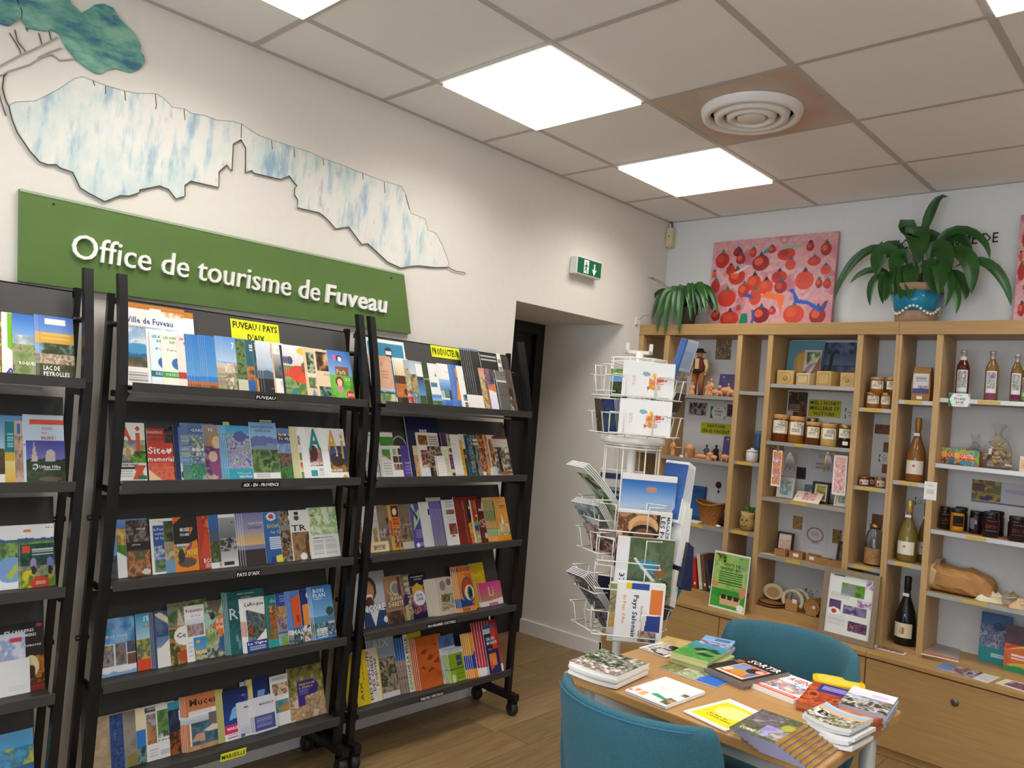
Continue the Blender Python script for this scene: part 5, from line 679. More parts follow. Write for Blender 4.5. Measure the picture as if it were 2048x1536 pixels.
def place(line):
    f = line.split(';'); sh = f[0]; k, s = WHERE[sh]; cx, cy, sc = CROP[sh]
    x0, x1, yt = [float(q) for q in f[1].split(',')]; kd = f[2]; ops = f[3]; lab = f[4]; n, dx = ([float(q) for q in f[5].split(',')] if len(f) > 5 and f[5] else (0, 0)); n = int(n)
    z0 = ZS[s] - .0102; ya, yb = RACK[k][0] + .018, RACK[k][1] - .018
    W0 = np.array((-math.sin(LEAN), 0, math.cos(LEAN))); t = THICK[kd]; prev = SHELVED.setdefault((k, s), [])
    def fit(d):
        col = lambda px: float(on_line_col(cx + px / sc, (.194 + d, 0, z0), (0, 1, 0))[1])
        y0 = col(x0); w = x1 if x1 < 2 else col(x1) - y0; w = max(w, .02); y0 = min(max(y0, ya), yb - w) if k else min(y0, yb - w)
        P0 = np.array((.194 + d, y0, z0)); top = on_line_row(cy + yt / sc, P0, W0); h = max(.03, float((top - P0) @ W0))
        return col, y0, w, h
    def depth(y, w, yaw):
        D = yaw * w + .001 + t
        for (q0, q1, qD, qy) in prev:
            a, b = max(y, q0), min(y + w, q1)
            if b > a + .0005:
                for e in (a, b): D = max(D, qD - qy * (e - q0) + yaw * (e - y) + t + .0005)
        return min(D, .088)
    d = .05
    for _ in range(3):
        col, y0, w, h = fit(d); yaw = .05 if w < .12 else .03; d = min(.088, depth(y0, w, yaw) + n * (t + .0003))
    h = min(h, .345 if s == 0 else .3)
    mb = MB(); cell = .0026 if w < .16 else .0034
    cover(mb, ops, (0, 0, 0), (1, 0, 0), (0, 1, 0), w, h, cell)
    ec = 'e9e6e0' if kd != 'N' else 'e6e08a'
    mb.add([(0, 0, 0), (w, 0, 0), (w, h, 0), (0, h, 0), (0, 0, -t), (w, 0, -t), (w, h, -t), (0, h, -t)], [(4, 7, 6, 5), (0, 4, 5, 1), (1, 5, 6, 2), (2, 6, 7, 3), (3, 7, 4, 0)], ec)
    me = mb.mesh(KIND[kd], PRINT); dyc = abs(col(x0) - col(x0 - dx)) if n else 0
    grp = 'brochures on the %s rack, %s shelf' % (RACK[k][2], ORD[s]); suf = ', %s shelf of %s rack' % (ORD[s], RACK[k][2])
    for i in range(n, -1, -1):
        y = y0 - i * dyc; y = max(y, ya) if k else y; D = depth(y, w, yaw)
        prev.append((y, y + w, D, yaw))
        U = np.array((-math.sin(yaw), math.cos(yaw), 0)); W = W0 - (W0 @ U) * U; W /= np.linalg.norm(W); N = np.cross(U, W)
        o = bpy.data.objects.new(KIND[kd], me); COL.objects.link(o); o.matrix_world = Matrix(((U[0], W[0], N[0], .194 + D), (U[1], W[1], N[1], y), (U[2], W[2], N[2], z0 + .0004), (0, 0, 0, 1)))
        if i == 0: tag(o, lab + suf, KIND[kd].replace('_', ' '), grp)
        else: tag(o, NTH[i] + ' copy fanned behind the ' + ' '.join(lab.split()[:5]) + suf, KIND[kd].replace('_', ' '), grp)
    return max(q[2] for q in prev)
for ln in DATA.strip().split('\n'):
    if ln.strip(): place(ln.strip())
print({k: round(max(q[2] for q in v), 3) for k, v in SHELVED.items()})
# ================================================================ shelving units along the back wall
def boxes(name, lst, m, par, bv=0, edge=None):
    ox, oy, oz = par.location; b = MB()
    for a, c in lst: b.box((a[0] - ox, a[1] - oy, a[2] - oz), (c[0] - ox, c[1] - oy, c[2] - oz))
    o = b.obj(name, m, par)
    if bv: bevel(o, bv)
    return o
YF_, YB_ = -.25, -.012
units = [(.005, 1.5168, 'beech shelving unit in the corner, with honey jars and soaps'), (1.5172, 3.03, 'beech shelving unit holding the wine bottles, cut by the photo edge')]
UP = [[(.005, .035), (.188, .22), (.665, .695), (.846, .875), (1.32, 1.349), (1.503, 1.5168)], [(1.5172, 1.532), (1.685, 1.713), (2.158, 2.188), (2.34, 2.37), (2.815, 2.845), (3.0, 3.03)]]
SH = [{0: [1.55, 1.26], 1: [1.612, 1.239, .866], 2: [1.649, 1.257, .873], 3: [1.698, 1.386, 1.081, .773], 4: [1.597, 1.205, .814]},
      {0: [1.646, 1.255, .867], 1: [1.665, 1.357, 1.047, .757], 2: [1.64, 1.25, .86], 3: [1.66, 1.35, 1.04, .75], 4: [1.6, 1.2, .8]}]
YEL = mat('yellow_tag', 'c9a840', .6)
TAGS = [(0, 1, 2, .44, .53), (0, 2, 1, .71, .8), (0, 2, 2, .71, .81), (0, 3, 1, 1.03, 1.08), (0, 3, 2, 1.03, 1.12), (0, 3, 3, 1.03, 1.11), (0, 4, 0, 1.37, 1.46), (0, 4, 1, 1.37, 1.47), (0, 4, 2, 1.375, 1.46),
        (1, 0, 0, 1.56, 1.64), (1, 0, 1, 1.56, 1.64), (1, 0, 2, 1.565, 1.64), (1, 1, 0, 1.87, 1.96), (1, 1, 2, 1.86, 1.94), (1, 1, 3, 1.86, 1.96)]
UN = []
for k, (x0, x1, lab) in enumerate(units):
    t = thing('display_shelving', lab, 'shelving', ((x0 + x1) / 2, -.2, 0), 0, 'beech shelving units on the back wall'); UN.append(t)
    for a, b in UP[k]: boxes('upright', [((a, YF_, .45), (b, YB_, 1.965))], WOOD, t, .001)
    boxes('top_fascia', [((x0, YF_ - .004, 1.965), (x1, YF_ + .018, 2.03))], WOODH, t, .002)
    boxes('top_board', [((x0, YF_ + .018, 2.008), (x1, -.001, 2.029)), ((x0, YF_ + .018, 1.965), (x1, YB_, 1.972))], WOODH, t)
    boxes('back_panel', [((x0, YB_, .45), (x1, -.002, 1.965))], BACKWALL, t)
    lows = UP[k][1:] ; zb = .495 if k == 0 else .468
    boxes('bottom_board', [((x0, YF_ + .002, .45), (x1, YB_, zb))], WOODH, t)
    boxes('countertop', [((x0, -.415, .428), (x1, -.012, .45))], WOODH, t, .002)
    for i in range(5):
        a, b = UP[k][i][1], UP[k][i + 1][0]
        for z in SH[k][i]:
            boxes('shelf', [((a, -.238, z - .018), (b, YB_, z))], WOODH, t); sh = t.children[-1]
            e = boxes('shelf_edge', [((a, -.243, z - .019), (b, -.2385, z + .001))], STEEL, t)
    for (kk, i, j, a, b) in TAGS:
        if kk == k: z = SH[k][i][j]; boxes('yellow_shelf_tag', [((a, -.245, z - .016), (b, -.2432, z - .002))], YEL, t)
    n = 2; wd = (x1 - x0) / n
    boxes('carcass', [((x0, -.385, .045), (x1, -.012, .427))], WOODD, t)
    boxes('plinth', [((x0, -.385, 0), (x1, -.35, .044))], WOODH, t)
    for i in range(n):
        a = x0 + i * wd + .002; b = x0 + (i + 1) * wd - .002
        d = boxes('door', [((a, -.407, .042), (b, -.386, .422))], WOODH, t, .0015)
        lx = (a + b) / 2
        if not k: continue
        MB().lathe([(.0001, -.414), (.013, -.413), (.016, -.41), (.016, -.405)], n=20, axis='y', o=(lx - t.location.x, -t.location.y, .335)).box((lx - t.location.x - .001, -.4155 - t.location.y, .329), (lx - t.location.x + .001, -.413 - t.location.y, .341)).obj('lock', mat('lock_metal', '6e675e', .35, metal=.8), d)
# ================================================================ table and tub chairs
TX0, TX1, TY0, TY1, TZ = 1.408, 2.125, -2.548, -1.995, .74
t = thing('table', 'small light wood table covered with magazines', 'table', ((TX0 + TX1) / 2, (TY0 + TY1) / 2, 0)); tx, ty = t.location.x, t.location.y
o = MB().box((TX0 - tx, TY0 - ty, TZ - .028), (TX1 - tx, TY1 - ty, TZ)).obj('tabletop', TABLEW, t); bevel(o, .006, 3)
LEGM = mat('table_leg_grey', 'c3c3c0', .35, metal=.3)
for x in (TX0 + .06, TX1 - .06):
    for y in (TY0 + .06, TY1 - .06): MB().tube([(x - tx, y - ty, 0), (x - tx, y - ty, TZ - .028)], .02, n=14).obj('leg', LEGM, t)
o = MB().box((TX0 + .06 - tx, TY0 + .05 - ty, TZ - .07), (TX1 - .06 - tx, TY0 + .07 - ty, TZ - .028)).box((TX0 + .06 - tx, TY1 - .07 - ty, TZ - .07), (TX1 - .06 - tx, TY1 - .05 - ty, TZ - .028)).box((TX0 + .05 - tx, TY0 + .06 - ty, TZ - .07), (TX0 + .07 - tx, TY1 - .06 - ty, TZ - .028)).box((TX1 - .07 - tx, TY0 + .06 - ty, TZ - .07), (TX1 - .05 - tx, TY1 - .06 - ty, TZ - .028)).obj('apron', LEGM, t)
def tub_chair(label, loc, rz):
    t = thing('tub_chair', label, 'chair', loc, rz, 'teal fabric chairs at the table')
    # back shell: u across (-1..1), v up
    nu, nv = 28, 12
    def P(u, v, off):
        wd = .17 + .05 * v ** .8; ang = u * (1.25 + .1 * (1 - v)); R = wd / math.sin(1.25)
        x = R * math.sin(ang) ; y = -.2 - .075 * v + (R - off * 0) * (1 - math.cos(ang)) * 1.0
        nx, ny = math.sin(ang), -math.cos(ang)
        top = .835 - .008 * u * u - .3 * max(0, (abs(u) - .82) / .18) ** 2.6
        z = .40 + (top - .40) * v
        return (x + nx * off, y + ny * off, z)
    V = []; F = []
    for off in (.019, -.019):
        for j in range(nv + 1):
            for i in range(nu + 1): V.append(P(-1 + 2 * i / nu, j / nv, off * (.55 if j in (nv,) else 1)))
    k = (nu + 1) * (nv + 1); q = lambda i, j, s: s * k + j * (nu + 1) + i
    for j in range(nv):
        for i in range(nu): F += [(q(i, j, 0), q(i + 1, j, 0), q(i + 1, j + 1, 0), q(i, j + 1, 0)), (q(i, j, 1), q(i, j + 1, 1), q(i + 1, j + 1, 1), q(i + 1, j, 1))]
    for i in range(nu): F += [(q(i, nv, 0), q(i + 1, nv, 0), q(i + 1, nv, 1), q(i, nv, 1)), (q(i, 0, 1), q(i + 1, 0, 1), q(i + 1, 0, 0), q(i, 0, 0))]
    for j in range(nv): F += [(q(0, j, 0), q(0, j + 1, 0), q(0, j + 1, 1), q(0, j, 1)), (q(nu, j + 1, 0), q(nu, j, 0), q(nu, j, 1), q(nu, j + 1, 1))]
    o = MB().add(V, F, smooth=True).obj('backrest', TEAL, t, fix=True); m = o.modifiers.new('s', 'SUBSURF'); m.levels = m.render_levels = 1
    rim = [P(-1 + 2 * i / nu, 1, .017) for i in range(nu + 1)]
    side = [P(-1, j / nv, .0205) for j in range(nv)], [P(1, j / nv, .0205) for j in reversed(range(nv))]
    pts = [(x, y, z - .012) for x, y, z in rim[5:-5]]
    MB().tube(pts, .0022, n=6).obj('seam', SEAM, o)
    V = []; n = 24; pr = [(.0, .402), (.92, .402), (1, .415), (1, .455), (.93, .475), (.6, .482), (0.001, .484)]
    m = MB()
    for r, z in pr:
        for j in range(n):
            a = 2 * math.pi * j / n; sx = abs(math.cos(a)) ** .6 * math.copysign(1, math.cos(a)); sy = abs(math.sin(a)) ** .6 * math.copysign(1, math.sin(a)); V.append((.2 * max(r, .001) * sx, .03 + .21 * max(r, .001) * sy, z))
    F = [(i * n + j, i * n + (j + 1) % n, (i + 1) * n + (j + 1) % n, (i + 1) * n + j) for i in range(len(pr) - 1) for j in range(n)]
    m.add(V, F, smooth=True).obj('seat', TEAL, t, fix=True)
    for sx in (-1, 1):
        for sy in (-1, 1): MB().tube([(sx * .14, .03 + sy * .14, .405), (sx * .2, .03 + sy * .2, 0)], [.014, .009], n=10).obj('leg', BLACK, t)
    MB().box((-.15, -.12, .385), (.15, .18, .402)).obj('seat_frame', BLACK, t)
    return t
tub_chair('teal fabric tub chair in front of the table, seen from behind', (1.775, -2.585, 0), 0)
tub_chair('teal fabric tub chair beyond the table, facing the viewer', (1.765, -2.055, 0), math.pi)
# ================================================================ magazines lying on the table
def flat(name, pts, zb, n, t1, ops, label, cat, group, edge='e6e4de', jit=.003, bow=0.0, fan=(0, 0), cell=.003, cols=None):
    """pts: pixel corners (origin, along text, up the page) of the top cover; a pile of n copies of thickness t1 standing on zb"""
    zt = zb + n * t1; a, b, c = (HZ(*p, zt) for p in pts); U = b - a; wd = np.linalg.norm(U); U /= wd; W = c - a; W -= (W @ U) * U; h = np.linalg.norm(W); W /= h
    if np.cross(U, W)[2] < 0: raise ValueError(label)
    rr = random.Random(label)
    m = MB(); cover(m, ops, (0, 0, 0), (1, 0, 0), (0, 1, 0), wd, h, cell)
    if bow:
        V = m.V[0]; V[:, 2] += bow * (V[:, 0] / wd - .5) ** 2 * 4
        for i in range(1, len(m.V)): m.V[i][:, 2] += bow * (m.V[i][:, 0] / wd - .5) ** 2 * 4
    me1 = m.mesh('cover', PRINT)
    def body():
        m = MB(); N = 8; V = []
        for z in (0, t1 * .96):
            for i in range(N + 1):
                for y in (0, h): V.append((wd * i / N, y, z - t1 + (bow * (i / N - .5) ** 2 * 4 if bow else 0)))
        K = 2 * (N + 1); F = []
        for i in range(N):
            j = 2 * i; F += [(j, j + 1, j + 3, j + 2), (K + j, K + j + 2, K + j + 3, K + j + 1), (j, j + 2, K + j + 2, K + j), (j + 1, K + j + 1, K + j + 3, j + 3)]
        F += [(0, K, K + 1, 1), (2 * N, 2 * N + 1, K + 2 * N + 1, K + 2 * N)]
        return m.add(V, F, edge)
    bm_ = body().mesh('page_block', MATTE); out = None
    for i in range(n):
        dx, dy = (rr.uniform(-jit, jit), rr.uniform(-jit, jit)) if i < n - 1 else (0, 0); f = n - 1 - i
        r = bpy.data.objects.new(name, None); COL.objects.link(r); P = a + U * (dx + fan[0] * f) + W * (dy + fan[1] * f); z = zb + (i + 1) * t1
        r.matrix_world = Matrix(((U[0], W[0], 0, P[0]), (U[1], W[1], 0, P[1]), (0, 0, 1, z), (0, 0, 0, 1)))
        for nm, me in (('page_block', bm_), ('cover', me1)):
            if nm == 'cover' and i < n - 1 and fan == (0, 0): continue
            o = bpy.data.objects.new(nm, me); COL.objects.link(o); o.parent = r
            if nm == 'cover' : o.location.z = .0002
        tag(r, label if i == n - 1 else NTH[n - 1 - i] + ' one down in the pile under the ' + ' '.join(label.split(',')[0].split()[:8]), cat, group)
    return zb + n * t1
G = 'magazines on the table'; zt = TZ + .0005
def C8(*p): return [(1100 + x / 2.844, 1240 + y / 2.844) for x, y in p]      # from the magnified view of the table
def C9(*p): return [(1400 + x / 4.571, 1200 + y / 4.571) for x, y in p]
flat('magazine', C8((110, 240), (385, 330), (290, 165)), zt, 4, .008, 'b:3a3a34|n:0,0,1,1,14,14161a,2a3430,6a7a5a,b8b4a0,1c2420,8a8a6a,e0dcd0|n:0,0,1,.35,12,e8e4dc,b8a898,4a3a34,d8d4cc', 'black and green patterned magazine topping the thick pile at the table corner', 'magazine', G, jit=.006, bow=.004)
flat('leaflet', C8((430, 395), (660, 488), (630, 312)), zt, 6, .0016, 'b:f2f0f0|n:.3,.5,.7,.85,5,f6e8e4,f0d8d0,f4f0ee|l:.1,.45,.7,.5,2,cfd6d4|n:.02,.05,.2,.22,7,d8705a,e8c0a0,f2f0f0,c84a3a|n:.25,.03,.4,.2,7,e8b84a,e08a7a,f2e8d0|p:3a9a6a,.42,.2,.5,.3,.82,.22,.8,.14,.5,.18|n:.8,.02,.98,.3,8,c89a6a,4a3a2a,8a9a4a,e8e0d8|n:.85,.5,.98,.62,8,5a4a3a,7a8a4a,c8b89a|l:.2,.9,.8,.95,2,ddd', 'white vegetable box leaflet with small green courgette, in front on the table', 'leaflet', G, edge='f0eeec', jit=.003)
flat('leaflet', C8((508, 155), (660, 210), (640, 95)), zt, 3, .0016, 'b:ece8e4|n:.1,0,.9,.75,6,1a1614,3a3434,e8e4e0,b8b0a8|r:0,.75,1,1,d8b878|n:0,.7,1,1,4,dcbc80,c8a868', 'black and white printed leaflet at the far left of the table top', 'leaflet', G, jit=.004)
flat('leaflet', C8((605, 130), (755, 165), (670, 92)), zt, 2, .002, 'b:dcbc78|n:0,0,1,1,3,e0c484,d0ae68', 'sand yellow leaflet peeping out behind the black and white one', 'leaflet', G, jit=.004)
zz = flat('booklet', C8((690, 180), (900, 240), (800, 105)), zt, 6, .006, 'b:5a9a4a|n:0,0,1,.6,4,5aa04a,3f8a3a,7ab04a|g:.6,1,3a8a9a,4a9ab0|p:1c3028,.25,.5,.5,.75,.95,.6,.9,.5,.6,.58,.4,.42|p:1c3028,.45,.25,.6,.4,.95,.35,.85,.25|n:.3,.62,.8,.72,6,1c3028,3a8a9a,8ab0a0', 'green and blue guide booklet topping the tall pile near the far chair', 'booklet', G, edge='c4c48a', jit=.007)
flat('booklet', C8((845, 128), (1020, 165), (900, 88)), zt, 6, .0062, 'b:8ab0dc|g:.3,1,9ac0e4,7aa4d8|n:0,0,1,.4,7,6a5a7a,8a8ab0,c8d0e0|l:.4,.5,.9,.8,2,1c2a4a', 'sky blue leaflet topping the second tall pile behind the green guides', 'booklet', G, edge='a8a4ac', jit=.005)
flat('leaflet', C8((615, 268), (945, 382), (700, 228)), zt, 2, .0015, 'b:6a7a4a|n:0,0,1,1,9,4a4a2c,8a8a54,6a6a3a,b0b090|n:.3,.0,.8,1,6,8a9a5a,c8ccc0,6a7a44,e0e4e4|e:.92,.3,.28,.9,2f68c0|l:.3,.55,.5,.75,2,e8e8e0', 'long olive and blue nature leaflet lying flat in the middle of the table', 'leaflet', G, jit=.002)
flat('magazine', C8((872, 258), (1095, 352), (1040, 172)), zt, 3, .0075, 'b:1e1c1e|r:.22,.06,.9,.68,e0d8b8|r:.25,.12,.87,.66,d8604a|e:.42,.46,.16,.16,6a9ad0|e:.6,.3,.22,.14,c89038|e:.68,.5,.14,.12,2a1a1c|e:.8,.32,.06,.12,4a7ac0|e:.32,.26,.08,.1,f0c8b0|e:.78,.54,.08,.06,f0b8a0|T:.2,.76,.76,.16,f4f2ee,SORTIR|l:.04,.6,.18,.75,3,b08a3a', 'black magazine reading SORTIR with a coral cover picture', 'magazine', G, edge='8a7f74', jit=.004)
flat('magazine', C8((1120, 352), (1385, 455), (1290, 282)), zt, 2, .006, 'b:f4f2f0|r:.02,.03,.98,.15,d8604a|n:.12,.2,.9,.62,7,f4f2f0,e8a890,8ab0d0,c85a4a,f0e0c8,3a4a7a,f4f2f0|l:.2,.05,.9,.12,1,e8a898|T:.28,.74,.66,.17,c84a44,AGENDA|t:.5,.64,.35,.07,7ab0d8,ETE', 'white events magazine reading AGENDA with red title and cartoon crowd', 'magazine', G, edge='ece8e4', jit=.003)
flat('leaflet', C8((762, 515), (1000, 628), (985, 432)), zt, 4, .0014, 'b:f2efe8|r:.08,.06,.97,.86,f4d41c|e:.55,.56,.34,.22,f6ec8a|T:.3,.28,.4,.04,4a4010,La fete de|T:.3,.2,.55,.05,4a4010,l ecole jaune', 'bright yellow leaflet with a pale yellow oval on the table edge', 'leaflet', G, edge='f2efe8', jit=.002)
flat('magazine', C8((1020, 608), (1300, 712), (1195, 502)), zt, 7, .0042, 'b:5a5a48|n:0,0,1,1,10,4a4438,6a6a50,3a4a2a,8a8468|n:0,.45,.6,.95,5,5a4f50,7a7078,4a4448,a89aa0|n:.45,.1,.95,.5,6,8a80b8,b0a4d0,6a7a4a,c8a8b8|e:.8,.62,.12,.12,a8a43a|T:.12,.1,.3,.1,e8e4dc,COMME|n:.9,.0,1,1,4,a87a2a,8a5f1c', 'olive magazine with mauve flowers topping the fanned pile nearest the viewer', 'magazine', G, edge='8a86a0', jit=.0, fan=(.012, 0))
zq = flat('leaflet', C8((1400, 462), (1650, 530), (1515, 352)), zt, 3, .007, 'b:a8401c|n:0,0,1,.8,5,b84a1c,8a2a14,d86a2a,5a1c10|r:.2,.62,1,1,3a2a7a|l:.3,.72,.85,.92,3,a8a0d8', 'orange and violet programme topping a pile on the far table side', 'leaflet', G, edge='b86a4a', jit=.004)
flat('booklet', C8((1640, 470), (1910, 545), (1735, 378)), zt, 5, .0075, 'b:b8c4d8|g:.5,1,d8c8d8,e0e4f0|n:0,0,1,.55,8,3a342c,8a8478,d8d8d8,5a5240,2a2a20|n:0,.45,1,.6,6,b8c4d8,8a8a8a,6a6254|l:.5,.72,.85,.8,2,d8709a', 'pale blue booklet with rocky shore topping the pile at the far right table corner', 'booklet', G, edge='a8b0c0', jit=.005)
flat('magazine', C8((1590, 540), (1800, 618), (1640, 462)), zt, 3, .008, 'b:d8703a|n:0,0,1,1,4,e07a3f,c85a24,e8905a|r:.86,0,1,1,8a3a1c', 'glossy orange booklet between the two piles on the right of the table', 'booklet', G, edge='a85a34', jit=.003, bow=.006)
flat('magazine', C8((1445, 540), (1715, 640), (1490, 455)), zt, 5, .0095, 'b:d8d4c4|g:.75,1,8ab0c8,b0c8d4|r:0,.6,1,.75,e0a880|n:0,0,1,.6,10,1c1a16,e8e4dc,8a8454,3a3a24,b8b490|e:.2,.4,.14,.2,f0eee8|T:.12,.3,.25,.25,222,B', 'curled white magazine with patterned cover on the right of the table', 'magazine', G, edge='dcdcda', jit=.008, bow=.008)
t_ = thing('folder', 'yellow rounded folder tip behind the orange programme', 'folder', tuple(HZ(*C8((1640, 372))[0], zt)), .4)
q_ = lambda k: [(.07 * k * math.copysign(abs(math.cos(a)) ** .5, math.cos(a)), .045 * k * math.copysign(abs(math.sin(a)) ** .5, math.sin(a))) for a in np.linspace(0, 2 * math.pi, 25)[:-1]]
MB().poly(q_(1), (.0005, .012), axis=2).obj('sleeve', mat('yellow_plastic', 'd8b81c', .4), t_, fix=True); MB().poly(q_(.8), (.0121, .0128), axis=2).obj('cover_sheet', mat('yellow_sheet', 'e0c63a', .6), t_, fix=True)
# ================================================================ wire carousel
SCX = CAM + ray(1268, 850) * 2.75; RZ = math.radians(40); UU = np.array((math.cos(RZ), math.sin(RZ), 0)); FF = np.array((math.sin(RZ), -math.cos(RZ), 0)); CX, CY = SCX[0], SCX[1]
def loc_(px, py, lf):
    P = hit(px, py, FF, FF @ np.array((CX, CY, 0)) + lf); d = P - np.array((CX, CY, 0)); return float(d @ UU), float(P[2])
def wz(py, lf=.1): return loc_(1268, py, lf)[1]
WIRE = mat('white_wire', 'e4e1da', .4, noise=(20, 'dad6ce', .4, (1, 1, 1)))
car = thing('postcard_carousel', 'white wire postcard and magazine carousel stand between racks and table', 'carousel', (CX, CY, 0), RZ)
def wire(paths, name, r=.0022, n=6):
    m = MB()
    for p in paths: m.tube(p, r, n=n)
    return m.obj(name, WIRE, car)
zt_, zc, zs, zr, zb_ = wz(715), wz(722), wz(882), wz(892), wz(1278)
MB().tube([(0, 0, .03), (0, 0, wz(700))], .0155, n=16).obj('pole', WIRE, car)
for a in range(4): 
    a = math.pi / 4 + a * math.pi / 2; MB().tube([(0, 0, .05), (.24 * math.cos(a), .24 * math.sin(a), .03)], .012, n=8).obj('foot', WIRE, car)
    MB().lathe([(.0001, 0), (.016, 0), (.016, .018), (.0001, .024)], n=12, o=(.24 * math.cos(a), .24 * math.sin(a), 0)).obj('foot_pad', WIRE, car)
h0, h1 = wz(703), wz(681)
MB().box((-.05, -.008, h0), (.045, .008, h0 + .012)).box((-.05, -.008, h0), (-.038, .008, h1)).box((.033, -.008, h0), (.045, .008, h1)).obj('sign_holder', WIRE, car)
def ring(R, z, n=8, ph=.5): return [(R * math.cos(2 * math.pi * (i + ph) / n), R * math.sin(2 * math.pi * (i + ph) / n), z) for i in range(n + 1)]
for q in (ring(.1, zt_), ring(.1, zt_ - .014)): wire([q], 'top_ring', .003)
for q in ([(-.1, 0, zt_), (.1, 0, zt_)], [(0, -.1, zt_), (0, .1, zt_)]): wire([q], 'cross_wire', .003)
for q in (ring(.105, zr), ring(.105, zr - .01)): wire([q], 'middle_ring', .003)
for q in (ring(.1, zb_), ring(.1, (zr + zb_) / 2)): wire([q], 'bottom_ring', .003)
for q in ([(-.1, 0, zb_), (.1, 0, zb_)], [(0, -.1, zb_), (0, .1, zb_)]): wire([q], 'cross_wire', .003)
V = []
MB().lathe([(.115, zs - .012), (.112, zs + .012)], n=8).obj('skirt', WIRE, car)
for i in range(8):
    a = 2 * math.pi * (i + .5) / 8; c, s = .1 * math.cos(a), .1 * math.sin(a)
    wire([[(c, s, zr), (c, s, zb_)]], 'upright_wire', .0024); wire([[(c, s, zt_), (c, s, zs)]], 'upright_wire', .0024)
def pocket(O, N, U, w, d, h, name='pocket'):
    """wire pocket: O bottom centre on the frame (local), N outward, U across"""
    O, N, U = (np.array(q, float) for q in (O, N, U)); Z = np.array((0, 0, 1.)); L = O - U * w / 2; R_ = O + U * w / 2; k = w * .24; f = N * d
    P = [[L + Z * h, L + f + Z * h, L + f + U * k + Z * h, L + f * .8 + U * k, L + U * k], [R_ + Z * h, R_ + f + Z * h, R_ + f - U * k + Z * h, R_ + f * .8 - U * k, R_ - U * k], [L, L + f * .8, R_ + f * .8, R_], [L, L + Z * h]]
    wire([[tuple(q) for q in p] for p in P], name)
def dirs(ang): a = math.radians(ang); return np.array((math.sin(a), -math.cos(a), 0)), np.array((math.cos(a), math.sin(a), 0))
def carded(name, tl, lf, ang, lean, w, h, n, t, ops, label, cat, step=(0, 0), curl=0., edge='e8e6e0', spread=0.):
    """pile of cards in a pocket: tl = pixel of the front card's top left corner, lf its distance in front of the pole, ang the way it faces"""
    N, U = dirs(ang); x, z = loc_(tl[0], tl[1], lf); P = np.array((x, -lf, z)); le = math.radians(lean); rr = random.Random(label)
    ny = 10 if curl else 1; out = []
    m = MB(); cover(m, ops, (0, 0, 0), (1, 0, 0), (0, 1, 0), w, h, .002)
    nyb = 10; V = []; F = []
    for s in (0, -t * .9):
        for j in range(nyb + 1): V += [(0, h * j / nyb, s - .0002), (w, h * j / nyb, s - .0002)]
    K = 2 * (nyb + 1)
    for j in range(nyb):
        q = 2 * j; F += [(q, q + 1, q + 3, q + 2), (K + q, K + q + 2, K + q + 3, K + q + 1), (q, q + 2, K + q + 2, K + q), (q + 1, K + q + 1, K + q + 3, q + 3)]
    F += [(2 * nyb, 2 * nyb + 1, K + 2 * nyb + 1, K + 2 * nyb), (0, K, K + 1, 1)]
    m.add(V, F, edge)
    if curl:
        for v in m.V: v[:, 2] += curl * (np.clip(v[:, 1] / h, 0, 1) ** 2 - 1)
    me = m.mesh(name, PRINT)
    for i in range(n):
        le_ = le - math.radians(spread) * i; Wd = N * math.sin(le_) + np.array((0, 0, math.cos(le_))); Nn = np.cross(U, Wd)
        B = P - (N * math.sin(le) + np.array((0, 0, math.cos(le)))) * h - Nn * t * i + U * step[0] * i + np.array((0, 0, step[1] * i))
        M = Matrix(((U[0], Wd[0], Nn[0], B[0]), (U[1], Wd[1], Nn[1], B[1]), (U[2], Wd[2], Nn[2], B[2]), (0, 0, 0, 1)))
        o = bpy.data.objects.new(name, me); COL.objects.link(o); o.matrix_world = Matrix.Translation((CX, CY, 0)) @ Matrix.Rotation(RZ, 4, 'Z') @ M
        tag(o, label if i == 0 else NTH[i] + ' copy behind the ' + ' '.join(label.split(',')[0].split()[:12]), cat, 'cards and magazines in the carousel')
    return B
HORSE = 'b:efedea|p:e8a040,.5,.3,.56,.62,.64,.66,.68,.5,.62,.22|p:d8603a,.66,.45,.7,.62,.8,.6,.8,.48|p:c84a3a,.8,.5,.86,.56,.86,.48|p:f0c050,.54,.55,.6,.72,.66,.66|l:.66,.4,.8,.42,1,4a5a8a|l:.62,.24,.74,.36,4,c85a4a|p:8ab0b0,.38,.66,.4,.74,.52,.72,.54,.64,.44,.6|p:b84a4a,.5,.22,.48,.34,.54,.28|n:.52,.32,.7,.6,9,efedea,e8a040,d8703a,efedea|l:.2,.3,.22,.62,12,d88a80|l:.235,.34,.25,.6,9,e0a098|l:.92,.42,.925,.52,3,999'
carded('postcard', (1248, 721), .105, -2, 4, .176, .123, 7, .002, HORSE, 'upper white festive card with orange rider drawing on the carousel', 'card')
carded('postcard', (1241, 796), .125, -2, 4, .176, .123, 7, .002, HORSE, 'lower white festive card with orange rider drawing on the carousel', 'card')
carded('magazine', (1246, 946), .12, 0, 6, .185, .2, 3, .005, 'b:eceae6|r:.06,.04,.94,.9,5a8ac8|g:.35,.9,d0dce8,2f6cb8|n:.06,.04,.94,.3,8,3a2c28,5a4a44,8a8a98|m:.04,.36,.05,4a5a78|e:.55,.2,.2,.1,c8a078|n:.35,.1,.8,.3,9,3a2c28,c8a078,e0c8a0,8a6a4a|r:.25,.44,.65,.46,b8c4d0|e:.55,.75,.1,.05,c08a7a', 'white framed beach magazine in the carousel', 'magazine', curl=.012)
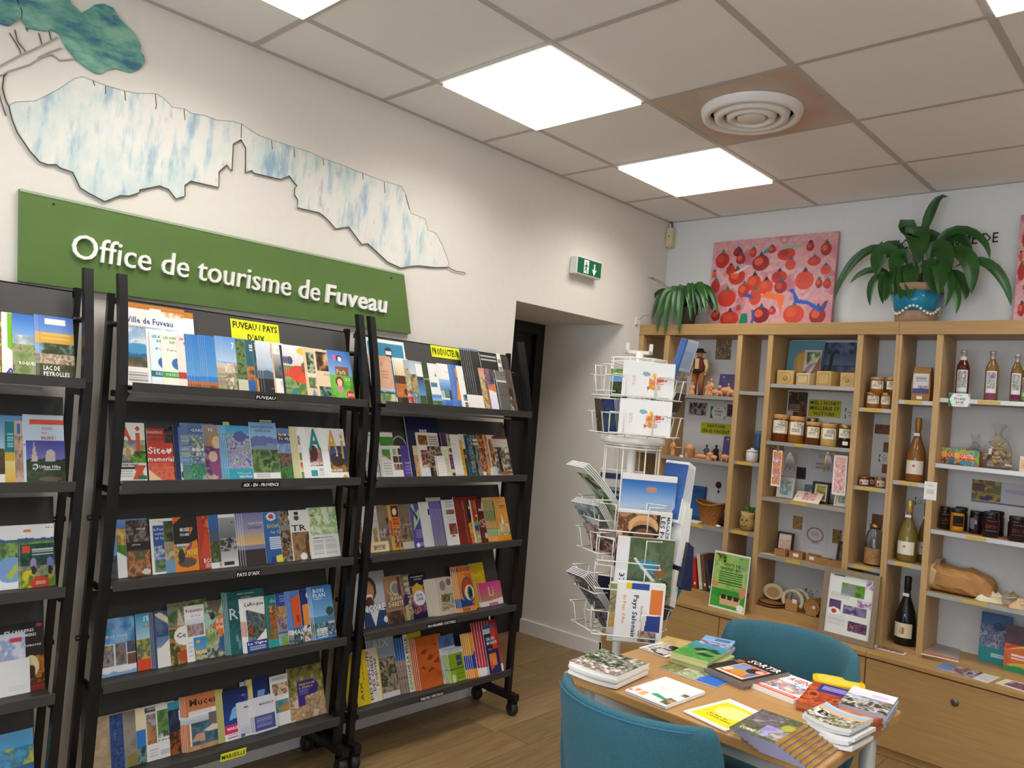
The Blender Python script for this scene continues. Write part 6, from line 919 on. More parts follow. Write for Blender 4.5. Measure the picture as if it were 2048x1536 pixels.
carded('magazine', (1238, 1017), .145, 0, 6, .18, .2, 2, .005, 'b:2a1c16|n:0,.3,.72,.95,5,8a5a3a,c89a70,5a3420,e0b890|e:.48,.72,.28,.2,d8a87a|e:.48,.7,.2,.13,c08a5c|e:.5,.58,.26,.18,2a2422|e:.5,.57,.19,.12,7a5238|r:.78,.3,1,.95,e8e6e4|D:.9,.32,.07,.6,3a4a5a,MAGAZINE PO|D:.79,.3,.09,.62,1c1c1c,LES PORT|g:.95,1,e0dcd4,f0eeea', 'magazine with wooden oven wheel photo in the carousel', 'magazine', curl=.008)
carded('magazine', (1237, 1072), .165, 2, 4, .19, .19, 2, .006, 'b:5a6a4a|n:.22,0,1,1,3,5e6e4e,4a5a40,6a7a58|r:0,0,.22,1,e4e4e4|p:3a8aa8,.35,.5,.45,.62,.7,.58,.85,.42,.7,.35,.45,.42|p:d8d8d0,.3,.62,.34,.64,.72,.24,.66,.22|e:.78,.4,.1,.1,8a5a3a|p:2a2a2a,.8,.3,.95,.2,.9,.18|e:.62,.2,.05,.03,c8c83a|D:.07,.08,.1,.26,2a3a34,370', 'green bird magazine with white spine in the carousel', 'magazine', curl=.01)
carded('magazine', (1222, 1166), .17, -4, 8, .13, .2, 3, .006, 'b:8a8460|n:0,.45,1,1,6,8a8a5a,b0a878,6a6a48,c8c0a0|r:0,0,1,.45,c4c0b4|l:.3,.1,.9,.4,5,a8a498|n:0,.25,.4,.5,5,a88a4a,c8a868|D:.5,.5,.24,.42,ece8dc,Tapenade', 'olive recipe magazine tucked left of the regional magazine', 'magazine')
carded('magazine', (1236, 1163), .185, 0, 6, .158, .2, 4, .006, 'b:e4e2de|r:.3,.9,.66,1,2a4a9a|r:.18,.9,.3,1,e0c02a|p:d8763a,.7,.5,.7,.92,.96,.92,.96,.5|p:2a4088,.62,.2,.66,.48,.94,.48,.94,.2|n:.5,.02,.88,.2,5,2a2424,8a6a4a,c8a080,3a4a6a', 'regional tourist magazine with orange and navy blocks, lowest front pocket of the carousel', 'magazine')
def side_text(label_has, items):
    for o in COL.objects:
        if o.get('label', '').startswith(label_has):
            m = MB()
            for t, u, v0, v1, ht, c, b in items: put_text(m, t, (u * .158, v1 * .2, .0005), (0, -1, 0), (1, 0, 0), (v1 - v0) * .2, ht, c, b)
            m.obj('cover_print', PRINT, o); return
side_text('regional tourist', [('Pays Salonais', .32, .08, .8, .022, '2a3a6a', True), ("du Pays d'Aix", .12, .3, .8, .014, 'd8763a', False), ('Le journal', .5, .35, .62, .012, '444', False)])
DLB = 'b:b8c8dc|g:.45,1,a8bcd8,c4d2e4|n:0,.0,1,.45,6,8a8a78,b0a888,6a6a70,a8a47a|l:.1,.5,.9,.95,16,8aa0c0|r:0,0,.12,1,3a6ab0'
carded('leaflet', (1374, 678), .04, 55, 15, .1, .21, 7, .0022, DLB, 'blue timetable leaflet leaning out of the top right pocket of the carousel', 'leaflet', step=(-.002, 0), edge='6a8ac8')
carded('postcard', (1353, 785), .03, 62, 22, .105, .15, 6, .004, 'b:2a2a2e|r:.1,.8,.9,.97,3a3a40|n:0,0,1,.5,10,3a3a3a,8a8a84,c8c8c0,1c1c1c', 'black and white photo card in the right side pocket of the carousel', 'card', step=(.006, -.002))
carded('magazine', (1333, 919), .03, -38, -13, .09, .21, 7, .008, 'b:e4e4e2|r:.06,.04,.96,.96,2f5a98|g:.4,.95,3f6aa8,2a4f8c', 'blue covered booklet in the upper right pocket of the lower carousel', 'booklet', step=(.001, -.002), spread=-.8)
carded('magazine', (1331, 1004), .05, -38, -13, .08, .2, 8, .0075, 'b:d8d8d2|g:0,1,b8b8c0,e8e8e2|r:.06,.05,.5,.9,5a5a78', 'white booklet in the middle right pocket of the carousel', 'booklet', step=(.001, -.0015), spread=-1)
carded('booklet', (1341, 1078), .06, -38, -12, .07, .15, 8, .008, 'b:2c2a30|g:0,1,1c2240,3a3434', 'navy booklet fanned out of the right side of the carousel', 'booklet', step=(.001, -.003), edge='1f2a54', spread=-2)
carded('booklet', (1326, 1134), .09, -38, -12, .05, .12, 5, .006, 'b:c8c4b8|g:0,1,8a7a6a,d8d4c8', 'cream paged booklet below the navy fan on the carousel', 'booklet', step=(.001, -.001))
carded('booklet', (1352, 1142), .05, 45, 22, .075, .215, 5, .004, 'b:5a3a34|n:0,0,1,1,3,5e3e36,4a302c,6e4a40|r:.9,0,1,1,2f8ab0', 'brown booklet with cyan back in the lowest right pocket of the carousel', 'booklet', step=(.0085, -.003), edge='3a9ac0')
carded('magazine', (1132, 928), .04, -62, 34, .12, .26, 4, .0035, 'b:d8dcd4|n:.2,.1,.9,.85,6,3a5a34,8aa878,c8d0c0,2a3a2c|r:0,.85,1,1,e8eae6', 'white paged magazine flopping out of the upper left pocket of the carousel', 'magazine', curl=.05, spread=1)
carded('magazine', (1142, 1002), .06, -42, 28, .12, .23, 5, .004, 'b:8a8a8a|n:0,.55,1,1,6,c8d0d4,8a9aa0,4a5a44|n:0,0,1,.55,8,3a2a34,8a5a44,c8b0a8,5a4a5a', 'village photo magazine leaning out of the middle left pocket of the carousel', 'magazine', curl=.04, spread=.8)
carded('magazine', (1132, 1142), .06, -55, 32, .1, .26, 5, .0035, 'b:5a5a68|n:0,0,1,1,6,3a3a48,7a7a88,2a2a34,c8c8cc', 'grey magazine leaning out of the lowest left pocket of the carousel', 'magazine', curl=.04, spread=.8)
carded('postcard', (1222, 737), .05, -40, 4, .075, .115, 3, .002, 'b:3a5a2a|g:.4,1,8ab0dc,5a8ad0|n:0,0,1,.62,8,2a3a1c,4a5a2a,1c2410|n:0,.8,1,1,6,5a7a3a,8aa04a,8ab0dc', 'green tree postcard in the top left pocket of the carousel', 'card')
carded('postcard', (1189, 796), .03, -50, 12, .1, .125, 6, .003, 'b:2a3458|n:0,0,.35,1,6,5a4a3a,3a2c24,8a7a60|n:.35,0,1,1,5,24305a,34406a,2a4a4a', 'dark blue and brown postcard in the left pocket of the carousel', 'card', step=(.004, 0))
carded('postcard', (1222, 798), .06, -30, 6, .06, .12, 3, .002, 'b:4a7ab8|g:0,1,3a62a8,6a96cc', 'plain blue postcard beside the dark blue ones on the carousel', 'card')
carded('magazine', (1202, 937), -.1, 0, 4, .16, .17, 3, .004, 'b:d8d8d8|r:0,.8,1,.92,2a3a5a|r:.0,.35,1,.62,2a3a5a|l:.05,.38,.95,.6,2,8a9ab0', 'white and navy striped magazine seen through the carousel wires', 'magazine')
carded('magazine', (1196, 1150), -.08, -10, 4, .12, .16, 3, .004, 'b:18203a|n:0,0,1,1,4,1a2244,141a30,2a2a54', 'dark navy magazine seen through the lower carousel wires', 'magazine')
for lf, py, h in ((.1, 792, .07), (.105, 868, .07)): pocket((0, -lf, wz(py, lf)), (0, -1, 0), (1, 0, 0), .19, .03, h, 'front_pocket')
for lf, py, h in ((.1, 1060, .09), (.105, 1120, .08), (.115, 1175, .08), (.115, 1265, .08)): pocket((0, -lf, wz(py, lf)), (0, -1, 0), (1, 0, 0), .21, .075, h, 'front_pocket')
for ang, nm in ((60, 'side_pocket'), (-60, 'side_pocket'), (180, 'back_pocket')):
    N, U = dirs(ang)
    for z in (wz(795), wz(870)): pocket(tuple(N * .1 + np.array((0, 0, z))), N, U, .12, .06, .07, nm)
    for z in (wz(1045), wz(1110), wz(1190), wz(1265)): pocket(tuple(N * .1 + np.array((0, 0, z))), N, U, .13, .07, .07, nm)
N, U = dirs(-75); pocket(tuple(N * .1 + np.array((0, 0, wz(785)))), N, U, .12, .05, .09, 'side_pocket')
# ================================================================ paintings, wall letters, plants
def canvas(name, bl, br, tl, y, z, ops, label, cat, t=.02, lean=.0, cell=.004, side='d89a98', frame=None, par=None):
    O = on_line_col(bl[0], (0, y, z), (1, 0, 0)); B = on_line_col(br[0], (0, y, z), (1, 0, 0)); wd = float(B[0] - O[0]); W = np.array((0, math.sin(lean), math.cos(lean)))
    h = float((on_line_row(tl[1], O, W) - O) @ W); N = np.cross((1, 0, 0), W)
    M = Matrix(((1, 0, 0, O[0]), (0, W[1], N[1], O[1]), (0, W[2], N[2], O[2]), (0, 0, 0, 1)))
    r = bpy.data.objects.new(name, None); COL.objects.link(r); r.matrix_world = M; tag(r, label, cat)
    fw = frame[1] if frame else 0
    m = MB(); cover(m, ops, (fw * .9, fw * .9, 0), (1, 0, 0), (0, 1, 0), wd - 1.8 * fw, h - 1.8 * fw, cell); m.obj('picture' if frame else 'painted_face', PRINT, r)
    b = MB().box((0, 0, -t), (wd, h, -.0006)).obj('board' if frame else 'stretcher', mat('side_' + side, side, .7), r)
    if frame:
        b = MB().box((0, 0, -.001), (wd, fw, .008)).box((0, h - fw, -.001), (wd, h, .008)).box((0, fw, -.001), (fw, h - fw, .008)).box((wd - fw, fw, -.001), (wd, h - fw, .008)); b.obj('frame', frame[0], r)
    return r
rp = random.Random(5); P = 'b:d09090|n:0,0,1,1,5,c88090,d8a098,c890a0,d4a8a4,b86878'
fr = [(.09, .78, .06, .09), (.22, .86, .04, .05), (.25, .78, .04, .06), (.35, .84, .03, .05), (.42, .72, .07, .09), (.5, .86, .04, .04), (.62, .8, .07, .07), (.8, .86, .03, .05), (.92, .82, .04, .07), (.17, .66, .04, .06), (.23, .58, .07, .09), (.38, .5, .06, .09), (.3, .42, .05, .08), (.48, .45, .06, .08), (.58, .55, .06, .07), (.6, .44, .05, .07), (.78, .5, .07, .1), (.84, .7, .05, .05), (.66, .68, .04, .06), (.05, .48, .04, .08), (.16, .34, .08, .1), (.4, .34, .05, .09), (.2, .1, .08, .09), (.46, .14, .07, .09), (.72, .14, .08, .1), (.9, .12, .06, .09), (.93, .6, .04, .05), (.08, .14, .04, .06), (.55, .18, .03, .04), (.27, .22, .02, .03), (.95, .45, .03, .05), (.89, .46, .025, .05), (.03, .62, .02, .04)]
for x, y, a, b in fr:
    c = rp.choice(['c83a28', 'b83426', 'cc4630', '942826', 'b02c2a', '7a2030']); P += '|e:%g,%g,%g,%g,%s|e:%g,%g,%g,%g,%s' % (x, y, a, b, c, x - a * .25, y + b * .2, a * .5, b * .5, rp.choice(['d85838', 'c44430', 'a42c2a']))
    P += '|p:%s,%g,%g,%g,%g,%g,%g' % (rp.choice(['2a5a6a', '3a2a34', '2a7a5a', '3a3a5a']), x - .02, y + b * .9, x, y + b * 1.5, x + .025, y + b * .9)
P += '|p:2f58b8,.66,.4,.7,.36,.72,.26,.82,.24,.9,.16,.94,.17,.9,.22,.82,.28,.75,.3,.7,.42|p:3a4a7a,.9,.16,.94,.26,.97,.28,.95,.18|p:1f7a5a,.28,.04,.3,.16,.35,.16,.36,.06,.32,.02|p:2f58a8,.3,.36,.38,.32,.38,.36,.32,.39|p:2f58a8,.37,.0,.39,.1,.38,.2,.4,.2,.41,.08,.39,.0|p:8ab0a0,.55,.84,.62,.9,.74,.88,.74,.86,.62,.86|p:4a8a8a,.42,.82,.46,.88,.5,.9,.46,.82|p:c8c8bc,.2,.62,.3,.7,.34,.7,.24,.62|p:e8703a,.45,.34,.5,.4,.64,.34,.62,.14,.58,.3'
canvas('fruit_painting', (1411, 640), (1660, 643), (1415, 485), -.06, 2.031, P, 'childlike painting of red fruits on pink, beside the small hanging plant', 'painting', lean=.05, cell=.0035)
r = canvas('fruit_painting', (2025, 636), (2230, 636), (2036, 430), -.06, 2.031, P.replace('2f58b8', 'd8603a'), 'pink painting of fruits cut by the photo edge beyond the big plant', 'painting', lean=.05, cell=.0045)
t = thing('wall_lettering', 'thin black capital letters on the wall behind the big plant', 'lettering', (1.3, -.003, 2.444)); m = MB()
letter_parts('OFFICE TOURISME DE', False, .001, 1, (0, 0, 0), .558, .05, ((1, 0, 0), (0, 0, 1), '2a2a2c'), t, .0006)
LEAF = mat('leaf_green', '1f4519', .35, noise=(9, '2c6022', .8, (1, 1, 1))); LEAF2 = mat('leaf_green_light', '2f6a22', .4, noise=(12, '4a8a34', .8, (1, 1, 1))); STEM = mat('stem_green', '4a6a34', .5)
def leafblade(par, pts, wmax, m, pet=.35, name='leaf', fold=.3, side=None):
    """pts: 3d midrib from the pot; the first part is the stalk"""
    P = np.array(pts, float); t = np.concatenate([[0], np.cumsum(np.linalg.norm(np.diff(P, axis=0), axis=1))]); t /= t[-1]; n = 15; s = np.linspace(0, 1, n)
    # smooth curve
    Q = np.stack([np.interp(s, t, P[:, k]) for k in range(3)], 1)
    for _ in range(2): Q[1:-1] = (Q[:-2] + 2 * Q[1:-1] + Q[2:]) / 4
    T = np.gradient(Q, axis=0); T /= np.linalg.norm(T, axis=1)[:, None] + 1e-9
    up = np.array((.25, -1, .35)) if side is None else np.array(side); B = np.cross(T, up); B /= np.linalg.norm(B, axis=1)[:, None] + 1e-9; Nn = np.cross(B, T)
    q = np.clip((s - pet) / (1 - pet), 0, 1); wd = wmax * np.sin(np.pi * q ** .75) ** .8 * (q > 0) + .0015
    wd[-1] = .0006
    V = []; F = []
    for i in range(n):
        V += [Q[i] - B[i] * wd[i] + Nn[i] * fold * wd[i], Q[i] - B[i] * wd[i] * .5 + Nn[i] * fold * .35 * wd[i], Q[i], Q[i] + B[i] * wd[i] * .5 + Nn[i] * fold * .35 * wd[i], Q[i] + B[i] * wd[i] + Nn[i] * fold * wd[i]]
    for i in range(n - 1):
        for k in range(4): F.append((5 * i + k, 5 * i + k + 1, 5 * i + 6 + k, 5 * i + 5 + k))
    o = MB().add(V, F, smooth=True).obj(name, m, par); return o
y_p = -.125; z_p = 2.031; pc = on_line_col(1830, (0, y_p, z_p), (1, 0, 0)); 
plant = thing('potted_plant', 'big leafy plant in a turquoise and terracotta pot on top of the shelves', 'plant', (float(pc[0]), y_p, z_p))
def pl(px, py, dy=0, c=plant): P = HY(px, py, c.location.y + dy); return (P[0] - c.location.x, dy, P[2] - c.location.z)
zr_ = pl(1830, 573)[2]; rr_ = .5 * (pl(1884, 590)[0] - pl(1780, 590)[0]); rb = rr_ * .74
MB().lathe([(.0001, 0), (rb, 0), (rb + .004, .01), (rb + (rr_ - rb) * .3, zr_ * .3)], n=36).obj('pot_foot', mat('pot_clay', 'a08468', .7, noise=(30, '8a6e54', .6, (1, 1, 1))), plant)
MB().lathe([(rb + (rr_ - rb) * .3, zr_ * .3), (rb + (rr_ - rb) * .6, zr_ * .55), (rr_, zr_ * .8)], n=36).obj('pot_body', mat('turquoise_glaze', '1f86a8', .15), plant)
MB().lathe([(rr_, zr_ * .8), (rr_ + .006, zr_ * .82), (rr_ + .006, zr_), (rr_ - .01, zr_), (rr_ - .012, zr_ * .85), (.0001, zr_ * .84)], n=36).obj('pot_rim', MATS['pot_clay'], plant)
bead = MB()
for i in range(40):
    a = 2 * math.pi * i / 40; r0 = rb + (rr_ - rb) * .36; bead.ball((r0 * 1.02 * math.cos(a), r0 * 1.02 * math.sin(a), zr_ * (.32 + .1 * math.sin(a * 4 + 1))), .0075, 'e8e4dc', 8, 5)
o = bead.obj('bead_trim', GLOSS, plant); o['kind'] = 'stuff'
LV = [([(1845, 570), (1845, 470), (1862, 420), (1882, 385), (1897, 393)], .02, .5, .0), ([(1838, 570), (1828, 470), (1832, 452), (1838, 480), (1837, 527)], .05, .42, -.06), ([(1832, 570), (1822, 480), (1812, 440), (1806, 448), (1802, 466)], .035, .6, -.02),
      ([(1825, 570), (1790, 500), (1755, 490), (1712, 515), (1680, 560), (1668, 598)], .022, .3, .02), ([(1820, 570), (1785, 500), (1765, 500), (1755, 520), (1752, 552)], .04, .4, -.05), ([(1822, 575), (1770, 540), (1735, 540), (1712, 552), (1700, 567)], .016, .4, 0),
      ([(1820, 575), (1765, 545), (1745, 560), (1738, 590), (1740, 612)], .016, .35, -.06), ([(1822, 575), (1775, 545), (1765, 560), (1764, 590), (1766, 608)], .018, .35, -.1), ([(1820, 575), (1790, 540), (1780, 555), (1776, 585), (1770, 603)], .02, .3, -.12),
      ([(1828, 575), (1805, 530), (1798, 545), (1796, 575), (1790, 592)], .024, .3, -.14), ([(1830, 575), (1815, 530), (1808, 550), (1806, 580), (1800, 600)], .03, .3, -.15), ([(1835, 575), (1825, 525), (1822, 545), (1822, 575), (1818, 598)], .03, .3, -.15),
      ([(1840, 575), (1850, 520), (1858, 530), (1866, 560), (1868, 590)], .03, .3, -.12), ([(1845, 572), (1862, 500), (1880, 490), (1892, 510), (1900, 545)], .04, .35, -.06), ([(1848, 575), (1878, 530), (1895, 540), (1900, 580), (1890, 615)], .022, .3, -.1),
      ([(1848, 575), (1880, 540), (1905, 560), (1918, 600), (1912, 628)], .018, .3, -.08), ([(1848, 572), (1895, 500), (1925, 500), (1945, 535), (1943, 588)], .035, .35, -.04), ([(1850, 572), (1880, 470), (1920, 455), (1955, 468), (1978, 490), (1980, 520)], .02, .3, 0),
      ([(1850, 572), (1920, 525), (1960, 518), (1990, 535), (2018, 580), (2022, 612)], .022, .35, .02), ([(1845, 572), (1890, 480), (1905, 470), (1930, 480), (1945, 500)], .03, .45, .04), ([(1838, 570), (1800, 500), (1780, 490), (1760, 500), (1740, 520)], .03, .4, .05),
      ([(1840, 570), (1850, 490), (1856, 470), (1870, 470), (1880, 490)], .035, .5, .03), ([(1850, 575), (1900, 545), (1925, 560), (1935, 590), (1930, 600)], .025, .3, -.02), ([(1830, 572), (1808, 505), (1795, 510), (1790, 540), (1788, 560)], .035, .35, -.09), ([(1842, 572), (1868, 520), (1880, 525), (1882, 560), (1878, 590)], .03, .3, -.13)]
for pts, wd, pet, dy in LV:
    n = len(pts); leafblade(plant, [pl(px, py, dy * (i / (n - 1)) ** .8) for i, (px, py) in enumerate(pts)], wd * 1.12, LEAF, pet)
rs2 = random.Random(2)
for i in range(10): a = pl(1825 + rs2.random() * 30, 572); b_ = pl(1810 + rs2.random() * 60, 500 + rs2.random() * 20); MB().tube([a, b_], .0022, n=5).obj('stalk', STEM, plant)
pc = on_line_col(1372, (0, -.15, z_p), (1, 0, 0)); pl2 = thing('potted_plant', 'small drooping green plant at the corner end of the shelf top', 'plant', (float(pc[0]), -.15, z_p))
MB().lathe([(.0001, 0), (.045, 0), (.06, .1), (.062, .11), (.055, .11), (.052, .095), (.0001, .09)], n=24).obj('pot', mat('dark_grey_pot', '4a4844', .6), pl2)
for i in range(54):
    if i < 28: tx = 1302 + 132 * (i / 27) + rs2.uniform(-4, 4); cx = 1372 + (tx - 1372) * .62; ty = 600 + rs2.random() * 42; cy = 566 + abs(cx - 1385) * .22 + rs2.uniform(-6, 8)
    else: tx = 1320 + rs2.random() * 100; cx = 1372 + (tx - 1372) * .6; cy = 575 + rs2.random() * 15; ty = 600 + rs2.random() * 30
    dy = rs2.uniform(-.13, .04)
    if i in (2, 5, 9, 12): ty += 32; dy = -.14
    leafblade(pl2, [pl(1372, 612, 0, pl2), pl((1372 + cx) / 2, cy + 12, dy * .3, pl2), pl(cx, cy, dy * .6, pl2), pl((cx + 2 * tx) / 3, (cy + ty) / 2 - 4, dy * .9, pl2), pl(tx, ty, dy, pl2)], rs2.uniform(.012, .02), LEAF, .3)
for tip, rad in (((1304, 556), .011), ((1291, 553), .008)):
    p0 = pl(1350, 585, 0, pl2); p1 = pl(tip[0] + 20, tip[1] + 8, -.05, pl2); p2 = pl(tip[0], tip[1], -.06, pl2); MB().tube([p0, p1, p2], .0016, n=5).obj('flower_stalk', STEM, pl2)
    MB().ball(p2, (rad, rad, rad * .7), '8aa04a', 10, 7).obj('flower_bud', MATTE, pl2)
t = thing('wall_hook', 'small white plastic hook on the wall beside the shelf top', 'hook', tuple(HX(1273, 640, .001)))
MB().box((0, -.012, -.03), (.006, .012, .02)).obj('plate', WHITE, t); MB().tube([(.006, 0, -.02), (.02, 0, -.024), (.024, 0, -.012), (.02, 0, -.002)], .003, n=6).obj('hook', WHITE, t); MB().tube([(.02, 0, 0), (.03, .03, .03), (.05, .06, .035)], .0015, n=5).obj('string', STEM, t)
# ================================================================ goods on the shelves
def X_(px, z, y): return float(on_line_col(px, (0, y, z), (1, 0, 0))[0])
def H_(px, py, z, y): return float(on_line_row(py, (X_(px, z, y), y, z), (0, 0, 1))[2]) - z
AMB = lambda n, c: mat(n, c, .08, spec=.6, noise=(6, c, .3, (1, 1, 1)))
LID = mat('wooden_lid', 'c89a5c', .5, noise=(30, 'b08448', .6, (1, 1, 1))); LIDG = mat('gold_lid', 'a8874a', .3, metal=.8); LIDK = mat('black_lid', '1a1718', .35)
def lathe_obj(par, name, prof, m, n=24, o=(0, 0, 0)): return MB().lathe(prof, n=n, o=o).obj(name, m, par)
def wrap_label(par, r, z0, z1, a0, a1, ops, name='label', m=None):
    """printed label on a round body; angles in degrees, 0 = towards the room"""
    mb = MB(); nx, ny = 24, max(8, int((z1 - z0) / .0022)); A, T = paint(ops, nx + 1, ny + 1); V = []; 
    for j in range(ny + 1):
        for i in range(nx + 1):
            a = math.radians(a0 + (a1 - a0) * i / nx); V.append((r * math.sin(a), -r * math.cos(a), z0 + (z1 - z0) * j / ny))
    k = nx + 1; F = [(j * k + i, j * k + i + 1, (j + 1) * k + i + 1, (j + 1) * k + i) for j in range(ny) for i in range(nx)]
    mb.add(V, F, A.reshape(-1, 3)); return mb.obj(name, m or MATTE, par)
def prod(name, label, cat, px, z, y, group=None, rz=0): return thing(name, label, cat, (X_(px, z, y), y, z), rz, group)
HLAB = 'b:ece6d6|n:.3,.55,.9,.95,7,ece6d6,8a8070,ece6d6|l:.15,.2,.7,.5,3,8a8478|T:.2,.42,.5,.12,5a5248,Miel|r:.85,.1,.9,.8,6a604a|r:0,0,1,.05,b8a888'
def jar(px0, px1, ytop, z, y, body, lid, label, lab=HLAB, group='honey jars', tag_=None, la=48, lz=(.3, .78), rot=25, taper=.9):
    x0, x1 = X_(px0, z, y), X_(px1, z, y); r = (x1 - x0) / 2; t = thing('jar', label, 'jar', ((x0 + x1) / 2, y, z), 0, group); h = float(on_line_row(ytop, (t.location.x, y, z), (0, 0, 1))[2]) - z
    hb = h * .82
    lathe_obj(t, 'glass_body', [(.0001, .0005), (r * .9, .0005), (r, .006), (r, hb * .88), (r * .86, hb), (r * .84, hb + .004)], body)
    lathe_obj(t, 'lid', [(r * .9, hb + .001), (r * .93, hb + .004), (r * .93, h - .004), (r * .88, h), (.0001, h)], lid)
    if lab: wrap_label(t, r * 1.006, h * lz[0], h * lz[1], rot - la, rot + la, lab)
    if tag_: 
        MB().box((-r * .35 + r * .4, -r * 1.02, h * .12), (r * .35 + r * .4, -r * .99, h * .28), 'eeeae4').obj('price_sticker', MATTE, t)
    return t
A1, A2, A3, A4 = AMB('dark_honey', '6a2f12'), AMB('gold_honey', '9a6420'), AMB('cream_honey', 'c8a868'), AMB('black_honey', '2a130c')
# --- honey shelf
z = 1.386
jar(1542, 1577, 829, z, -.15, A1, LID, 'big dark honey jar at the shelf end nearest the corner side', rot=20)
jar(1576, 1609, 833, z, -.15, A2, LID, 'big two-tone honey jar, second along the honey shelf', rot=20)
jar(1611, 1634, 836, z, -.07, A1, LIDG, 'honey jar half hidden at the back of the honey shelf', lab=None)
jar(1610, 1640, 844, z, -.17, A1, LID, 'medium dark honey jar standing before the hidden one', rot=20)
jar(1641, 1673, 848, z, -.17, A3, LID, 'pale creamed honey jar on the honey shelf', rot=20)
jar(1655, 1680, 846, z, -.06, A2, LID, 'honey jar with only its lid showing behind the pale one', lab=None)
jar(1674, 1704, 850, z, -.16, A4, LIDG, 'nearly black honey jar with white price sticker below its label', rot=15, tag_=1, lz=(.42, .82))
# --- narrow bay of small honey jars
z = 1.597
a = jar(1731, 1760, 785, z, -.17, A2, LID, 'small honey jar, lower front of the stacked four', rot=15); jar(1760, 1783, 786, z, -.16, A2, LID, 'small honey jar, lower one beside the upright in the stacked four', rot=5)
za = z + .0745
jar(1739, 1769, 755, za, -.17, A2, LID, 'small honey jar, upper front of the stacked four', rot=15); jar(1771, 1793, 755, za, -.16, A1, LID, 'small honey jar, upper one beside the upright in the stacked four', rot=5)
z = 1.205
PK = 'b:d8c0b8|r:.1,.1,.3,.5,5a3a44|l:.4,.3,.9,.6,2,8a7070'
jar(1715, 1738, 953, z, -.17, A1, LIDG, 'small jam jar with pink label, front of three', PK, 'small jam jars', lz=(.15, .7)); jar(1734, 1749, 954, z, -.08, A1, LIDG, 'small jam jar at the back of three', PK, 'small jam jars', lz=(.15, .7)); jar(1750, 1770, 955, z, -.17, A2, LIDG, 'small jam jar next to the upright, last of three', PK, 'small jam jars', lz=(.15, .7))
# --- dark jars
z = 1.047
SP = 'b:1c1416|n:0,.4,1,.6,6,1c1416,8a2a1c,1c1416|l:0,.15,1,.25,1,5a504c|l:.1,.75,.9,.9,1,6a3a34|T:.25,.42,.5,.16,b84a2c,Confit'
SO = 'b:1c1614|r:0,.85,1,1,b8801c|r:0,0,1,.2,b8801c|T:.15,.45,.7,.16,c86a34,Orange|l:.1,.3,.9,.34,1,6a5a4a'
jar(1877, 1900, 1013, z, -.14, AMB('dusk_preserve', '2c1a16'), LIDK, 'dark preserve jar at the near end of its shelf', SP, 'dark preserve jars', lz=(.12, .75)); jar(1899, 1927, 1017, z, -.18, AMB('orange_preserve', 'a8701c'), LIDK, 'preserve jar with amber bands', SO, 'dark preserve jars', lz=(.12, .8))
jar(1908, 1934, 1014, z, -.08, AMB('dusk_preserve', '2c1a16'), LIDK, 'preserve jar behind the amber banded one', None, 'dark preserve jars'); jar(1937, 1966, 1022, z, -.13, AMB('plum_preserve', '241018'), LIDK, 'preserve jar with grey side label in the middle of its shelf', 'b:5a5860|l:.1,.1,.9,.9,8,8a8890', 'dark preserve jars', rot=-30, la=30, lz=(.2, .7))
jar(1962, 1997, 1024, z, -.18, AMB('plum_preserve', '241018'), LIDK, 'front plum coloured preserve jar', SP, 'dark preserve jars', lz=(.12, .75)); jar(1975, 2007, 1022, z, -.09, AMB('plum_preserve', '241018'), LIDK, 'preserve jar behind the front plum coloured one', None, 'dark preserve jars')
jar(2014, 2052, 1033, z, -.18, AMB('plum_preserve', '241018'), LIDK, 'preserve jar touching the photo edge', SP, 'dark preserve jars', lz=(.12, .75))
# --- bottles
def bottle(px0, px1, ytop, z, y, prof, body, label, group, parts=()):
    x0, x1 = X_(px0, z, y), X_(px1, z, y); r = (x1 - x0) / 2; t = thing('bottle', label, 'bottle', ((x0 + x1) / 2, y, z), 0, group); h = float(on_line_row(ytop, (t.location.x, y, z), (0, 0, 1))[2]) - z
    lathe_obj(t, 'glass_body', [(max(a * r, .0001), b * h) for a, b in prof], body, 28)
    for nm, pr, m in parts: lathe_obj(t, nm, [(max(a * r, .0001), b * h) for a, b in pr], m, 20)
    return t, r, h
WINE = [(0, .002), (.9, .002), (1, .02), (1, .34), (.95, .42), (.83, .5), (.65, .58), (.47, .65), (.35, .71), (.28, .77), (.27, .97), (.3, .972), (.3, .995), (0, .995)]
ROSE = mat('rose_wine_glass', 'c07f42', .05, trans=.55, noise=(4, 'b87438', .4, (1, 1, 1))); WHITEW = mat('white_wine_glass', 'b09a52', .05, trans=.55, noise=(4, 'a48c44', .4, (1, 1, 1))); DARKG = mat('black_glass', '14161a', .08, spec=.6)
CORK = mat('copper_foil', 'a8743c', .4, metal=.3); GOLDF = mat('gold_foil', 'c8a860', .35, metal=.5); WLAB = 'b:e4ddd0|e:.48,.6,.08,.1,b87a5a|t:.3,.28,.45,.12,8a8478,domaine'
CAPP = [(.31, .8), (.33, .805), (.33, .99), (.3, 1.0), (0, 1.0)]
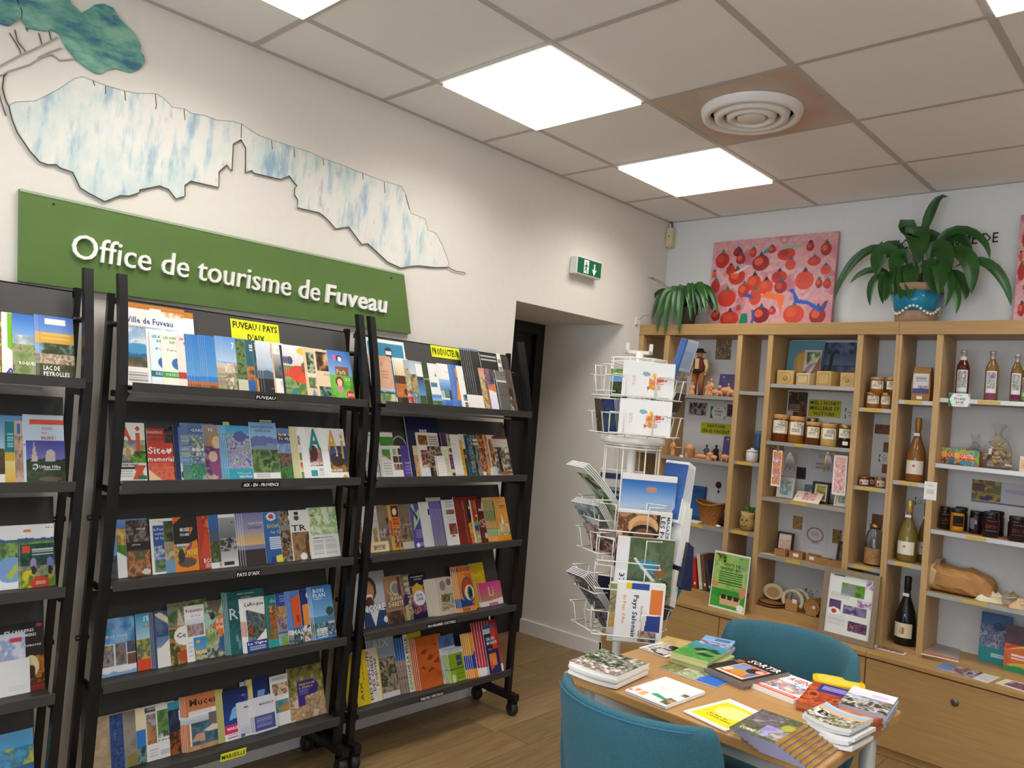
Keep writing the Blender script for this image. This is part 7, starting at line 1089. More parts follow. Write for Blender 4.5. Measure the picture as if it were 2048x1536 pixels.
for px0, px1, yt, z, y, m, cap, lab, rot in ((1810, 1849, 836, 1.255, -.15, ROSE, CORK, 'rose wine bottle with copper foil in the narrow bay', 5), (1793, 1833, 1000, .867, -.16, WHITEW, GOLDF, 'white wine bottle with gold foil in the narrow bay', 0), (1832, 1860, 1004, .867, -.07, WHITEW, GOLDF, 'white wine bottle half hidden behind the upright', 0), (1787, 1829, 1153, .468, -.16, DARKG, mat('black_foil', '1c191a', .4), 'dark red wine bottle at the foot of the narrow bay', 0)):
    t, r, h = bottle(px0, px1, yt, z, y, WINE, m, lab, 'wine bottles', [('neck_foil', CAPP, cap)])
    wrap_label(t, r * 1.006, h * .12, h * .33, rot - 55, rot + 55, WLAB if m is not DARKG else 'b:ddd2b8|p:b8763a,.5,.25,.62,.3,.6,.7,.46,.75|p:8a9a8a,.36,.3,.46,.25,.42,.7')
    MB().box((-r * .3, -r * .45, h * .715), (r * .3, -r * .41, h * .76), 'e8e6e0').obj('price_sticker', MATTE, t)
SYR = [(0, .002), (.9, .002), (1, .02), (1, .62), (.9, .7), (.5, .8), (.42, .84), (.42, .95), (0, .95)]
SILV = mat('silver_cap', 'c4c4c0', .35, metal=.5)
for i, (px0, px1, yt, y, c, band, lab) in enumerate(((1909, 1936, 701, -.16, '6a2418', '6a9ab0', 'dark red syrup bottle with blue label foot'), (1967, 1994, 703, -.16, '9a7238', '8a3a6a', 'gold syrup bottle with purple label foot'), (2018, 2042, 709, -.18, '8a6a38', '6a2a5a', 'gold syrup bottle with plum label foot near the photo edge'), (2038, 2062, 722, -.12, '8a6a38', '7ab84a', 'gold syrup bottle with green label foot at the photo edge'))):
    t, r, h = bottle(px0, px1, yt, 1.665, y, SYR, mat('syrup_%d' % i, c, .06, trans=.3), lab, 'syrup bottles', [('cap', [(.44, .84), (.45, .85), (.45, .95), (.55, .955), (.55, 1.0), (0, 1.0)], SILV)])
    wrap_label(t, r * 1.008, h * .06, h * .6, -40, 55, 'b:dcdad8|n:.1,.35,.9,.95,8,dcdad8,6a6a70,c8c8c8,8a8a8a|r:0,0,1,.18,%s' % band)
    if i == 0: wrap_label(t, r * .56, h * .8, h * .87, -60, 60, 'b:e8e6e0', 'neck_band')
# --- soaps
z = 1.698; SOAP = [mat('soap_%d' % i, c, .6, noise=(20, d, .5, (1, 1, 1))) for i, (c, d) in enumerate((('c8a46a', 'b89458'), ('d0b888', 'c0a878'), ('c4a468', 'b49458'), ('c8a86c', 'b8985c')))]
for i, (a, b, yt, dp, rz, lab) in enumerate(((1552, 1586, 740, .06, 0, 'square soap block stamped with a round face, first of four'), (1591, 1623, 746, .07, -.3, 'pale soap block turned sideways, second of four'), (1631, 1664, 742, .09, -.22, 'large soap block with a dark side, third of four'), (1679, 1708, 745, .055, 0, 'square soap block with ring stamp beside the upright, last of four'))):
    x0, x1 = X_(a, z, -.2), X_(b, z, -.2); w_ = x1 - x0; h = H_(a, yt, z, -.2); t = thing('soap_bar', lab, 'soap', (x0, -.2, z), rz, 'soap blocks')
    bevel(MB().box((0, 0, .0005), (w_, dp, h)).obj('block', SOAP[i], t), .005, 3)
    m = MB()
    if i in (0, 3): m.lathe([(w_ * .34, -.0012), (w_ * .34, .0002), (w_ * .28, .0002), (w_ * .28, -.0012)], n=24, axis='y', o=(w_ / 2, 0, h / 2), cap=False).lathe([(w_ * .16, 0), (w_ * .1, -.0016), (.0001, -.0016)], n=16, axis='y', o=(w_ / 2, 0, h * .48))
    else: 
        q = w_ * .12; m.box((q, -.001, q), (w_ - q, .001, q * 1.3)).box((q, -.001, h - q * 1.3), (w_ - q, .001, h - q)).box((q, -.001, q), (q * 1.3, .001, h - q)).box((w_ - q * 1.3, -.001, q), (w_ - q, .001, h - q))
    m.obj('stamp', mat('soap_stamp', 'a8864e', .7), t)
canvas('leaflet', (1568, 742), (1640, 742), (1575, 682), -.09, 1.6985, 'b:5a8090|g:0,1,5a8898,6a98a8|e:.48,.5,.28,.3,b8904a|e:.5,.52,.22,.24,c8a058|p:3a5a68,.2,.3,.5,.2,.8,.35,.8,.28,.5,.12,.2,.22', 'pale blue leaflet with an orange soap, leaning behind the soap blocks', 'leaflet', .002, .12, .004, 'd8d8d4')
canvas('leaflet', (1640, 744), (1716, 744), (1642, 685), -.08, 1.6985, 'b:3a4a6a|g:.3,1,6a7a98,2f3c5a|n:0,0,1,.5,5,2a3448,4a5a78,8a6a5a|p:1c1c24,.12,0,.2,.95,.3,.95,.2,0|n:.1,.75,1,1,7,1c2430,3a4a6a,6a7a98|T:.1,.22,.85,.12,d8d4d0,QUATRE SAISONS|T:.1,.06,.85,.12,d8d4d0,EN PROVENCE', 'dark blue booklet reading QUATRE SAISONS EN PROVENCE behind the soaps', 'booklet', .004, .12, .003, 'c8c8c4')
canvas('leaflet', (1602, 748), (1636, 748), (1606, 700), -.115, 1.6985, 'b:c8bcb8|n:.1,.6,.9,.95,5,3a5a34,8a9a6a,d8d4cc|p:8a5a48,0,0,.5,.4,1,.9,1,0|n:0,0,1,.4,4,a88a74,5a3a34,c8b0a0|p:9a7aa0,0,.4,.3,.4,.6,.6,.4,.65', 'small leaflet of a hand and herbs, leaning on the booklets behind the soaps', 'leaflet', .002, .12, .003, 'd8d8d4')
# --- papers fixed on the white back panels
def pinned(name, bl, br, tl, ops, label, cat, y=-.0135, cell=.003, t=.0006, x=None):
    O = HY(bl[0], bl[1], y); B = HY(br[0], br[1], y); T = HY(tl[0], tl[1], y); r = bpy.data.objects.new(name, None); COL.objects.link(r); w_ = float(B[0] - O[0]); h = float(T[2] - O[2])
    r.location = (O[0], y, O[2]); tag(r, label, cat); m = MB(); cover(m, ops, (0, 0, 0), (1, 0, 0), (0, 0, 1), w_, h, cell); m.obj('print', PRINT, r); MB().box((0, .0001, 0), (w_, t + .0006, h), 'e4e2dc').obj('sheet', MATTE, r); return r
pinned('paper_sign', (1401, 866), (1462, 868), (1404, 844), 'b:b8b81c|T:.2,.58,.6,.3,1c1c14,SANTONS|T:.05,.12,.9,.3,1c1c14,SERGE VINCENT', 'yellow paper sign above the clay figures', 'sign')
pinned('paper_sign', (1616, 832), (1681, 835), (1619, 798), 'b:bcb81c|T:.05,.7,.9,.22,1c1c14,MIEL / HONEY|T:.05,.39,.9,.22,1c1c14,MIELLERIE ST|T:.16,.08,.66,.22,1c1c14,VICTOIRE', 'yellow paper sign above the honey jars', 'sign')
pinned('photo_print', (1430, 719), (1461, 721), (1432, 677), 'b:8a7458|n:0,0,1,1,7,6a543c,b09878,4a3a2a,c8b498', 'brown old photograph pinned above the clay figures', 'photo')
pinned('photo_print', (1376, 830), (1414, 832), (1378, 803), 'b:c8c0b4|n:.05,.06,.95,.94,3,2a2a2c,6a6a6c,b8b4ac,1c1c20', 'grey photograph of a workshop beside the oval label', 'photo')
pinned('photo_print', (1453, 833), (1475, 834), (1455, 808), 'b:8a8480|n:.05,.06,.95,.94,6,2a2024,6a5a58,1c1c20', 'dark photograph partly hidden by the upright', 'photo')
LOCALOPS = 'b:e6e6e2|p:2a7a4a,0,1,.22,1,.05,.55,.2,0,0,0|p:2a7a4a,1,1,.9,1,1,.6|p:2a7a4a,1,0,.9,0,1,.4|T:.28,.5,.5,.2,222,Produit|T:.36,.25,.35,.2,222,Local|l:.4,.8,.6,.86,1,6a8a6a|l:.3,.12,.75,.16,1,c89a94'
for bl, br, tl, lab in (((1420, 836), (1450, 838), (1422, 812), 'local produce label under the upper clay figures'), ((1689, 837), (1706, 838), (1691, 816), 'local produce label at the end of the honey sign'), ((1757, 923), (1778, 924), (1759, 908), 'local produce label above the small jam jars'), ((1609, 1196), (1633, 1198), (1611, 1176), 'local produce label above the pottery'), ((1829, 1009), (1850, 1010), (1831, 993), 'local produce label behind the white wine')):
    pinned('product_label', bl, br, tl, LOCALOPS, 'small white and green ' + lab, 'label')
pinned('poster', (1573, 836), (1614, 838), (1577, 780), 'b:d8d4d0|n:.05,.3,.95,.95,12,2a1c18,5a3a24,1c1412,8a6a44|n:.3,.02,.95,.45,5,3a1c0c,8a4a14,5a2a0c|l:.1,.2,.6,.5,4,a88a70', 'brown poster of bees behind the big honey jars', 'poster')
pinned('info_sheet', (1622, 940), (1662, 943), (1626, 902), 'b:d8d6d8|l:.2,.1,.8,.4,4,8a888c|e:.5,.75,.2,.12,c4c2cc', 'white text sheet behind the hanging garland', 'sheet')
pinned('info_sheet', (1607, 1096), (1655, 1099), (1612, 1024), 'b:d8d6d6|e:.45,.42,.36,.2,a8707a|e:.45,.42,.3,.165,d8d6d6|l:.3,.36,.6,.48,3,a8a4c8|l:.3,.15,.65,.22,2,8a8a94|l:.1,.02,.9,.05,1,c8c4c4', 'white sheet with a pink flower wreath', 'sheet')
pinned('slate_tag', (1592, 957), (1611, 959), (1591, 933), 'b:3a3034|r:.2,.15,.8,.8,2c2428', 'dark rectangular tag stuck on the panel behind the garland', 'tag', t=.003)
pinned('gold_tag', (1585, 1057), (1604, 1059), (1588, 1031), 'b:a88a50|n:0,0,1,1,5,9a7a40,b89a60,8a6a34', 'gold coloured tag above the framed peach print', 'tag', t=.003)
pinned('gold_tag', (1664, 1085), (1682, 1088), (1668, 1058), 'b:8a703c|n:0,0,1,1,5,6a5428,a88a4c,4a3a1c', 'gold coloured tag beside the upright above the wooden boxes', 'tag', t=.003)
for i, (bl, br, tl, lab) in enumerate((((1749, 867), (1785, 869), (1751, 848), 'wide brown wooden plaque above the small jam jars'), ((1766, 904), (1783, 905), (1768, 884), 'small brown wooden plaque half hidden, upper one'), ((1763, 946), (1780, 947), (1765, 928), 'small brown wooden plaque half hidden, lower one'), ((1743, 1047), (1765, 1048), (1745, 1027), 'brown wooden plaque above the big glass jar'))):
    r = pinned('wooden_plaque', bl, br, tl, 'b:7a4a30|n:0,0,1,1,4,6a3c24,8a5838,7a4a30', lab, 'plaque', t=.004)
pinned('poster', (1942, 1002), (2060, 1016), (1946, 958), 'b:c8c4c4|n:0,.1,.5,1,5,8a5a34,5a6a3a,c8a03a,3a2a44|r:0,.5,.22,.85,6a3a3a|r:.56,.1,1,1,c8c4c8|l:.58,.5,.9,.7,2,a8a0b0|r:0,0,1,.07,7a5a64', 'strip poster with fruit picture above the dark jars', 'poster')
pinned('price_card', (1847, 998), (1872, 1001), (1848, 962), 'b:e4e2dc|l:.2,.3,.8,.6,3,b8b4ac|t:.25,.75,.5,.1,777,Vin', 'white price card stuck on the upright beside the wine', 'card', y=YF_ - .0015)
pinned('product_sign', (1896, 812), (1939, 813), (1897, 786), LOCALOPS, 'white and green local produce sign clipped to the syrup shelf edge', 'sign', y=-.2455)
# --- sun ornament
p = HY(1437, 970, -.016); t = thing('sun_ornament', 'small dark sun ornament hung on the panel above the wicker basket', 'ornament', tuple(p)); DK = mat('dark_iron', '3a1f18', .5)
MB().lathe([(.0001, -.004), (.014, -.003), (.016, 0)], n=16, axis='y').obj('disc', DK, t)
for i in range(12):
    a = i * math.pi / 6; c, s = math.cos(a), math.sin(a); MB().add([(c * .015 - s * .004, 0, s * .015 + c * .004), (c * .015 + s * .004, 0, s * .015 - c * .004), (c * .024, 0, s * .024), (c * .016, -.003, s * .016)], [(0, 2, 3), (2, 1, 3), (0, 3, 1), (0, 1, 2)]).obj('sun_ray', DK, t)
MB().tube([(.002, 0, -.015), (.003, 0, -.035)], .0015, n=5).ball((.003, 0, -.04), .007, n=10).obj('pendant', DK, t)
# --- clay figures
def figurine(px, yt, z, y, label, kind='robe', wd=1., group='terracotta figures', mt=None):
    mt = mt or TERRA; x = X_(px, z, y); h = H_(px, yt, z, y); t = thing('clay_figure', label, 'figurine', (x, y, z), 0, group); s = h
    if kind == 'robe':
        MB().lathe([(.0001, 0), (.24 * s * wd, 0), (.22 * s * wd, .1 * s), (.15 * s * wd, .45 * s), (.17 * s * wd, .62 * s), (.12 * s * wd, .75 * s), (.05 * s, .8 * s), (.045 * s, .84 * s)], n=14).obj('robe', mt, t)
        MB().ball((0, -.01 * s, .91 * s), (.085 * s, .085 * s, .1 * s), n=10, m=7).obj('head', mt, t)
        for q in (-1, 1): MB().tube([(q * .14 * s * wd, 0, .7 * s), (q * .2 * s * wd, -.06 * s, .52 * s), (q * .06 * s, -.17 * s, .5 * s)], [.05 * s, .045 * s, .035 * s], n=8).obj('arm', mt, t)
    elif kind == 'sheep':
        MB().ball((0, 0, .55 * s), (.55 * s * wd, .3 * s, .3 * s), n=12, m=8).obj('body', mt, t); MB().ball((-.55 * s * wd, -.08 * s, .82 * s), (.2 * s, .15 * s, .17 * s), n=10, m=7).obj('head', mt, t)
        for a in (-.3, .3):
            for b in (-.15, .15): MB().tube([(a * s * wd, b * s, .4 * s), (a * s * wd, b * s, 0)], .07 * s, n=7).obj('leg', mt, t)
    elif kind == 'mill':
        MB().lathe([(.0001, 0), (.42 * s, 0), (.36 * s, .62 * s), (.4 * s, .66 * s), (.12 * s, .98 * s), (.0001, s)], n=16).obj('tower', mt, t)
        MB().box((-.5 * s, -.05 * s, .6 * s), (-1.5 * s, .05 * s, .68 * s)).box((-1.5 * s, -.04 * s, 0), (-1.42 * s, .04 * s, .62 * s)).obj('beam', mt, t); MB().box((-.1 * s, -.42 * s, .02 * s), (.1 * s, -.3 * s, .35 * s)).obj('doorway', mt, t)
    elif kind == 'lying':
        MB().tube([(-.9 * s * wd, 0, .25 * s), (-.3 * s, 0, .4 * s), (.3 * s, 0, .42 * s), (.9 * s * wd, 0, .3 * s)], [.16 * s, .3 * s, .32 * s, .2 * s], n=10).obj('body', mt, t); MB().ball((1.05 * s * wd, -.05 * s, .5 * s), .2 * s, n=10).obj('head', mt, t)
        MB().box((-1.1 * s * wd, -.3 * s, 0), (1.2 * s * wd, .3 * s, .1 * s)).obj('base_slab', mt, t)
    return t
z = 1.612
figurine(1384, 764, z, -.19, 'kneeling clay figure in front of the tall shepherd'); figurine(1415, 763, z, -.16, 'clay figure on the near side of a pair'); figurine(1421, 757, z, -.19, 'taller clay figure of a pair', wd=.8)
for i, (px, yt, lab) in enumerate(((1430, 776, 'clay sheep beside the pair'), (1441, 778, 'clay sheep in the middle of the flock'), (1451, 771, 'clay goat before the violet card'), (1462, 776, 'clay sheep next to the upright'))): figurine(px, yt, z, -.2, lab, 'sheep', group='clay animals')
figurine(1456, 767, z, -.16, 'seated clay figure behind the flock')
z = 1.239
figurine(1345, 876, z, -.18, 'tall slim clay figure at the end of the lower figure shelf', wd=.6); figurine(1378, 887, z, -.17, 'clay mill house with a beam', 'mill'); figurine(1402, 904, z, -.18, 'long lying clay figure beside the mill', 'lying', 1.2)
figurine(1419, 900, z, -.19, 'clay group in front of the dark couple', 'robe', 1.6); figurine(1449, 906, z, -.2, 'low clay animal beside the upright', 'sheep', group='clay animals'); figurine(1427, 908, z, -.21, 'low clay animal before the dark couple', 'sheep', group='clay animals')
figurine(1412, 889, z, -.1, 'grey dressed figure of the dark couple', mt=mat('grey_cloth', '5a5450', .9)); figurine(1431, 890, z, -.1, 'black dressed figure of the dark couple', mt=mat('black_cloth', '2c2628', .9))
figurine(1302, 886, 1.26, -.17, 'terracotta lump on the narrow corner shelf', 'sheep', group='clay animals')
t = prod('price_tag', 'tiny white price tag lying before the clay mill', 'tag', 1363, z, -.22); MB().box((-.012, -.002, .0005), (.012, .002, .014), 'eae6e0').obj('card', MATTE, t); MB().box((-.012, .002, .0005), (.012, .008, .002), 'eae6e0').obj('foot_fold', MATTE, t)
for px, yt, z, lab in ((1434, 748, 1.612, 'violet card leaning behind the upper clay figures'), (1442, 872, 1.239, 'violet card leaning behind the dark couple')):
    yb = 785 if z > 1.5 else 912; canvas('card', (px, yb), (px + 34, yb), (px + 2, yt), -.07, z + .0005, 'b:5e5784|n:0,0,1,1,2,625a88,585080|e:.25,.88,.06,.05,c8c4d8', lab, 'card', .002, .12, .005, 'c8c4d0')
# tall shepherd
z = 1.612; t = prod('shepherd_figure', 'tall dressed shepherd figure with black hat beside the carousel', 'figurine', 1394, z, -.16); h = H_(1394, 697, z, -.16)
BR, MR, CR, SK, HT = mat('brown_trousers', '8a5228', .8), mat('maroon_waistcoat', '5a2018', .8), mat('cream_shirt', 'c8a878', .8), mat('figure_skin', 'b87a4a', .7), mat('black_felt', '1c1614', .9)
for q in (-1, 1):
    MB().tube([(q * .07 * h, 0, .5 * h), (q * .08 * h, -.01 * h, .25 * h), (q * .075 * h, 0, .02 * h)], [.075 * h, .06 * h, .045 * h], n=12).obj('leg', BR, t); MB().ball((q * .075 * h, -.03 * h, .022 * h), (.04 * h, .07 * h, .022 * h), n=10).obj('shoe', HT, t)
    MB().tube([(q * .13 * h, 0, .76 * h), (q * .19 * h, -.01 * h, .62 * h), (q * .19 * h, -.05 * h, .47 * h)], [.05 * h, .042 * h, .03 * h], n=10).obj('arm', CR, t); MB().ball((q * .19 * h, -.06 * h, .44 * h), .032 * h, n=8).obj('hand', SK, t)
b = MB().lathe([(.13, .48), (.12, .55), (.14, .7), (.13, .77), (.06, .81)], n=16); b.V[0] = b.V[0] * np.array((h, h * .7, h)); b.obj('torso', MR, t)
MB().box((-.045 * h, -.105 * h, .56 * h), (.045 * h, -.085 * h, .78 * h)).obj('shirt_front', CR, t); MB().lathe([(.132 * h, .49 * h), (.132 * h, .53 * h)], n=16).obj('belt', HT, t)
MB().ball((0, -.01 * h, .87 * h), (.06 * h, .065 * h, .07 * h), n=12, m=9).ball((0, -.075 * h, .865 * h), .014 * h, n=8).obj('head', SK, t); MB().lathe([(.0001, .915 * h), (.13 * h, .915 * h), (.125 * h, .93 * h), (.075 * h, .935 * h), (.07 * h, .985 * h), (.04 * h, h), (.0001, h)], n=18).obj('hat', HT, t)
# --- basket bay
z = .866; x0, x1 = X_(1390, z, -.15), X_(1447, z, -.15); t = thing('wicker_basket', 'shallow golden wicker basket with flared wavy rim', 'basket', ((x0 + x1) / 2, -.14, z)); R_ = (x1 - x0) / 2; hb = H_(1418, 1003, z, -.14)
WICK = mat('wicker', 'a8702c', .6, noise=(60, '7a4a18', .9, (1, 1, 4)), bump=.6); m = MB(); n = 36; V = []
for j in range(9):
    f = j / 8; r = R_ * (.68 + .3 * f ** 2)
    for i in range(n): a = 2 * math.pi * i / n; k = .85 + .15 * abs(math.cos(a)) ** 1.5 if j > 5 else 1; V.append((r * math.cos(a) * (1 + .02 * ((i + j) % 2)), .72 * r * math.sin(a) * (1 + .02 * ((i + j) % 2)), hb * f * k))
F = [(j * n + i, j * n + (i + 1) % n, (j + 1) * n + (i + 1) % n, (j + 1) * n + i) for j in range(8) for i in range(n)] + [tuple(range(n - 1, -1, -1))]
m.add(V, F).obj('woven_body', WICK, t); MB().tube([V[8 * n + i % n] for i in range(n + 1)], .006, n=8).obj('rim', WICK, t)
canvas('picture_box', (1362, 1046), (1403, 1048), (1366, 968), -.06, z, 'b:2f5a94|r:.08,.06,.9,.92,24548c|g:.1,.9,3a7ab8,1f4a80|p:1c2430,.08,.06,.08,.7,.3,.75,.35,.06', 'blue framed picture standing behind the wicker basket', 'picture', .012, .1, .005, '1f3f70')
t = prod('dark_pouch', 'small black pouch beside the wicker basket', 'pouch', 1441, z, -.13); MB().ball((0, 0, .02), (.028, .03, .0195), n=14).obj('pouch', mat('black_velvet', '1f191c', .9), t); MB().tube([(-.01, -.02, .035), (.006, -.028, .03), (.02, -.01, .034)], .002, n=5).obj('drawstring', BLACK, t)
t = prod('white_pebble', 'white pebble shape on the shelf edge beside the basket', 'pebble', 1436, z, -.21); MB().ball((0, 0, .008), (.016, .012, .0078), 'e8e6e0', 14, 9).obj('pebble', GLOSS, t)
t = prod('leaflet_pile', 'small flat pile of white papers under the basket side', 'paper', 1389, z, -.2)
for i in range(4): MB().box((-.035 + i * .002, -.025, .0005 + i * .003), (.035 + i * .002, .03, .003 + i * .003), 'e0ded8').obj('paper_sheet', MATTE, t)
# --- leaning books
z = .496
for i, (px, wd, c, h, ang, lab) in enumerate(((1370, .022, '24408a', .15, -.06, 'blue book leaning at the left of the book row'), (1381, .02, 'a8281f', .165, -.12, 'red book, first of two red ones'), (1390, .02, 'b02c22', .17, -.14, 'red book, second of two red ones'), (1402, .016, 'd0c4a8', .2, -.17, 'cream book in the row of leaning books'), (1411, .018, '6a4a38', .2, -.2, 'brown book in the row of leaning books'), (1421, .014, '3a3a40', .17, -.24, 'dark grey framed book closing the row'))):
    t = thing('book', lab, 'book', (X_(px, z, -.2), -.215, z + .001), 0, 'books leaning on the bottom shelf'); t.rotation_euler = (0, ang, 0)
    MB().box((0, .002, .002), (wd, .13, h - .002), 'dcd6c8').obj('pages', MATTE, t); cm = mat('book_cover_' + c, c, .5)
    MB().box((-.002, 0, 0), (0, .132, h)).box((wd, 0, 0), (wd + .002, .132, h)).box((-.002, -.002, 0), (wd + .002, 0, h)).obj('cover', cm, t)
    MB().box((wd * .2, -.003, h * .12), (wd * .8, -.002, h * .2), 'e4e0d8').obj('spine_label', MATTE, t)
canvas('seed_poster', (1417, 1204), (1488, 1220), (1434, 1100), -.335, .4505, 'b:8ab85a|n:.03,.02,.97,.98,4,8aba54,a8c870,6aa048|r:0,0,.02,1,eee|r:.98,0,1,1,eee|r:0,0,1,.02,eee|r:0,.98,1,1,eee|n:.05,.82,.35,.96,6,d8a83a,3a2a14,8aba54,e8b84a|n:.7,.75,.96,.95,6,7a8aa8,8aba54,5a7a5a|n:.03,.03,.97,.35,4,3a9a34,4aaa3a,2f8a34|p:d8b08a,.3,.08,.28,.22,.85,.22,.82,.08|r:.32,.18,.45,.26,3a2a1c|r:.5,.18,.62,.26,3a2a1c|r:.67,.18,.8,.26,3a2a1c|e:.1,.42,.1,.05,e08a5a|e:.88,.35,.08,.1,d88a6a|e:.87,.08,.1,.06,f0ece4|T:.3,.76,.45,.055,1c2a14,VENTE DE|T:.2,.69,.6,.055,1c2a14,GRAINES BIO|l:.2,.42,.85,.66,6,3a6a2a', 'green framed poster for a seed sale leaning on the counter', 'poster', .006, .1, .003, 'e0e0d8')
# --- narrow bay beside: pot, can, clay face pot
z = 1.257; t = prod('lidded_pot', 'small white china pot with lid', 'pot', 1503, z, -.14); r = (X_(1514, z, -.14) - X_(1492, z, -.14)) / 2; h = H_(1503, 896, z, -.14); CH = mat('white_china', 'd4d4d8', .2)
lathe_obj(t, 'body', [(.0001, 0), (r * .85, 0), (r, h * .1), (r, h * .68), (r * .92, h * .72)], CH); lathe_obj(t, 'lid', [(r * 1.02, h * .72), (r * 1.02, h * .8), (r * .6, h * .88), (r * .3, h * .9), (r * .3, h), (.0001, h)], CH)
t = prod('blue_canister', 'blue frosted canister behind the white china pot', 'canister', 1513, z, -.06); r = .019; h = H_(1513, 862, z, -.06); lathe_obj(t, 'body', [(.0001, 0), (r, 0), (r, h * .86), (r * .9, h * .9)], mat('blue_frost', '4a6f9a', .4)); lathe_obj(t, 'cap', [(r * .92, h * .88), (r * .92, h), (.0001, h)], mat('pale_blue_cap', '8aa0b8', .4))
z = .873; t = prod('clay_face_pot', 'round carved clay pot with a face and a green plant', 'pot', 1494, z, -.17); r = (X_(1509, z, -.17) - X_(1480, z, -.17)) / 2; h = H_(1494, 1024, z, -.17); CL = mat('carved_clay', 'c0a464', .8, noise=(30, 'a88a4c', .6, (1, 1, 1)))
lathe_obj(t, 'body', [(.0001, 0), (r * .6, 0), (r * .95, h * .25), (r, h * .5), (r * .85, h * .8), (r * .95, h), (r * .85, h), (r * .7, h * .85), (.0001, h * .8)], CL)
m = MB(); 
for a in (-1, 1): m.lathe([(.0001, -r * 1.03), (r * .13, -r * .99), (r * .13, -r * .9)], n=10, axis='y', o=(a * r * .3, 0, h * .58))
m.tube([(-.35 * r, -.95 * r, h * .3), (0, -1.02 * r, h * .2), (.35 * r, -.95 * r, h * .3)], .002, n=6).tube([(0, -1.02 * r, h * .55), (.05 * r, -1.08 * r, h * .42), (-.04 * r, -1.03 * r, h * .4)], .0018, n=6).obj('carved_face', mat('carved_line', '5a4420', .8), t)
for i in range(7): a = i * .9; leafblade(t, [(.4 * r, .1 * r, h * .85), (.4 * r + .3 * r * math.cos(a), .1 * r + .3 * r * math.sin(a), h * 1.2), (.4 * r + .9 * r * math.cos(a), .1 * r + .7 * r * math.sin(a), h * 1.25)], .008, LEAF2, .2)
t = prod('grey_box', 'small grey blue box high in the narrow corner bay', 'box', 1322, 1.55, -.16); bevel(MB().box((-.035, -.04, .0005), (.03, .04, .2)).obj('body', mat('grey_blue_card', '7a8c94', .6), t), .003); MB().box((-.037, -.042, .16), (.032, .042, .202)).obj('lid', mat('grey_blue_lid', '8a9aa0', .6), t)
# --- garland with pegged bookmarks
z = 1.386; t = thing('garland', 'thin string garland hung under the honey shelf', 'garland', (X_(1615, 1.3, -.22), -.22, 1.366)); ox = t.location.x
def gp(px, py, y=-.22): P = HY(px, py, y); return (float(P[0]) - ox, y + .22, float(P[2]) - 1.366)
for pts in ([(1536, 889), (1558, 901), (1578, 910), (1608, 898)], [(1620, 897), (1650, 912), (1668, 906), (1698, 905)]): MB().tube([gp(*q) for q in pts], .0014, n=5).obj('string', mat('cotton_string', 'a89a80', .9), t)
for q in ((1557, 896), (1668, 902)):
    P = gp(*q); MB().box((P[0] - .006, P[1] - .006, P[2] - .02), (P[0] - .001, P[1] + .004, P[2] + .012)).box((P[0] + .001, P[1] - .006, P[2] - .02), (P[0] + .006, P[1] + .004, P[2] + .012)).obj('clothes_peg', LID, t)
BM = 'b:ece6dc|n:.1,.05,.9,.95,5,%s'
for (bl, br, tl), y, ops, lab in (((((1541, 971), (1560, 973), (1541, 899))), -.226, BM % 'e8a83a,d8705a,e8c8a0,b84a6a,ece6dc', 'watercolour bookmark in orange and rose, pegged to the garland'), (((1555, 949), (1565, 951), (1556, 903)), -.218, 'b:d8963a|n:0,0,1,1,4,e0a040,c8802c', 'plain orange bookmark behind the watercolour one'), (((1663, 988), (1690, 992), (1666, 909)), -.226, BM % 'e8b8b0,d89a9a,f0dcd4,c87a84,e8c8b8', 'large pale pink watercolour bookmark, pegged to the garland')):
    r = pinned('bookmark', bl, br, tl, ops, lab, 'bookmark', y=y)
for i, (a, b, y0, y1) in enumerate(((1570, 1589, 908, 941), (1648, 1663, 906, 944))):
    t2 = thing('keyring_bunch', ('bunch of silver grey tassels on the garland beside the orange bookmark', 'bunch of gold and grey tassels on the garland beside the pink bookmark')[i], 'keyring', tuple(HY((a + b) / 2, y0, -.228)))
    for k in range(7):
        P = HY(a + (b - a) * k / 6, y1 - (k % 3) * 3, -.228) - np.array(t2.location); MB().tube([(P[0] * .4, 0, -.004), (P[0] * .8, -.004, P[2] * .4), (P[0], -.004, P[2])], [.0015, .003, .0028], n=6).obj('tassel', GOLDF if i and k in (0, 1) else mat('tassel_grey', '9a8f94', .5, metal=.3), t2)
    MB().lathe([(.007, -.001), (.009, 0), (.007, .001)], n=12, axis='y').obj('key_ring', SILV, t2)
# --- small frames
WF, BF = mat('white_frame', 'd8d6d2', .5), mat('black_frame', '1f1a1a', .45)
z = 1.0815
canvas('framed_print', (1553, 995), (1586, 999), (1556, 953), -.13, z, 'b:dcdad2|n:.1,.1,.9,.9,4,dcdad2,a8c0c0,6a9aa8,d8d4c0', 'white framed blue watercolour beside the orange bookmark', 'picture', .01, .12, .003, 'c8c4bc', (WF, .006))
canvas('framed_print', (1606, 1000), (1628, 1002), (1609, 968), -.1, z, 'b:5a7a88|n:0,0,1,1,4,5a7a88,3a6a7a,8aa8a8', 'small blue watercolour card behind the open pink card', 'picture', .003, .12, .003, '8a9a9a')
canvas('framed_print', (1622, 1007), (1656, 1011), (1630, 962), -.14, z, 'b:d8d4c4|n:.14,.12,.86,.88,5,8a8a3a,c8b04a,3a5a3a,b89a3a', 'black framed yellow and green print', 'picture', .012, .15, .003, '1f1a1a', (BF, .011))
canvas('framed_print', (1668, 1014), (1692, 1017), (1674, 988), -.16, z, 'b:d8d8d0|n:.2,.2,1,.9,4,8aa08a,5a8a6a,c8d0b8', 'white framed green print under the pink bookmark', 'picture', .01, .2, .003, 'c8c4bc', (WF, .008))
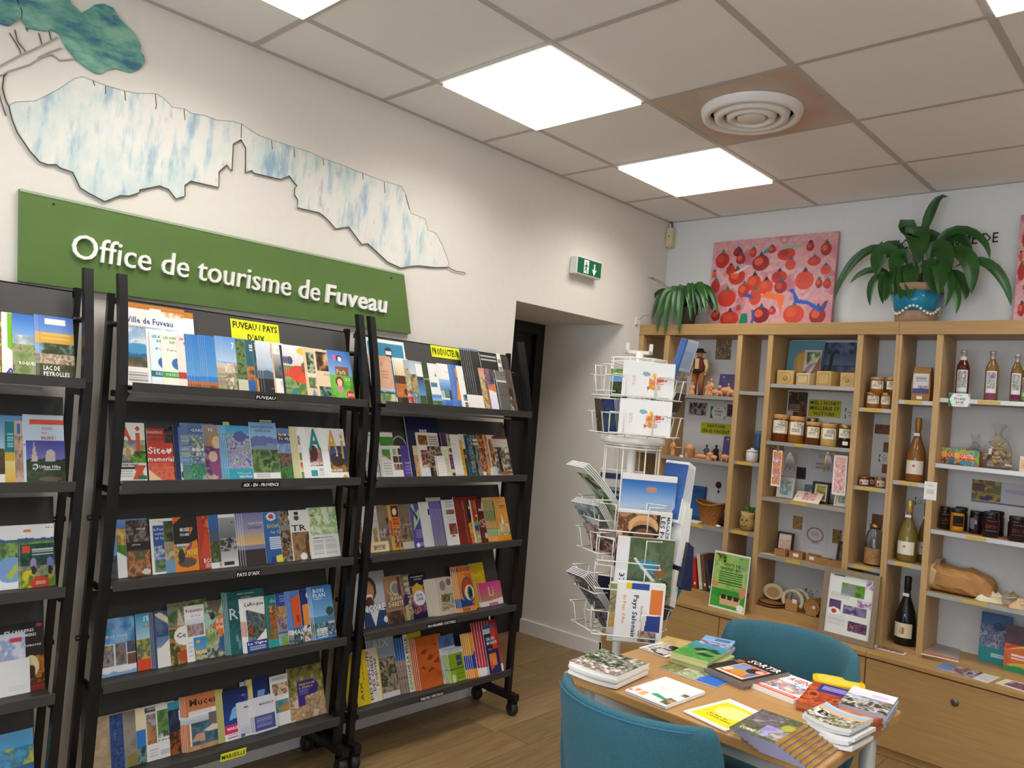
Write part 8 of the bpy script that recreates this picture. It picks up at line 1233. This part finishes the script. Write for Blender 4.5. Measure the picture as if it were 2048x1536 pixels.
canvas('open_card', (1585, 1002), (1637, 1012), (1594, 981), -.2, z, 'b:e0d0b8|n:.3,.2,.8,.95,6,e0d0b8,c8707a,e0d0b8,a84a5a|e:.1,.45,.03,.07,3a2a2a', 'cream card with a pink ink splash lying on the shelf edge', 'card', .001, .9, .003, 'e0d8c8')
z = .7735
canvas('framed_print', (1552, 1105), (1583, 1111), (1554, 1062), -.1, z, 'b:e0d4c4|n:.1,.1,.9,.7,4,e0c4a8,d8a890,e8d8c8', 'black framed peach print behind the small wooden boxes', 'picture', .012, .12, .003, '1f1a1a', (BF, .008))
canvas('framed_print', (1671, 1120), (1700, 1124), (1678, 1082), -.12, z, 'b:8a7a6a|n:0,0,1,1,4,8a7a5a,5a4a3a', 'black frame cut off by the upright above the wooden boxes', 'picture', .012, .2, .003, '1f1a1a', (BF, .01))
for i, (a, b, yt, y, lab) in enumerate(((1548, 1570, 1090, -.19, 'open wooden box, first of five'), (1578, 1604, 1099, -.17, 'open wooden box with a white tag, second of five'), (1611, 1635, 1099, -.17, 'open wooden box with a price sticker, third of five'), (1628, 1658, 1107, -.21, 'open wooden box, fourth of five'), (1655, 1684, 1115, -.22, 'open wooden box beside the lavender frame, last of five'))):
    x0, x1 = X_(a, z, y), X_(b, z, y); w_ = x1 - x0; t = thing('wooden_box', lab, 'box', (x0, y, z), 0, 'small wooden boxes'); h = .035; d = .045; q = .004; BW = mat('box_wood', 'a87a48', .6, noise=(14, '8a5f34', .7, (1, 8, 8)))
    MB().box((0, 0, .0005), (w_, d, q)).box((0, 0, q), (w_, q, h)).box((0, d - q, q), (w_, d, h)).box((0, q, q), (q, d - q, h)).box((w_ - q, q, q), (w_, d - q, h)).obj('box', BW, t)
    MB().box((q, q, h * .5), (w_ - q, d - q, h * .6)).obj('filling', mat('box_filling', '3a2a20', .9), t)
    if i in (1, 2): MB().box((w_ * .3, -.001, h * .25), (w_ * .7, 0, h * .75), 'e4e0d8').obj('price_sticker', MATTE, t)
t = prod('price_tag', 'white price slip lying at the left end of the box shelf', 'tag', 1535, z, -.21); MB().box((-.04, -.012, .0006), (.04, .012, .0016), 'dedad2').obj('card', MATTE, t); MB().box((-.035, -.002, .0016), (.03, .002, .0019), 'a8a49c').obj('printed_line', MATTE, t)
# --- pottery and crochet on the bottom board
z = .4955; OC = mat('ochre_wool', 'b07f3c', .9, noise=(60, '8a5f28', .8, (1, 1, 1)), bump=.6); POT = mat('stoneware', 'd0c4a8', .5, noise=(20, 'b8a888', .6, (1, 1, 1)))
def plate(px, y, zz, r, lab, nm='plate', lean=0, n_=1):
    t = thing(nm, lab, 'plate', (X_(px, z, y), y, zz), 0, 'stoneware plates'); MB().lathe([(.0001, .001), (r * .6, .001), (r, .009), (r * .99, .012), (r * .6, .005), (.0001, .004)], n=28).obj('dish', POT, t); MB().lathe([(r, .0085), (r * 1.01, .011), (r * .985, .0125)], n=28).obj('brown_rim', WOODD, t); return t
plate(1541, -.17, z, .07, 'stoneware plate, lower of two lying flat'); plate(1543, -.17, z + .013, .065, 'stoneware plate, upper of two lying flat')
t = thing('wood_slice', 'oval wood slice standing on the stoneware plates', 'ornament', (X_(1543, z, -.15), -.15, z + .03)); w_ = X_(1562, z, -.15) - X_(1522, z, -.15); hh = .085; t.rotation_euler = (-.2, 0, 0)
MB().poly([(w_ / 2 * math.cos(a), hh / 2 + hh / 2 * math.sin(a)) for a in np.linspace(0, 2 * math.pi, 29)[:-1]], (0, .012), axis=1).obj('bark_edge', mat('pale_bark', 'c8b890', .8), t, fix=True)
MB().poly([(w_ * .32 * math.cos(a), hh * .45 + hh * .33 * math.sin(a)) for a in np.linspace(0, 2 * math.pi, 25)[:-1]], (-.001, .0), axis=1).obj('heart_wood', mat('heart_wood', 'a8845a', .7), t, fix=True)
t = thing('crochet_round', 'brown crochet bundle behind the wood slice', 'ornament', (X_(1556, z, -.08), -.08, z)); MB().ball((0, 0, .045), (.04, .02, .0445), n=16, m=10).obj('bundle', mat('brown_wool', '7a6248', .9, noise=(50, '5a4632', .8, (1, 1, 1)), bump=.5), t); MB().box((.005, -.022, .03), (.03, -.0195, .055), 'd8d4cc').obj('price_tag', MATTE, t)
for i in range(2):
    t = thing('wreath_pack', ('cream ring pack with a kraft label, front one', 'cream ring pack behind the front one')[i], 'ornament', (X_(1584 + 12 * i, z, -.17 + .05 * i), -.17 + .05 * i, z), 0, 'cream ring packs'); r = .052
    MB().tube([(r * math.cos(a), 0, r + .004 + r * math.sin(a) * .95) for a in np.linspace(-.6, math.pi + .6, 25)], .011, n=8).obj('ring', mat('cream_wool', 'd0c8b4', .9, noise=(60, 'b0a488', .8, (1, 1, 1)), bump=.5), t)
    MB().box((-.032, -.014, .002), (.032, -.011, .06)).obj('kraft_label', KRAFT, t); MB().box((.004, -.0155, .045), (.028, -.0142, .066), 'e4e0d8').obj('price_tag', MATTE, t)
for i in range(4):
    t = thing('crochet_round', 'ochre crochet mat in the row beside the lavender frame, %s' % ('front one', 'second one', 'third one', 'rear one')[i], 'ornament', (X_(1622 + 7 * i, z, -.18 + .03 * i), -.18 + .03 * i, z), 0, 'ochre crochet mats'); MB().poly([(.042 * math.cos(a) * (1 + .05 * math.cos(9 * a)), .044 + .042 * math.sin(a) * (1 + .05 * math.cos(9 * a))) for a in np.linspace(0, 2 * math.pi, 37)[:-1]], (0, .012), axis=1).obj('mat', OC, t, fix=True)
    MB().box((-.028, -.003, .002), (.028, -.0005, .05)).obj('kraft_label', KRAFT, t)
    if i == 0: MB().box((.004, -.0045, .04), (.02, -.0031, .055), 'e4e0d8').obj('price_tag', MATTE, t)
GF = mat('grey_oak_frame', '8f806a', .7, noise=(16, '7a6c58', .7, (10, 1, 1)))
canvas('lavender_frame', (1636, 1255), (1747, 1283), (1655, 1131), -.33, .4505, 'b:dfe2e0|r:.3,.66,.8,.86,4a7a2a|n:.3,.66,.8,.86,6,3a6a1c,6a9a3a,8a8a9a|n:.82,.82,.98,.96,5,dfe2e0,6a4a8a,dfe2e0,8a5a9a|l:.08,.58,.5,.68,4,c4c4c8|n:.66,.52,.96,.64,5,dfe2e0,8a5a9a,dfe2e0,6a3a7a|n:.06,.38,.32,.56,5,4a3458,6a4a7a,3a2a48|e:.18,.37,.14,.06,eee|e:.18,.37,.06,.035,b83a3a|n:.38,.36,.88,.5,8,5a4a7a,b0a0b0,3a3a6a,8a7a9a|l:.05,.14,.45,.3,6,c4c4c8|n:.52,.1,.92,.26,9,4a2a48,8a5a7a,2c1a2c,b08aa0|l:.1,.94,.35,.97,1,5a4a6a', 'grey framed lavender and saffron sheet leaning on the counter', 'frame', .012, .12, .003, '8a7a64', (GF, .026))
# --- big glass jar
z = .814; t = prod('storage_jar', 'big empty glass storage jar with a kraft label', 'jar', 1746, z, -.15); r = (X_(1765, z, -.15) - X_(1728, z, -.15)) / 2; h = H_(1746, 1047, z, -.15)
lathe_obj(t, 'glass_body', [(.0001, .001), (r * .95, .001), (r, .008), (r, h * .62), (r * .8, h * .78), (r * .55, h * .86), (r * .55, h * .9), (r * .52, h * .9), (r * .52, h * .86), (r * .77, h * .77), (r * .96, h * .61), (r * .96, .006), (.0001, .004)], CLEAR); lathe_obj(t, 'lid', [(r * .6, h * .9), (r * .62, h * .92), (r * .62, h * .97), (r * .4, h), (.0001, h)], LIDG); wrap_label(t, r * 1.01, h * .04, h * .42, -60, 60, 'b:a8825a|n:0,0,1,1,3,a88058,9a7248,b48c60')
# --- coffee bag
z = 1.646; x0, x1 = X_(1822, z, -.19), X_(1858, z, -.19); h = H_(1822, 733, z, -.19); w_ = x1 - x0; t = thing('coffee_bag', 'brown kraft bag with white and violet label', 'bag', (x0, -.19, z)); d = .055
MB().add([(0, 0, .0005), (w_, 0, .0005), (w_, d, .0005), (0, d, .0005), (-.002, -.003, h * .5), (w_ + .002, -.003, h * .5), (w_ + .002, d + .002, h * .5), (-.002, d + .002, h * .5), (.003, .004, h * .86), (w_ - .003, .004, h * .86), (w_ - .004, d - .006, h * .86), (.004, d - .006, h * .86), (.002, .02, h), (w_ - .002, .02, h), (w_ - .002, .032, h), (.002, .032, h)],
    [(3, 2, 1, 0)] + [(4 * j + i, 4 * j + (i + 1) % 4, 4 * j + 4 + (i + 1) % 4, 4 * j + 4 + i) for j in range(3) for i in range(4)] + [(12, 13, 14, 15)]).obj('bag', KRAFT, t)
m = MB(); cover(m, 'b:dcdad8|r:0,0,1,.22,5a5490|l:.15,.55,.85,.75,2,8a8a94|n:.3,.24,.95,.38,6,dcdad8,6a6a6a,dcdad8|r:.15,.8,.85,.82,8a8a8a', (w_ * .06, -.0045, h * .24), (1, 0, 0), (0, 0, 1), w_ * .88, h * .56, .003); m.obj('label', MATTE, t); MB().box((w_ * .3, -.005, h * .06), (w_ * .62, -.003, h * .15), 'e8e4de').obj('price_sticker', MATTE, t)
# --- cast boxes and biscuit bags
z = 1.357
for i, (a, b, yt, y, lab) in enumerate(((1882, 1909, 894, -.15, 'orange and green card box, half hidden of two'), (1907, 1957, 898, -.19, 'orange and green card box with white lettering, front of two'))):
    x0 = X_(a, z, y); x1 = X_(b, z, y) if i else x0 + X_(1957, z, -.19) - X_(1907, z, -.19); h = H_(a, yt, z, y); t = thing('card_box', lab, 'box', (x0, y, z), 0, 'orange and green card boxes'); w_ = x1 - x0
    bevel(MB().box((0, 0, .0005), (w_, .045, h), 'b8542c').obj('box', MATTE, t), .0015); m = MB(); cover(m, 'b:d8783a|n:0,.4,1,1,5,3a9a8a,4aa890,d8a83a,3a8a7a|n:0,0,1,.45,5,c8602c,2a8a9a,e08a3a,3a2a1c|r:.25,.05,.75,.3,2a8aa0|e:.12,.6,.12,.2,f0a83a|p:d84a2c,.22,.35,.22,.72,.85,.68,.85,.35|n:.85,.2,1,.9,4,d8c83a,4a9a4a,3a8a7a|T:.26,.46,.56,.24,f0e4cc,CASTEL', (0, -.0008, .001), (1, 0, 0), (0, 0, 1), w_, h - .001, .0025); m.obj('printed_front', PRINT, t)
FILM = mat('cellophane', 'f4f2f0', .06, trans=.95, ior=1.1, alpha=.35); BIS = mat('biscuit', 'd0ae78', .8, noise=(40, 'b8925a', .6, (1, 1, 1))); FOIL = mat('foil_paper', 'c8bfb0', .3, metal=.2, noise=(30, 'a89c88', .6, (1, 1, 1)))
for i, (a, b, yt, y, nb, lab) in enumerate(((1930, 1963, 868, -.09, 26, 'smaller clear bag of biscuits behind the card boxes'), (1965, 2022, 846, -.15, 90, 'large clear bag full of wrapped biscuits'))):
    x0, x1 = X_(a, z, y), X_(b, z, y); h = H_(a, yt, z, y); w_ = x1 - x0; t = thing('biscuit_bag', lab, 'bag', ((x0 + x1) / 2, y, z), 0, 'clear biscuit bags'); rr = random.Random(i)
    b_ = MB().lathe([(.0001, .001), (w_ * .42, .001), (w_ * .5, h * .1), (w_ * .48, h * .45), (w_ * .34, h * .62), (w_ * .1, h * .75), (w_ * .09, h * .78), (w_ * .26, h * .98), (w_ * .28, h)], n=20); V = b_.V[0]; V[:, 1] *= .6; V += np.array([[rr.uniform(-.004, .004), rr.uniform(-.004, .004), 0] for _ in V]); b_.obj('film', FILM, t)
    MB().lathe([(w_ * .12, h * .745), (w_ * .12, h * .78)], n=12).obj('tie', GOLDF, t)
    for k in range(nb):
        zz = .012 + rr.random() * h * .52; q = w_ * (.4 if zz < h * .4 else .25); px, py = rr.uniform(-q, q), rr.uniform(-.6, .6) * q; R3 = Matrix.Rotation(rr.uniform(0, 3), 4, 'X') @ Matrix.Rotation(rr.uniform(0, 3), 4, 'Z'); s_ = w_ * .11
        m = MB()
        if k % 3 == 0: m.lathe([(.0001, -s_ * .25), (s_ * .9, -s_ * .2), (s_, 0), (s_ * .9, s_ * .2), (.0001, s_ * .25)], n=12)
        else: m.box((-s_ * 1.1, -s_ * .5, -s_ * .4), (s_ * 1.1, s_ * .5, s_ * .4))
        m.xf(Matrix.Translation((px, py, zz)) @ R3); m.obj('biscuit', BIS if k % 3 == 0 else FOIL, t)
canvas('cream_card', (2038, 946), (2066, 950), (2039, 912), -.2, z, 'b:dcc8a0|n:.1,.2,.9,.8,5,dcc8a0,b89a6a,dcc8a0', 'cream card at the photo edge on the biscuit shelf', 'card', .004, .05, .004, 'c8b48a')
# --- crumpled paper bag, shells
z = .757; x0, x1 = X_(1868, z, -.13), X_(1990, z, -.13); t = thing('paper_bag', 'large brown paper bag lying open on its side', 'bag', ((x0 + x1) / 2, -.125, z)); L = (x1 - x0) / 2
rr = random.Random(11); NB = 14; V = []; cuff = []
for j, (fx, hh, dd, cz) in enumerate(((-1, .066, .085, .068), (-.86, .062, .088, .064), (-.6, .06, .09, .061), (-.25, .058, .092, .06), (.1, .061, .09, .062), (.42, .056, .088, .057), (.72, .05, .082, .051), (.95, .038, .07, .039), (1.0, .004, .05, .03))):
    for i in range(NB):
        a = 2 * math.pi * (i + .5) / NB; c_, s_ = math.cos(a), math.sin(a); c_ = math.copysign(abs(c_) ** .55, c_); s_ = math.copysign(abs(s_) ** .55, s_)
        n_ = 1 + rr.uniform(-.09, .07) * (0 if j in (0,) else 1); V.append((fx * L + rr.uniform(-.006, .006), dd * c_ * n_, max(.0006, cz + hh * s_ * (n_ if s_ > 0 else 1)) + (.012 * math.sin(2 * a) if j == 0 and s_ > 0 else 0)))
F = [(NB * j + i, NB * j + NB + i, NB * j + NB + (i + 1) % NB, NB * j + (i + 1) % NB) for j in range(8) for i in range(NB)] + [tuple(8 * NB + i for i in range(NB))]
o = MB().add(V, F).obj('bag', KRAFT, t, fix=True); m_ = o.modifiers.new('thick', 'SOLIDIFY'); m_.thickness = .0015
W_ = [(x + d, y * 1.03, z_ * 1.02 + .001) for d in (-.004, .022) for x, y, z_ in V[:NB]]
MB().add(W_, [(i, i + NB, (i + 1) % NB + NB, (i + 1) % NB) for i in range(NB)]).obj('folded_cuff', mat('cuff_print', 'c0b898', .8, noise=(12, 'c89a70', .8, (1, 1, 1))), t, fix=True)
for i, (px, y, s, lab) in enumerate(((1966, -.2, .02, 'pale shell shape on the shelf edge before the paper bag'), (1990, -.17, .03, 'cream folded cloth beside the shell'), (2020, -.14, .035, 'grey folded cloth at the right end of the bag shelf'), (2040, -.2, .028, 'cream and orange folded cloth at the photo edge'))):
    t = thing('folded_cloth' if i else 'shell', lab, 'cloth' if i else 'shell', (X_(px, z, y), y, z), .4 * i, 'folded cloths' if i else None); c = ('e0d4bc', 'd4c8a8', '8a7f70', 'c8a880')[i]; mm = mat('cloth_' + c, c, .9, noise=(20, 'b8a888', .5, (1, 1, 1)), bump=.4); m = MB(); n = 20; V = []
    for j in range(6):
        for k in range(n): a = 2 * math.pi * k / n; r = s * (1.35 - .22 * j) * (1 + .14 * math.sin(3 * a + j)); V.append((r * 1.5 * math.cos(a), r * math.sin(a), .001 + s * .28 * j * (1 + .2 * math.sin(2 * a + i))))
    m.add(V, [(j * n + k, j * n + (k + 1) % n, (j + 1) * n + (k + 1) % n, (j + 1) * n + k) for j in range(5) for k in range(n)] + [tuple(range(n - 1, -1, -1)), tuple(5 * n + k for k in range(n))], smooth=True).obj('folds', mm, t)
    if i: MB().tube([(-s, -s * .6, s * .9), (0, -s * .9, s * 1.1), (s, -s * .5, s * .9)], .002, n=5).obj('ribbon', mat('cloth_e0d4bc', 'e0d4bc', .9), t)
# --- bottom of the wine unit
canvas('guide_booklet', (1955, 1321), (2017, 1331), (1962, 1222), -.1, .4685, 'b:2f6a88|g:.6,1,3a6a9a,2f5a8a|n:0,.3,1,.75,9,4a4a78,8a8ab0,3a5a5a,b0b0c8,2a3a5a|g:0,.3,1f8a8c,2a7a88|m:.2,.3,.1,1f8a8c|e:.6,.75,.2,.08,2a3a6a|l:.4,.1,.9,.2,2,c8d8d8', 'teal and lavender guide book standing at the foot of the right bay', 'book', .012, .14, .003, 'c8d0d0')
canvas('guide_booklet', (2005, 1352), (2078, 1362), (2019, 1249), -.16, .4685, 'b:c85a34|p:c8402c,0,.5,.9,1,1,.9,.2,.45|n:0,.6,.6,1,4,5a3a4a,4a3040|p:3a4a98,.5,.6,1,.8,1,.55|p:d8c03a,0,.45,.5,.6,1,.5,1,.4,.4,.5|p:d8663a,0,.45,.5,.55,1,.2,1,.1,.2,.2|p:c8b02a,.1,.15,.7,.25,1,.1,.2,.08|g:0,.1,1f8a5a,2a9a68|m:0,.12,.06,1f8a5a|l:.2,.25,.8,.38,2,f0e4dc', 'red, yellow and green guide book at the photo edge', 'book', .012, .14, .003, 'd8d0c8')
def flatcard(name, bl, br, tl, zb, t, ops, label, cat, edge='e4e2dc'):
    a, b, c = (HZ(*p, zb + t) for p in (bl, br, tl)); U = b - a; w_ = np.linalg.norm(U); U /= w_; W = c - a; W -= (W @ U) * U; h = np.linalg.norm(W); W /= h
    r = bpy.data.objects.new(name, None); COL.objects.link(r); r.matrix_world = Matrix(((U[0], W[0], 0, a[0]), (U[1], W[1], 0, a[1]), (0, 0, 1, zb), (0, 0, 0, 1))); tag(r, label, cat); m = MB(); cover(m, ops, (0, 0, t), (1, 0, 0), (0, 1, 0), w_, h, .003); m.obj('print', PRINT, r); MB().box((0, 0, 0), (w_, h, t - .0004), edge).obj('sheet', MATTE, r)
flatcard('postcard', (1740, 1293), (1808, 1310), (1755, 1283), .4505, .0015, 'b:e0ded8|n:.15,.1,.95,.9,6,8a4a3a,5a3a6a,c8a090,3a2a34', 'saffron postcard lying on the counter below the dark wine bottle', 'card')
flatcard('postcard', (1868, 1334), (1976, 1366), (1886, 1320), .4505, .0015, 'b:5a80b0|g:0,1,6a90c0,4a70a8|n:.25,.0,.7,.9,7,5a3a44,8a6a6a,c8b8b8,3a3a5a|r:.72,0,1,1,d8d8d4|l:.75,.1,.97,.9,5,b8b8bc', 'blue and white leaflet lying on the counter right of the wine bay', 'leaflet')
flatcard('postcard', (1990, 1366), (2062, 1388), (1998, 1352), .4505, .0015, 'b:e0dcc4|n:.2,.15,.9,.9,6,5a3a6a,8a5a5a,3a3a6a,c8a8a0', 'cream bordered postcard lying on the counter at the photo edge', 'card')
flatcard('info_folder', (1842, 1306), (1918, 1322), (1868, 1285), .4685, .006, 'b:a89a94|r:0,0,1,.12,c8643c|n:0,.12,1,1,3,b0a4a0,a09490|r:0,.92,1,1,6a3a3a', 'grey and orange folder lying flat at the foot of the right bay', 'folder')
